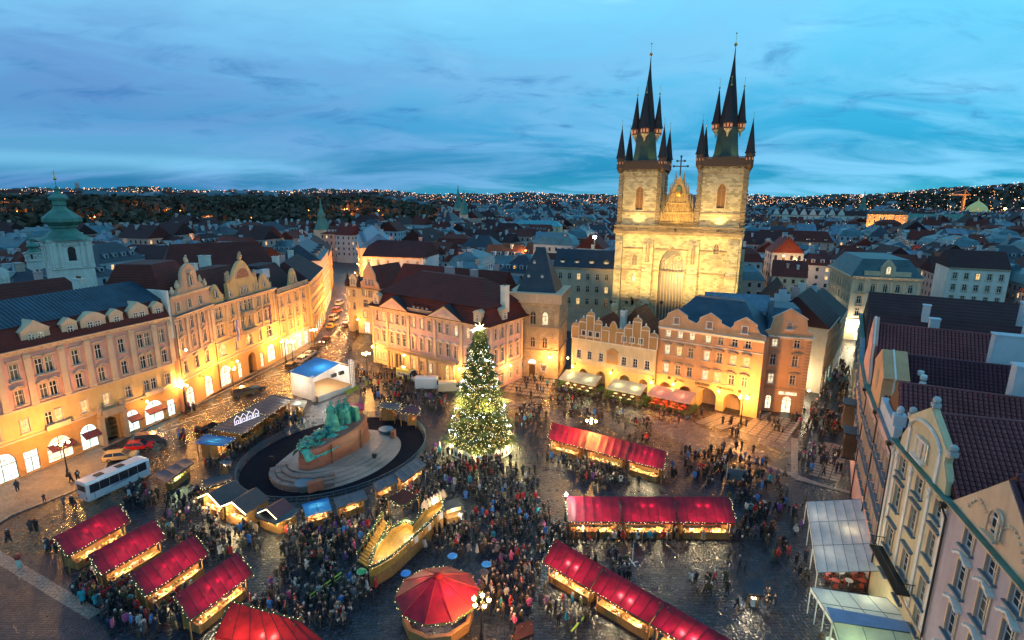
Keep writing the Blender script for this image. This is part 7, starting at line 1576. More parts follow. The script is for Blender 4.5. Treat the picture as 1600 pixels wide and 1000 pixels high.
# big white canopies on the right
def canopy(label,pts,z0,z1,mat,nu,nv,lc,p,cat='canopy'):
    """pts on plan: near-street left, wall side ...; z0 street edge, z1 wall edge"""
    cx=sum(q[0] for q in pts)/4; cy=sum(q[1] for q in pts)/4; t=thing('white_canopy',label,cat,(cx,cy,0)); A_,B_,C_,D_=[Vector((q[0]-cx,q[1]-cy,z)) for q,z in zip(pts,(z0,z0,z1,z1))]
    b=MB(); vs=[]; n=nu*4; m=nv*4
    for j in range(m+1):
        for i in range(n+1):
            u=i/n; v=j/m; P_=(A_*(1-u)+B_*u)*(1-v)+(D_*(1-u)+C_*u)*v; vs.append((P_.x,P_.y,P_.z-.10*abs(math.sin(math.pi*u*nu))*abs(math.sin(math.pi*v*nv))))
    b.add(vs,[(j*(n+1)+i,j*(n+1)+i+1,(j+1)*(n+1)+i+1,(j+1)*(n+1)+i) for j in range(m) for i in range(n)]); b.build('canvas',mat,t,smooth=True)
    b=MB()
    for k in range(nu+1): u=k/nu; b.tube(A_*(1-u)+B_*u,D_*(1-u)+C_*u,.035,n=4)
    b.build('rafter',s_zinc,t); b=MB()
    for k in range(nv+1): v=k/nv; b.tube(A_*(1-v)+D_*v,B_*(1-v)+C_*v,.03,n=4)
    b.build('cross_rail',s_zinc,t)
    for u in (0,.33,.66,1): q=A_*(1-u)+B_*u; b=MB(); b.tube((q.x,q.y,0),(q.x,q.y,q.z),.06); b.build('pole',m_white,t)
    b=MB(); b.quad(A_+Vector((0,0,-.45)),B_+Vector((0,0,-.45)),B_,A_); b.build('valance',mat,t)
    c=(A_+B_+C_+D_)/4
    for q in (A_,B_): r=(q+c)/2; plight(t,r.x,r.y,1.7,p*.38,lc,.5)
    FOOT.append(list(pts)); return t
g6=lambda x,y:(1240+x/2.958,740+y/2.958)
c1=[G(*g6(60,130),3.2),G(*g6(110,458),3.2),G(*g6(405,450),3.9),G(*g6(310,118),3.9)]
K1=canopy('upper of the two white canopies on the right, square and striped with seams',c1,3.2,3.9,f_white,3,6,(1,.9,.7),170)
bl_=thing('gutter_awning','narrow blue grey awning between the upper white canopy and the pink house','awning',(c1[2][0],c1[2][1],0)); b=MB(); o=c1[2]; p4=[G(*g6(310,118),3.92),G(*g6(408,450),3.92),G(*g6(455,445),4.3),G(*g6(345,118),4.3)]; b.poly([(p4[0][0]-o[0],p4[0][1]-o[1],3.95),(p4[1][0]-o[0],p4[1][1]-o[1],3.95),(p4[2][0]-o[0],p4[2][1]-o[1],4.35),(p4[3][0]-o[0],p4[3][1]-o[1],4.35)]); b.poly([(p4[0][0]-o[0],p4[0][1]-o[1],3.9),(p4[1][0]-o[0],p4[1][1]-o[1],3.9),(p4[2][0]-o[0],p4[2][1]-o[1],4.3),(p4[3][0]-o[0],p4[3][1]-o[1],4.3)][::-1]); b.build('cloth',fabric('blue_grey_canvas',(.30,.42,.62),.3),bl_)
c2=[G(*g6(80,525),3.1),G(*g6(180,680),3.1),G(*g6(600,745),3.9),G(*g6(430,575),3.9)]
canopy('small sloping white canopy just above the lettered canopy',c2,3.1,3.9,f_white,2,4,(.9,1,.6),160)
c3=[G(*g6(150,625),3.3),G(*g6(182,682),3.3),G(*g6(600,742),3.95),G(*g6(555,700),3.95)]
b=MB(); c3t=thing('blue_valance','blue fabric valance strip between the small and the lettered white canopies','awning',(c3[0][0],c3[0][1],0)); o=c3[0]; b.poly([(p[0]-o[0],p[1]-o[1],z) for p,z in zip(c3,(3.55,3.3,4.0,4.2))]); b.poly([(p[0]-o[0],p[1]-o[1],z-.05) for p,z in zip(c3,(3.55,3.3,4.0,4.2))][::-1]); b.build('cloth',MATS['blue_grey_canvas'],c3t)
c4=[G(*g6(182,684),3.0),G(*g6(290,1010),3.0),G(*g6(715,1060),3.9),G(*g6(602,748),3.9)]
K4=canopy('lower white canopy with a round emblem and faint dark lettering',c4,3.0,3.9,fabric('green_white_canvas',(.55,.62,.50),.45),3,3,(.8,1,.45),240)
def oncanopy(px,py,zguess): x,y=G(*g6(px,py),zguess); return x-K4.location.x,y-K4.location.y
ltg=plain('print_grey',(.16,.20,.20),.7)
n4=(Vector((*c4[1],3.0))-Vector((*c4[0],3.0))).cross(Vector((*c4[3],3.9))-Vector((*c4[0],3.0))).normalized(); 
if n4.z<0: n4=-n4
xd=(Vector((*c4[2],3.9))-Vector((*c4[1],3.0))).normalized(); yd=n4.cross(xd)
rotm=Matrix((xd,yd,n4)).transposed().to_euler()
x_,y_=oncanopy(420,890,3.4); t_=text(K4,'Hausl',.85,(x_,y_,3.52),rotm,ltg,'canopy_lettering',.004)
x_,y_=oncanopy(465,845,3.5); em=MB()
for k in range(24):
    a=2*math.pi*k/24; c=2*math.pi*(k+1)/24
    for r0,r1 in ((.62,.56),(.44,.41)): em.add([(math.cos(a)*r0,math.sin(a)*r0,0),(math.cos(c)*r0,math.sin(c)*r0,0),(math.cos(c)*r1,math.sin(c)*r1,0),(math.cos(a)*r1,math.sin(a)*r1,0)],[(0,1,2,3)])
em.add([(-.15,-.2,0),(.15,-.2,0),(.15,.2,0),(-.15,.2,0)],[(0,1,2,3)])
o=em.build('canopy_emblem',ltg,K4,(x_,y_,3.60)); o.rotation_euler=rotm
for k in range(5):
    for j in range(2): x_,y_=G(*g6(150+k*62+j*40,480+j*40)); chairset(x_,y_,k,'%s cafe table from the left, %s row, between the two white canopies'%(['first','second','third','fourth','fifth','sixth','seventh','eighth','ninth','tenth'][k],('upper','lower')[j]),k%2==0)
for k in range(6): x_,y_=G(*g6(165+k*20,800+k*60)); chairset(x_,y_,k,'%s wooden cafe table from the top at the outer edge of the lettered canopy'%(['first','second','third','fourth','fifth','sixth','seventh','eighth','ninth','tenth'][k]))
# signs
x,y=G(988,880); t=thing('sign_stand','pale pole sign on a cross foot standing on the dark cobbles','sign',(x,y,0)); b=MB(); b.tube((0,0,0),(0,0,2.6),.05); b.build('pole',m_white,t); b=MB(); b.cbox(0,0,.02,1.5,.12,.06,.3); b.cbox(0,0,.085,1.5,.12,.06,1.87); b.build('cross_foot',m_white,t); b=MB(); b.box(-.25,.25,-.03,.03,2.0,2.7); b.build('sign_plate',s_blue,t)
x,y=G(1170,765); t=thing('white_banner','white folded banner panel beside the right end of the middle red stalls','banner',(x-1.0,y+2,0),R(-10)); b=MB(); b.box(-1.4,1.4,-.04,.04,.3,2.2); b.build('panel',s_zinc,t); b=MB(); b.tube((-1.5,0,0),(-1.5,0,3.2),.05); b.build('pole',m_white,t)
x,y=G(31,888); t=thing('red_lantern_figure','small red topped balloon figure standing alone on the dark setts at far left','figure',(x,y,0)); b=MB(); b.blob(0,0,1.5,.35,.35,.4,0,10,6); b.build('red_top',gm[0],t); b=MB(); b.lathe([(.2,0),(.28,.6),(.15,1.1)],n=10); b.build('white_body',gm[1],t)
x,y=G(162,905); t=thing('red_banner','red banner with pale print at the end of the second slanting stall','banner',(x,y,0),R(20)); b=MB(); b.box(-.5,.5,-.04,.04,.4,2.2); b.build('cloth',gm[0],t); b=MB(); b.blob(0,-.06,1.3,.25,.02,.5); b.build('print',gm[1],t)
# ================================================================ the city beyond
rc=random.Random(42)
def inpoly(x,y,P):
    c=False; j=len(P)-1
    for i in range(len(P)):
        if (P[i][1]>y)!=(P[j][1]>y) and x<(P[j][0]-P[i][0])*(y-P[i][1])/(P[j][1]-P[i][1])+P[i][0]: c=not c
        j=i
    return c
KEEP=[[(-140,-50),(-104,40),(-100,62),(-88,95),(-84,115),(-82,140),(-84,168),(-82,184),(-90,222),(-105,262),(-108,330),(-60,330),(-55,250),(-22,246),(-22,212),(-36,190),(-26,170),(-20,142),(8,142),(14,150),(24,160),(34,225),(75,200),(78,150),(70,140),(90,150),(96,200),(112,205),(160,185),(150,160),(135,140),(140,110),(100,60),(90,-50)],
      [(322,500),(375,500),(375,545),(322,545)],[(280,585),(385,575),(385,640),(280,640)],[(398,545),(470,545),(470,605),(398,605)],[(262,368),(295,368),(295,400),(262,400)],[(135,300),(195,300),(195,352),(135,352)],[(-8,412),(45,412),(45,452),(-8,452)],[(6,158),(40,158),(40,186),(6,186)],
      [(-122,122),(-96,122),(-96,150),(-122,150)],[(-104,125),(-70,125),(-70,158),(-104,158)]]
def keepout(x,y,m=0): return any(inpoly(x,y,P) for P in KEEP)
wallc=[plaster('city_wall_%d'%i,c,.12,.9,.3) for i,c in enumerate(((.42,.44,.46),(.50,.44,.35),(.34,.38,.42),(.46,.31,.26),(.26,.28,.30)))]
roofc=[t_red,t_dark,t_maroon,s_zinc,s_slate,s_pat,seammat('roof_teal',(.07,.15,.18),.45,.3),t_or]
kinds=['red tiled','dark tiled','maroon tiled','pale zinc','dark slate','green copper','teal metal','orange tiled']
def win_rows(b,w,d,h,fl,lit):
    for s,(L_,) in (('f',(w,)),('b',(w,)),('l',(d,)),('r',(d,))):
        n=max(2,int(L_/2.9))
        for k in range(fl):
            z=h-2.6-k*3.4
            if z<1: break
            for i in range(n):
                u=-L_/2+L_*(i+.5)/n; m=1 if rc.random()<lit else 0; q=.5
                if s=='f': b.add([(u-q,-d/2-.04,z),(u+q,-d/2-.04,z),(u+q,-d/2-.04,z+1.6),(u-q,-d/2-.04,z+1.6)],[(0,1,2,3)],m)
                elif s=='b': b.add([(u+q,d/2+.04,z),(u-q,d/2+.04,z),(u-q,d/2+.04,z+1.6),(u+q,d/2+.04,z+1.6)],[(0,1,2,3)],m)
                elif s=='l': b.add([(-w/2-.04,u+q,z),(-w/2-.04,u-q,z),(-w/2-.04,u-q,z+1.6),(-w/2-.04,u+q,z+1.6)],[(0,1,2,3)],m)
                else: b.add([(w/2+.04,u-q,z),(w/2+.04,u+q,z),(w/2+.04,u+q,z+1.6),(w/2+.04,u-q,z+1.6)],[(0,1,2,3)],m)
g_city=glasslit('city_window_light',(1,.60,.25),1.5)
def roofgeo(b,w,d,h,rt,rr):
    e=.35
    if rt=='gable':
        b.add([(-w/2-e,-d/2-e,h),(w/2+e,-d/2-e,h),(w/2+e,d/2+e,h),(-w/2-e,d/2+e,h),(-w/2-e,0,h+rr),(w/2+e,0,h+rr)],[(0,1,5,4),(2,3,4,5),(1,2,5),(3,0,4),(3,2,1,0)])
    elif rt=='hip':
        i=min(w,d)*.42; b.add([(-w/2-e,-d/2-e,h),(w/2+e,-d/2-e,h),(w/2+e,d/2+e,h),(-w/2-e,d/2+e,h),(-w/2+i,0,h+rr),(w/2-i,0,h+rr)],[(0,1,5,4),(2,3,4,5),(1,2,5),(3,0,4),(3,2,1,0)])
    elif rt=='mansard':
        a=1.4; v=[(-w/2-e,-d/2-e,h),(w/2+e,-d/2-e,h),(w/2+e,d/2+e,h),(-w/2-e,d/2+e,h),(-w/2+a,-d/2+a,h+3),(w/2-a,-d/2+a,h+3),(w/2-a,d/2-a,h+3),(-w/2+a,d/2-a,h+3),(-w/2+a+3,0,h+rr),(w/2-a-3,0,h+rr)]
        b.add(v,[(0,1,5,4),(1,2,6,5),(2,3,7,6),(3,0,4,7),(4,5,9,8),(6,7,8,9),(5,6,9),(7,4,8),(3,2,1,0)])
    else:
        b.add([(-w/2-.1,-d/2-.1,h),(w/2+.1,-d/2-.1,h),(w/2+.1,d/2+.1,h+.9),(-w/2-.1,d/2+.1,h+.9),(-w/2-.1,-d/2-.1,h-.4),(w/2+.1,-d/2-.1,h-.4),(w/2+.1,d/2+.1,h-.4),(-w/2-.1,d/2+.1,h-.4)],[(0,1,2,3),(4,5,1,0),(5,6,2,1),(6,7,3,2),(7,4,0,3)])
TPL=[]
for k in range(22):
    w=rc.uniform(11,20); d=rc.uniform(11,15); h=rc.uniform(12,18); rt=rc.choice(['gable','gable','hip','mansard','gable','flat'] if k%3 else ['gable','hip']); rr=rc.uniform(4,6.5) if rt!='mansard' else 5; ri=rc.choice([0,0,1,2,2,0,4,6,1,7,3]) if rt!='flat' else 3; wi=rc.randrange(5)
    b=MB(); b.box(-w/2,w/2,-d/2,d/2,0,h-.02); mw=b.mesh('wall',wallc[wi])
    if rt=='gable': pass
    b=MB(); roofgeo(b,w,d,h,rt,rr); mr=b.mesh('roof',roofc[ri])
    b=MB(); win_rows(b,w,d,h,4,.11); mn=b.mesh('windows',[g_dark,g_city])
    chs=[]
    for c in range(rc.randint(1,4)):
        x=rc.uniform(-w*.42,w*.42); y=rc.choice([-1,1])*rc.uniform(0,d*.25); z=h+1; zt=h+rr*(1-abs(y)/(d/2))+rc.uniform(.8,1.8); b=MB(); b.box(x-.45,x+.45,y-.9,y+.9,z,zt); b.box(x-.55,x+.55,y-1,y+1,zt,zt+.2); chs.append(b.mesh('chimney',wallc[rc.choice([0,0,2,3])]))
    dms=[]
    if rt in('gable','hip','mansard'):
        n=rc.randint(0,5)
        for c in range(n):
            x=-w*.38+w*.76*(c+.5)/n; sgn=-1; y=-d/2+2.0; z=h+rr*2.0/(d/2)*.75 if rt!='mansard' else h+1.0; b=MB(); b.box(x-.7,x+.7,y-.9,y+2.6,z-.3,z+1.2); b.add([(x-.9,y-1.1,z+1.2),(x+.9,y-1.1,z+1.2),(x+.9,y+3,z+1.35),(x-.9,y+3,z+1.35)],[(0,1,2,3)],1); b.add([(x-.4,y-.93,z),(x+.4,y-.93,z),(x+.4,y-.93,z+.95),(x-.4,y-.93,z+.95)],[(0,1,2,3)],2); dms.append(b.mesh('dormer',[wallc[0],s_zinc,g_dark]))
    sky_=[]
    for c in range(rc.randint(0,3)):
        if rt!='gable': break
        x=rc.uniform(-w*.4,w*.4); t0=rc.uniform(.3,.7); y=-d/2*(1-t0); z=h+rr*t0; sl=rr/(d/2); b=MB(); b.add([(x-.4,y-.5,z-.5*sl+.08),(x+.4,y-.5,z-.5*sl+.08),(x+.4,y+.5,z+.5*sl+.08),(x-.4,y+.5,z+.5*sl+.08)],[(0,1,2,3)]); sky_.append(b.mesh('skylight',g_dark if rc.random()<.8 else g_city))
    TPL.append((w,d,h,rt,rr,ri,wi,mw,mr,mn,chs,dms,sky_))
def sector(x,y):
    a=math.degrees(math.atan2(x,y)); 
    return ('beyond the long pink house' if a<-36 else 'beyond the ornate left row' if a<-22 else 'beyond the pointed passage house' if a<-13 else 'beyond the red palace roof' if a<0 else 'beyond the stone tower house' if a<9 else 'behind the twin towered church' if a<21 else 'beyond the orange pedimented house' if a<27 else 'beyond the cream corner block' if a<36 else 'beyond the right hand tiled roofs')
cand=[]
def ground_z(x,y):
    r=math.hypot(x,y); a=math.degrees(math.atan2(x,y)); z=0
    # wooded hill on the left
    f=max(0,min(1,(-a-6)/8)); z+=f*21*max(0,min(1,(r-500)/330))
    z-=f*max(0,min(1,(r-1000)/900))*6
    z+=34*max(0,min(1,(a-26)/14))*max(0,min(1,(r-1500)/500)) + 26*max(0,min(1,(a-36)/8))*max(0,min(1,(r-1500)/400))
    z+=14*max(0,min(1,(r-1800)/1500))*(1+.5*math.sin(a*.35+1)+.35*math.sin(a*.9))
    return z
blk=R(-18); cb,sb=math.cos(blk),math.sin(blk)
for i in range(-60,62):
    for j in range(0,70):
        gx=i*17+ (i//4)*9; gy=j*16+(j//4)*10+70; gx+=rc.uniform(-2.5,2.5); gy+=rc.uniform(-2.5,2.5); x=gx*cb-gy*sb; y=gx*sb+gy*cb; r=math.hypot(x,y)
        a=math.degrees(math.atan2(x,y))
        if y<30 or abs(a)>50 or r>1050: continue
        if a<-7 and r>490: continue
        if keepout(x,y): continue
        cand.append((r,x,y,a))
cand.sort()
NIND=270; far=MB(); slots=wallc+roofc+[g_dark,g_city]; cnt=0
for n_,(r,x,y,a) in enumerate(cand):
    T_=rc.choice(TPL); w,d,h,rt,rr,ri,wi,mw,mr,mn,chs,dms,sky_=T_
    rz=blk+rc.choice([0,0,math.pi/2,math.pi,-math.pi/2])+rc.uniform(-.12,.12)
    margin=[(x+math.cos(t)*7.5,y+math.sin(t)*7.5) for t in (0,1.57,3.14,4.71)]
    if any(keepout(*q) for q in margin) : continue
    z0=ground_z(x,y); sc=rc.uniform(.85,1.08)
    if cnt<NIND and abs(a)<46:
        cnt+=1; sk=sector(x,y); dist='close' if r<190 else 'middle distance' if r<330 else 'distant'
        lb='%s %s house%s%s, %s'%(kinds[ri],{'gable':'gabled','hip':'hip roofed','mansard':'mansard','flat':'flat roofed'}[rt],{'close':', near','middle distance':'','distant':', far off'}[dist],(' with %s dormer%s'%('one two three four five'.split()[len(dms)-1],'s'*(len(dms)>1)) if dms else ' with %s chimney%s'%('one two three four'.split()[len(chs)-1],'s'*(len(chs)>1))),sk)
        t=thing('city_house',lb,'house',(x,y,z0),rz,lb.replace(' house',' houses')); t.scale=(1,1,sc)
        ob('wall',mw,t); ro=ob('roof',mr,t); ob('windows',mn,t,kind='stuff')
        for c in chs: ob('chimney',c,ro)
        for c in dms: ob('dormer',c,ro)
        for c in sky_: ob('skylight',c,ro)
    else:
        c,s=math.cos(rz),math.sin(rz)
        bb=MB(); bb.box(-w/2,w/2,-d/2,d/2,0,h-.02,wi); bb2=MB(); roofgeo(bb2,w,d,h,rt,rr)
        tr=lambda v:(x+v[0]*c-v[1]*s,y+v[0]*s+v[1]*c,z0+v[2]*sc)
        far.add([tr(v) for v in bb.v],bb.f,wi); far.add([tr(v) for v in bb2.v],bb2.f,5+ri)
        nn=int(w/3.4)
        for k in range(2):
            for q in range(nn):
                if rc.random()<.6:
                    u=-w/2+w*(q+.5)/nn; z=h-2.6-k*3.4; m=13+(rc.random()<.13)
                    for sd in (-1,1):
                        far.add([tr(v) for v in ((u-.5,sd*(d/2+.05),z),(u+.5,sd*(d/2+.05),z),(u+.5,sd*(d/2+.05),z+1.6),(u-.5,sd*(d/2+.05),z+1.6))],[(0,1,2,3)],m)
        for k in range(2):
            u=rc.uniform(-w*.4,w*.4); vv=rc.uniform(-2,2); B_=MB(); B_.box(u-.5,u+.5,vv-.8,vv+.8,h+1,h+rr+1.2); far.add([tr(v) for v in B_.v],B_.f,rc.choice([0,2,3]))
far.build('far_rooftops',slots,kind='stuff',label='mass of distant rooftops filling the view beyond the nearer houses',cat='houses')
# terrain: hill and horizon
b=MB(); AN=120; RD=[380,440,500,560,640,720,800,890,1000,1200,1500,1800,2200,2700,3300,4000,5000,6500]
vs=[]
for r in RD:
    for k in range(AN+1): a=R(-56+112*k/AN); x,y=math.sin(a)*r,math.cos(a)*r; vs.append((x,y,ground_z(x,y)-.05+(0 if r<3000 else 6*math.sin(k*.7)+4*math.sin(k*1.9))))
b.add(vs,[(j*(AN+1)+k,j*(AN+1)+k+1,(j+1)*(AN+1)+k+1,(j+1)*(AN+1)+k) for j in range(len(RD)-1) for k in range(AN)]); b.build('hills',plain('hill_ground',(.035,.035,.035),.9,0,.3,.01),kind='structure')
# forest
fm=plain('winter_trees',(.06,.042,.026),.9,0,.4,.05); fo=MB()
def crown(mb,x,y,z,s):
    for k in range(9):
        p=Vector((x+rc.gauss(0,s*.35),y+rc.gauss(0,s*.35),z+s*.7+rc.gauss(0,s*.28))); q=Vector((rc.uniform(-1,1),rc.uniform(-1,1),rc.uniform(-1,1))).normalized()*s*.42; u=q.cross(Vector((rc.uniform(-1,1),rc.uniform(-1,1),rc.uniform(-1,1)))).normalized()*s*.34
        mb.add([p-q,p+u,p+q,p-u],[(0,1,2,3)])
    mb.tube((x,y,z-1),(x,y,z+s*.8),s*.05,s*.02,3,cap=False)
for k in range(6500):
    a=rc.uniform(-50,-6.5) if rc.random()<.88 else rc.uniform(24,50); r=rc.uniform(500,1080) if a<0 else rc.uniform(1500,2300); x,y=math.sin(R(a))*r,math.cos(R(a))*r
    if a>0 and rc.random()<.25: continue
    if a<0 and (690<r<702 or 545<r<556): continue
    crown(fo,x,y,ground_z(x,y),rc.uniform(6,10)*(1.0 if a<0 else 1.6))
fo.build('wooded_hill',fm,kind='stuff',label='dark leafless woods covering the hills beyond the rooftops',cat='woods')
# lights on the hill and in the far city
fl=MB(); hl=[e for e in ()]
def dot(mb,x,y,z,r,m=0): mb.add([(x+r,y,z),(x,y+r,z),(x-r,y,z),(x,y-r,z),(x,y,z+r),(x,y,z-r)],[(0,1,4),(1,2,4),(2,3,4),(3,0,4),(1,0,5),(2,1,5),(3,2,5),(0,3,5)],m)
e_or=glow('far_orange_lamp',(1,.35,.08),7,False); e_pl=glow('far_pale_lamp',(1,.66,.36),5,False); e_pk=glow('far_pink_lamp',(1,.42,.32),3.2,False)
HL=thing('hill_lamps','row of orange street lamps glowing on the wooded hill at left','lamps',(0,0,0)); HL['kind']='stuff'
for k in range(46):
    a=rc.uniform(-47,-6); r=rc.choice([600,640,696,696,780,860])+rc.uniform(-12,12); x,y=math.sin(R(a))*r,math.cos(R(a))*r; z=ground_z(x,y)+9; dot(fl,x,y,z,.75)
    if k%2==0: plight(HL,x,y-1,z+1,5200,(1,.32,.07),1.0,'hill_lamp_light')
for k in range(34): a=-47+k*1.2; r=493; x,y=math.sin(R(a))*r,math.cos(R(a))*r; dot(fl,x,y,8,.55)
for k in range(8): a=-25+k*2.2; r=497; x,y=math.sin(R(a))*r,math.cos(R(a))*r; plight(HL,x,y,8,7000,(1,.38,.08),1.0,'hill_lamp_light')
fl.build('lamp_dots',e_or,HL,kind='stuff')
fc=MB()
for k in range(2600):
    a=rc.uniform(-50,50); r=1100+3600*rc.random()**1.5; x,y=math.sin(R(a))*r,math.cos(R(a))*r
    if a<-7 and r<1100: continue
    if a>34 and r<1900 : continue
    z=ground_z(x,y); w=rc.uniform(10,38); h=rc.uniform(8,18)*(1+ (r>2500)*.4); rz=rc.uniform(0,3); B_=MB(); B_.cbox(x,y,z-3,w,rc.uniform(10,18),h+3,rz,rc.randrange(5)); fc.v+=[]; fc.add(B_.v,B_.f,rc.randrange(5)); 
    if rc.random()<.7 and r<2500: B2=MB(); c,s=math.cos(rz),math.sin(rz); vs=[(-w/2,-6,0),(w/2,-6,0),(w/2,6,0),(-w/2,6,0),(-w/2,0,5),(w/2,0,5)]; fc.add([(x+p*c-q*s,y+p*s+q*c,z+h+o) for p,q,o in vs],[(0,1,5,4),(2,3,4,5),(1,2,5),(3,0,4)],5+rc.choice([0,1,2,3,6]))
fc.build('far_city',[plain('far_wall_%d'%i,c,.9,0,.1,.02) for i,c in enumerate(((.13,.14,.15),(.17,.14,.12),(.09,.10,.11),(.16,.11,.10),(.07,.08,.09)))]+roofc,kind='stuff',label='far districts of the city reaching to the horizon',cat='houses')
SL=thing('city_street_lamps','warm street lamps glowing between the rooftops of the old town','lamps',(0,0,0)); SL['kind']='stuff'; sd_=MB()
for k in range(34):
    a=-40+80*k/33+rc.uniform(-2,2); r=rc.choice([210,260,330,430,560])+rc.uniform(-25,25); x,y=math.sin(R(a))*r,math.cos(R(a))*r
    if keepout(x,y) or (a<-8 and r>470): continue
    z=ground_z(x,y)+17.5; dot(sd_,x,y,z+.2,.5); plight(SL,x,y,z,4200,(1,.5,.16),.6,'street_lamp_light')
sd_.build('lamp_dots',e_or,SL,kind='stuff')
fd=MB()
for k in range(6800):
    a=rc.uniform(-50,50); r=rc.choice([rc.uniform(300,1100),rc.uniform(1000,2400),rc.uniform(1200,2600),rc.uniform(1400,3800),rc.uniform(2000,5400)])
    if a<-7 and r<1120: continue
    x,y=math.sin(R(a))*r,math.cos(R(a))*r
    if r<320 and keepout(x,y): continue
    z=ground_z(x,y)+(rc.uniform(4,24) if r>1000 else rc.uniform(13,19)); dot(fd,x,y,z,r*.00044*rc.uniform(.5,1.25),rc.choice([0,1,1,2,2]))
fd.build('city_lights',[e_or,e_pl,e_pk],kind='stuff',label='thousands of small lamps and lit windows scattered over the distant city',cat='lights')
# ---------------------------------------------------------------- landmarks among the roofs
def onion_tower(label,x,y,rz,w,h,s=1.0,z0=0,cat='church tower'):
    t=thing('church_tower',label,cat,(x,y,z0),rz); H=HC(-w/2,-w/2,w,w); H.root=t
    for sd in ('front','right','left','back'):
        H.wall(sd,0,h,pl_white,[(w/2,w*.2,h-w*.62,w*.42,'arch')],thick=.5); o=ob('louvre',win_pane(w*.2,w*.42,'arch',g_dark),t,H.pt(sd,w/2,.1,h-w*.62),H.fr(sd)[1]); H.cornice(sd,h+.02,pl_white,.5,.6,0,ext=.4); H.pilaster(sd,[w*.1,w*.24,w*.76,w*.9],h-w*.8,h-.6,w*.08,pl_white); H.course(sd,h-w*.85,.3,.3,pl_white)
        o=ob('window_hood',win_hood(w*.25,w*.42,'seg',pl_white),t,H.pt(sd,w/2,0,h-w*.62),H.fr(sd)[1])
    k=w/10; b=MB(); b.lathe([(w*.74,h),(w*.5,h+1.0*k),(w*.33,h+2.6*k),(w*.30,h+3.4*k),(w*.36,h+3.5*k),(w*.36,h+4.0*k)],n=8,rot=R(22.5)); b.build('copper_skirt',s_pat,t)
    b=MB(); b.lathe([(w*.34,h+4.0*k),(w*.50,h+5.2*k),(w*.49,h+6.3*k),(w*.34,h+7.6*k),(w*.20,h+8.8*k),(w*.13,h+10.0*k)],n=8,rot=R(22.5)); b.build('large_onion',s_pat,t)
    b=MB(); b.lathe([(w*.17,h+10*k),(w*.17,h+11.4*k),(w*.24,h+11.6*k),(w*.25,h+12.2*k),(w*.12,h+13.2*k),(w*.05,h+14.2*k),(w*.08,h+14.5*k),(.06,h+15.6*k),(.05,h+17.5*k)],n=8,rot=R(22.5)); b.build('small_onion',s_pat,t)
    b=MB(); b.blob(0,0,h+17.6*k,.45*k,.45*k,.45*k,0,8,6); b.tube((0,0,h+17.6*k),(0,0,h+20*k),.07); b.box(-.5*k,.5*k,-.06,.06,h+19*k,h+19.2*k); b.build('finial',m_gold,t); return t
onion_tower('white baroque church tower with green double onion dome rising at far left',-110.6,137,R(50),8.2,30.2)
x,y=-146,168; onion_tower('small green onion turret left of the big baroque church tower',x,y,.3,3.2,23.5)
x,y=-155,155; onion_tower('tiny dark lantern turret at the far left edge of the rooftops',x,y,.3,3.2,24)
H=generic('long_house','long dark red roofed church nave to the right of the baroque tower',(-96,150),(-72,166),16,20,pl_beige,t_maroon,8,3,7,ix=3,chim=0,gf=8)
H=generic('rear_house','low cream house with blue grey ledges directly behind the long pink house',(-97,84),(-84,108),11,21,pl_cream,t_maroon,6,2,4,ix=2,chim=2,gf=12)
H=generic('rear_house','low white house behind the left end of the long pink house',(-112,62),(-100,82),11,18,pl_blue,t_maroon,5,2,5,ix=2,chim=3,gf=10)
b=House('pediment_front','small white church front with a triangular pediment below the baroque tower',(-119,118),(-113.5,123),4,24); b.wall('front',0,24,pl_white); b.wall('left',0,24,pl_white); b.wall('right',0,24,pl_white); b.wall('back',0,24,pl_white); b.gable('front',[(-.3,24),(b.W+.3,24),(b.W/2,27)],pl_white,.6,0,'pediment'); b.pilaster('front',[.6,2,3.6,5.2,6.6],18,23,.5,pl_white)
H=generic('roof_block','long dark blue roofed hall with four lit dormers behind the stone tower house',(13,168),(30,163),10,20,pl_beige,s_slate,6,3,5,0,dorm=4,chim=1,gf=8)
for o in H.root.children:
    if o.name.startswith('dormer'):
        for q in o.children:
            if q.name.startswith('dormer_pane'): q.data=win_pane(.8,1.0,'plain',g_litw)
H=generic('maroon_roof_house','broad maroon roofed house with round dormer windows directly behind the palace',(-34,152),(-4,136),13,15,pl_rose,t_maroon,8,3,7,0,dorm=6,chim=3,gf=5)
H=generic('teal_roof_house','yellow ochre house with bright teal roof in the middle distance',(0,432),(36,424),16,17,pl_cream,seammat('bright_teal',(.05,.30,.34),.4,.3),10,3,4,ix=4,chim=2,gf=6,lit=.3,pane=[g_dark,g_lit,g_dark])
H=generic('scaffold_house','brightly floodlit orange scaffolded block far off at right',(335,529),(362,513),14,24,pl_orange,t_or,8,5,3,ix=4,chim=0,gf=5,pane=[g_lit,g_dark])
for k in range(3): q=H.pt('front',5+k*9,-6,14); w=H.root.matrix_basis@Vector(q); flood('%s floodlight of the scaffolded block'%('left','middle','right')[k],w.x-2,w.y-5,3,w.x+1,w.y+6,15,26000,(1,.5,.12),110)
H=generic('green_roof_house','long pale house with green mansard roof far off at right',(405,592),(462,560),16,18,pl_beige,s_pat,12,3,5,ix=3,chim=3,gf=6,dorm=6)
H=generic('gabled_row','row of pale gabled houses far off right of the church',(290,627),(372,590),14,20,pl_white,t_dark,14,4,5,0,chim=2,gf=5)
for k in range(8): H.gable('front',[(1+k*9,20.05),(8+k*9,20.05),(7+k*9,23),(4.5+k*9,27),(2+k*9,23)],pl_white,.6,0,'gable')
H=generic('white_block','white flat modern block with blue windows far off at right',(272,386),(284,380),12,17,pl_blue,s_zinc,4,5,1,0,chim=0,gf=4)
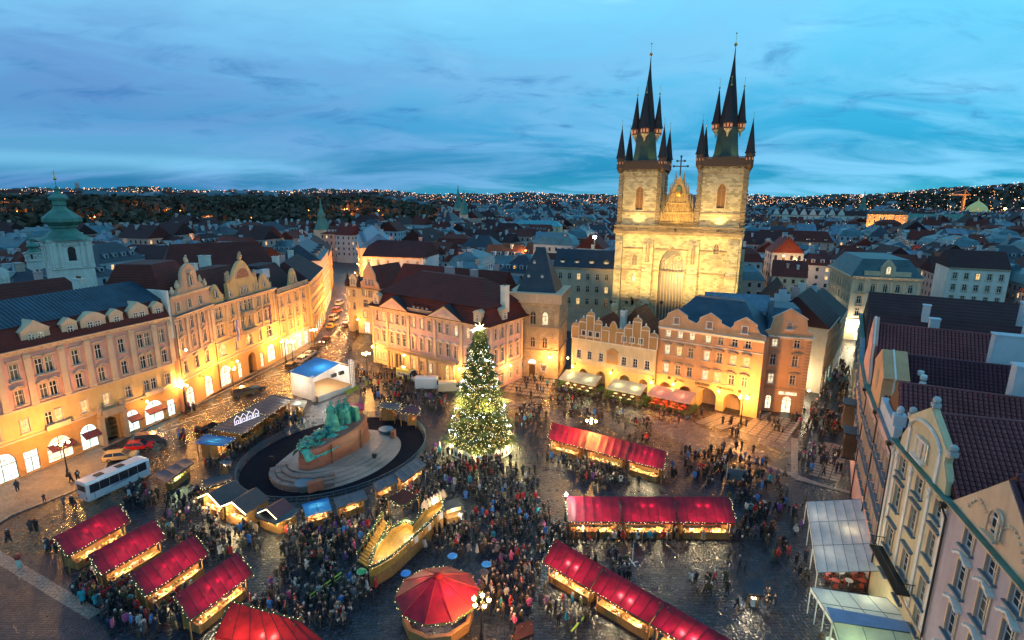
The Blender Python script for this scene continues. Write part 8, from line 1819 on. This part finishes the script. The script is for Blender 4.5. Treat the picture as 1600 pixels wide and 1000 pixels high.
H=generic('pink_gabled_house','pink and white house with round gables between the church and the corner block',(145,335),(184,317),14,15,pl_rose,t_maroon,9,3,6,ix=4,chim=3,gf=7,dorm=5)
H=generic('blue_roof_house','pale corner house with a tall wedge roof right of the corner block',(137,172),(151,166),14,20,pl_white,t_dark,5,4,5,0,chim=1,gf=5)
# distant dome, spire, crane
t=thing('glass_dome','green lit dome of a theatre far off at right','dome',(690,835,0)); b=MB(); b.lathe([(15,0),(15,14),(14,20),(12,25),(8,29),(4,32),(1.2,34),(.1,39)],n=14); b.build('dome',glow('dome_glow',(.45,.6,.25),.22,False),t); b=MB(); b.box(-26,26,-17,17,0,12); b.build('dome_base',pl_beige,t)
for x,y,h,lb in ((436,700,47,'dark green spire right of the church, far off'),(-118,345,38,'green lantern spire beyond the lit street'),(-45,520,44,'faint domed turret on the skyline left of the christmas tree'),(-62,640,50,'slim pale church spire far beyond the palace')):
    t=thing('distant_spire',lb,'spire',(x,y,0)); b=MB(); b.box(-4,4,-4,4,0,h*.5); b.build('tower_wall',pl_beige,t); b=MB(); b.lathe([(5,h*.5),(3.6,h*.58),(2.4,h*.68),(2.6,h*.72),(.9,h*.84),(.1,h)],n=8); b.build('spire',s_pat,t)
t=thing('tower_crane','orange lit tower crane over the far rooftops at right','crane',(640,800,0),.25); b=MB(); b.cbox(0,0,0,2.6,2.6,42); b.build('mast',wood,t); b=MB(); b.cbox(-12,0,42,44,1.8,1.8); b.tube((0,0,43),(0,0,50),.9); b.tube((0,0,50),(-32,0,43.5),.35); b.tube((0,0,50),(8,0,43.5),.35); b.build('jib',wood,t); plight(t,-4,-14,34,16000,(1,.45,.12),1)
t=thing('horizon_tower','pinkish high rise tower on the horizon at left','tower',(-2540,3300,0)); b=MB(); b.lathe([(11,0),(11,78),(8,84),(2,90)],n=8); b.build('shaft',pl_rose,t)
t=thing('floodlight_mast','white glaring floodlight mast among the roofs left of the church','floodlight',(32,216,0)); b=MB(); b.tube((0,0,0),(0,0,25),.25); b.build('mast',m_iron,t); b=MB(); b.blob(0,0,25.3,.75,.75,.6,0,8,6); b.build('lamp_head',glow('mast_lamp',(1,1,.9),40,False),t); plight(t,0,-1.2,26.2,5200,(1,1,.85),.6)
for x,y,c in ((1180,1560,0),(1235,1545,1)):
    t=thing('hill_flood','%s orange glaring lamp on the dark hillside at far right'%('left','right')[c],'lamp',((964,998)[c],1100,0)); b=MB(); b.tube((0,0,0),(0,0,16),.4); b.build('mast',m_iron,t); b=MB(); b.blob(0,0,17,2.4,2.4,2.2,0,8,6); b.build('lamp_head',glow('hill_lamp_head%d'%c,(1,.45,.1),30,False),t)
# ================================================================ people
rp=random.Random(99)
def body(pose,sub=1):
    """one continuous skin grown round a posed skeleton; metres, feet at z=0, facing -y"""
    J={}; P_=pose.get
    lean=P_('lean',0); J['pelvis']=(0,0,.93); J['waist']=(0,-lean*.12,1.12); J['chest']=(0,-lean*.25,1.36); J['neck']=(0,-lean*.3,1.50); J['head']=(0,-lean*.36,1.60); J['crown']=(0,-lean*.38,1.72)
    st=P_('step',0); E_=[('pelvis','waist'),('waist','chest'),('chest','neck'),('neck','head'),('head','crown')]
    rad={'pelvis':(.165,.13),'waist':(.16,.125),'chest':(.19,.14),'neck':(.065,.065),'head':(.10,.115),'crown':(.075,.085)}
    for s,n in ((-1,'l'),(1,'r')):
        f=st*s; J['hip'+n]=(s*.10,0,.88); J['knee'+n]=(s*.11,-.10*abs(st)-f*.22,.49); J['ank'+n]=(s*.12,-f*.42,.09+(.05 if f<0 else 0)); J['toe'+n]=(s*.13,-f*.42-.17,.045)
        E_+=[('pelvis','hip'+n),('hip'+n,'knee'+n),('knee'+n,'ank'+n),('ank'+n,'toe'+n)]; rad['hip'+n]=(.115,.115); rad['knee'+n]=(.075,.08); rad['ank'+n]=(.055,.06); rad['toe'+n]=(.05,.04)
        a=P_('arms','down'); y0=-lean*.25
        J['sh'+n]=(s*.19,y0,1.41)
        if a=='down' : J['el'+n]=(s*.25,y0+.03+f*.12,1.13); J['ha'+n]=(s*.25,y0-.06+f*.24,.87)
        elif a=='front' or (a=='one' and s>0): J['el'+n]=(s*.25,y0-.05,1.13); J['ha'+n]=(s*.10,y0-.33,1.16)
        elif a=='camera': J['el'+n]=(s*.27,y0-.16,1.22); J['ha'+n]=(s*.07,y0-.30,1.52)
        else: J['el'+n]=(s*.27,y0+.05,1.14); J['ha'+n]=(s*.17,y0-.10,.98)
        E_+=[('chest','sh'+n),('sh'+n,'el'+n),('el'+n,'ha'+n)]; rad['sh'+n]=(.085,.085); rad['el'+n]=(.06,.06); rad['ha'+n]=(.042,.042)
    names=list(J); ix={k:i for i,k in enumerate(names)}
    me=bpy.data.meshes.new('tmp'); me.from_pydata([J[k] for k in names],[(ix[a],ix[b]) for a,b in E_],[]); o=bpy.data.objects.new('tmp',me); COL.objects.link(o)
    sk=o.modifiers.new('s','SKIN'); sk.use_smooth_shade=True
    for i,k in enumerate(names): me.skin_vertices[0].data[i].radius=rad[k]; me.skin_vertices[0].data[i].use_root=(k=='pelvis')
    if sub: ss=o.modifiers.new('u','SUBSURF'); ss.levels=sub
    bpy.context.view_layer.update(); dg=bpy.context.evaluated_depsgraph_get(); ev=bpy.data.meshes.new_from_object(o.evaluated_get(dg)); bpy.data.objects.remove(o); bpy.data.meshes.remove(me)
    vs=[tuple(v.co) for v in ev.vertices]; fs=[tuple(p.vertices) for p in ev.polygons]; bpy.data.meshes.remove(ev); ms=[]; hem=P_('hem',.62); hz=-lean*.36; ha=[J['hal'],J['har']]
    for f in fs:
        c=[sum(vs[i][k] for i in f)/len(f) for k in range(3)]
        if c[2]>1.50: m=2 if (c[2]>1.66 or c[1]>hz+.035) else 1
        elif min(math.dist(c,h) for h in ha)<.07: m=1
        elif c[2]<.075: m=3
        elif c[2]<hem and abs(c[0])<.3: m=3
        else: m=0
        ms.append(m)
    if P_('skirt'):   # long coat closes round the legs
        b=MB(); b.lathe([(.20,1.0),(.235,.8),(.27,.5)],0,0,10,sy=.8); o_=len(vs); vs+=b.v; fs+=[tuple(i+o_ for i in f) for f in b.f[:20]]; ms+=[0]*20
    if P_('pack'): b=MB(); b.blob(0,.20-lean*.2,1.28,.15,.11,.21,0,8,5); o_=len(vs); vs+=b.v; fs+=[tuple(i+o_ for i in f) for f in b.f]; ms+=[4]*len(b.f)
    if P_('bag'): b=MB(); b.cbox(.30,0,.60,.12,.28,.26); o_=len(vs); vs+=b.v; fs+=[tuple(i+o_ for i in f) for f in b.f]; ms+=[4]*len(b.f)
    if P_('cap'): b=MB(); b.blob(0,hz,1.70,.115,.125,.10,0,8,5); o_=len(vs); vs+=b.v; fs+=[tuple(i+o_ for i in f) for f in b.f]; ms+=[4]*len(b.f)
    if P_('hood'): b=MB(); b.blob(0,hz+.03,1.62,.13,.12,.15,0,8,5); o_=len(vs); vs+=b.v; fs+=[tuple(i+o_ for i in f) for f in b.f]; ms+=[0]*len(b.f)
    return vs,fs,ms
acc=[plain('accessory_%d'%i,c,.7) for i,c in enumerate(((.4,.03,.03),(.05,.06,.10),(.45,.42,.38)))]
POSES=[dict(arms='down'),dict(step=.8,arms='down'),dict(step=.6,arms='one',pack=1),dict(arms='front',cap=1),dict(arms='pocket',hem=.5,skirt=1),dict(step=-.7,arms='down',bag=1),dict(arms='camera',hood=1),dict(arms='pocket',pack=1,lean=.2),dict(step=.5,arms='down',cap=1,hem=.75)]
desc=['standing','walking','with backpack','wearing cap','standing','carrying bag','taking photo','leaning forward','walking']
ME=[];MEL=[]
for k,ps in enumerate(POSES):
    v,f,m=body(ps,1); me=bpy.data.meshes.new('person'); me.from_pydata(v,[],f)
    for q in (p_coat,p_skin,p_hair,p_trs,acc[k%3]): me.materials.append(q)
    me.polygons.foreach_set('material_index',m); me.polygons.foreach_set('use_smooth',[True]*len(f)); me.update(); ME.append(me)
    MEL.append(body(ps,0))
COLS=[('black',(.012,.012,.014)),('black',(.02,.02,.022)),('dark navy',(.015,.02,.045)),('dark grey',(.05,.05,.055)),('dark brown',(.05,.03,.02)),('olive',(.06,.06,.03)),('beige',(.22,.17,.11)),('white',(.42,.42,.42)),('red',(.40,.02,.02)),('bright blue',(.03,.18,.5)),('pink',(.5,.08,.2)),('turquoise',(.03,.3,.35)),('light grey',(.13,.135,.15)),('purple',(.14,.04,.22))]
WTS=[13,11,9,8,7,4,3,2,3.4,2,1,1.2,3,1.2]
# crowd zones read off the photograph: (centre px, centre py, half width, half height, count, where)
Z_=[(598,607,38,26,80,'between the stage and the palace'),(660,632,34,14,44,'in the crowd behind the wooden huts'),(565,585,16,14,12,'by the lamp left of the palace'),
 (830,650,28,40,34,'between the christmas tree and the upper red stalls'),(690,722,30,22,30,'at the foot of the christmas tree'),(760,755,70,30,110,'in the dense crowd below the christmas tree'),(800,830,62,44,120,'in the crowd left of the middle red stalls'),
 (700,845,34,30,24,'beside the viewing platform'),(510,850,58,34,90,'between blue tarpaulin stall and golden stair'),(500,935,75,40,95,'below and left of the golden stair'),(430,970,40,24,30,'by the bright red tent at the bottom'),
 (165,930,32,24,40,'at the end of the slanting red stalls'),(215,972,50,24,28,'below the slanting red stalls'),(288,960,34,30,22,'beside the fourth slanting red stall'),(300,820,40,48,60,'between slanting red stalls and wooden chalets'),(360,850,48,26,26,'on the gold lit cobbles below the chalets'),(222,782,22,14,24,'beside the white coach'),
 (375,690,30,16,20,'between the slatted huts and the monument railing'),(345,715,20,22,14,'by the small dark tent'),(440,668,45,14,22,'by the monument railing'),(600,800,50,22,26,'in front of the sausage stalls'),(660,770,26,30,36,'between the grill stall and the platform'),
 (1130,730,60,26,60,'right of the upper red stalls'),(1180,790,50,46,66,'in the crowd right of the middle red stalls'),(1175,870,44,30,18,'on the dark cobbles at lower right'),(980,740,70,20,60,'between the upper and middle red stalls'),(900,720,40,20,26,'in front of the upper red stalls'),(1000,838,130,10,60,'buying at the middle red stalls'),(1000,690,20,10,6,'at the end of the upper red stalls'),
 (925,905,70,30,16,'between the middle and lower red stalls'),(1105,930,30,24,10,'near the lower red stalls'),(905,965,34,22,14,'behind the lowest red stalls'),(800,930,46,44,66,'around the candelabra lamp at the bottom'),
 (1000,650,120,22,34,'on the open paving before the arcades'),(915,628,50,18,26,'near the cafe awnings'),(1160,675,60,24,16,'on the slab paving before the orange houses'),(1285,660,36,22,60,'at the mouth of the right hand street'),(1305,600,22,30,44,'in the right hand street'),(1280,725,34,20,26,'by the dark oriel house at right'),
 (1250,860,20,60,12,'beside the white canopies'),(90,770,80,24,7,'on pavement before the long pink house'),(40,850,40,26,6,'on the dark setts at far left'),(330,655,90,24,5,'in the parking bays of the left row'),(545,520,14,40,10,'at the mouth of the lit street'),(1183,940,22,14,8,'around the lone food cart'),(860,600,40,14,12,'before the stone tower house'),(300,690,26,14,6,'by the blue awning stall')]
SQ=[(-95,20),(-74.5,71),(-64.2,99),(-63.4,113),(-59.8,135),(-57.2,152),(-62,182),(-50,170),(-38,158),(-35.5,133.5),(-5,111),(.5,123),(10.5,120.5),(13,119),(29.5,108.6),(46.8,98),(56.6,100.2),(66.3,112.3),(90,142),(98,158),(104,158),(82.6,128.4),(57.2,87),(48.4,71.4),(38.4,52),(34.8,39),(30,20)]
def inside_house(x,y): return not inpoly(x,y,SQ)
pts=[]; grid={}
def okp(x,y):
    if any(inpoly(x,y,P) for P in FOOT): return False
    for dx in (-1,0,1):
        for dy in (-1,0,1):
            for q in grid.get((int(x)+dx,int(y)+dy),()):
                if (q[0]-x)**2+(q[1]-y)**2<.26: return False
    return True
for cx,cy,rx,ry,n,wh in Z_:
    k=0; tries=0
    while k<n and tries<n*12:
        tries+=1; a=rp.uniform(0,6.283); r=rp.random()**.5; px,py=cx+rx*r*math.cos(a)*1.15,cy+ry*r*math.sin(a)*1.15
        x,y=G(px,py)
        grp_=rp.choice([1,1,2,2,3])
        for g in range(grp_):
            xx,yy=x+g*rp.uniform(.45,.8)*rp.choice([-1,1]),y+rp.uniform(-.4,.4)
            if y>25 and not inside_house(xx,yy) and okp(xx,yy): grid.setdefault((int(xx),int(yy)),[]).append((xx,yy)); pts.append((xx,yy,wh,a if g==0 else a+rp.uniform(-.5,.5))); k+=1
            if k>=n: break
pts.sort(key=lambda q:math.hypot(q[0],q[1]))
st=MB(); smat=[p_skin,p_hair,p_trs]+acc+[fabm('crowd_coat_%d'%i,c) for i,(n,c) in enumerate(COLS)]
for i,(x,y,wh,a) in enumerate(pts):
    k=rp.randrange(len(POSES)); ci=rp.choices(range(len(COLS)),WTS)[0]; nm,c=COLS[ci]; rz=rp.uniform(0,6.28); s=rp.uniform(.93,1.07); 
    if rp.random()<.06: s*=.7
    z=.14 if 'on pavement' in wh else .06
    if i<300:
        lb='person in %s %s %s,'%(nm,'jacket' if k!=4 else 'coat',desc[k]); lb='child' + lb[6:] if s<.8 else lb
        lb=lb+' '+wh
        o=ob('person',ME[k],None,(x,y,z),rz,lb,'person','people '+wh,color=(*c,1),scale=(s*1.08,s*1.08,s))
    else:
        v,f,m=MEL[k]; cc,ss=math.cos(rz)*s,math.sin(rz)*s; mm={0:6+ci,1:0,2:1,3:2,4:3+k%3}; o_=len(st.v); st.v+=[(x+p[0]*cc-p[1]*ss,y+p[0]*ss+p[1]*cc,z+p[2]*s) for p in v]; st.f+=[tuple(q+o_ for q in g) for g in f]; st.m+=[mm[q] for q in m]
st.build('crowd',smat,kind='stuff',label='crowd of small figures in dark winter coats spread over the far half of the square',cat='crowd')
print('people',len(pts))
def umbrella(px,py,c,nm,wh):
    x,y=G(px,py,2.0); t=thing('umbrella','open %s umbrella held up %s'%(nm,wh),'umbrella',(x,y,0)); b=MB(); b.lathe([(.58,1.95),(.45,2.08),(.25,2.17),(.02,2.2)],n=8); b.build('canopy',fabm('umbrella_'+nm.replace(' ','_'),c) if 'umbrella_'+nm.replace(' ','_') not in MATS else MATS['umbrella_'+nm.replace(' ','_')],t); b=MB(); b.tube((0,0,1.1),(0,0,2.25),.015,n=5); b.build('shaft',m_iron,t)
    ob('person',ME[3],None,(x+.1,y+.12,.06),rp.uniform(0,6),'person in dark coat holding the %s umbrella %s'%(nm,wh),'person',None,color=(.03,.03,.04,1))
for q in ((634,895,(.02,.22,.6),'bright blue','left of the round red tent'),(707,868,(.02,.24,.6),'bright blue','above the round red tent'),(760,881,(.03,.2,.6),'bright blue','right above the round red tent'),(565,892,(.03,.30,.12),'green','at the foot of the golden stair'),(756,893,(.03,.03,.05),'black','beside the round red tent'),(220,671,(.5,.06,.04),'red','nowhere')):
    if q[4]!='nowhere': umbrella(*q)
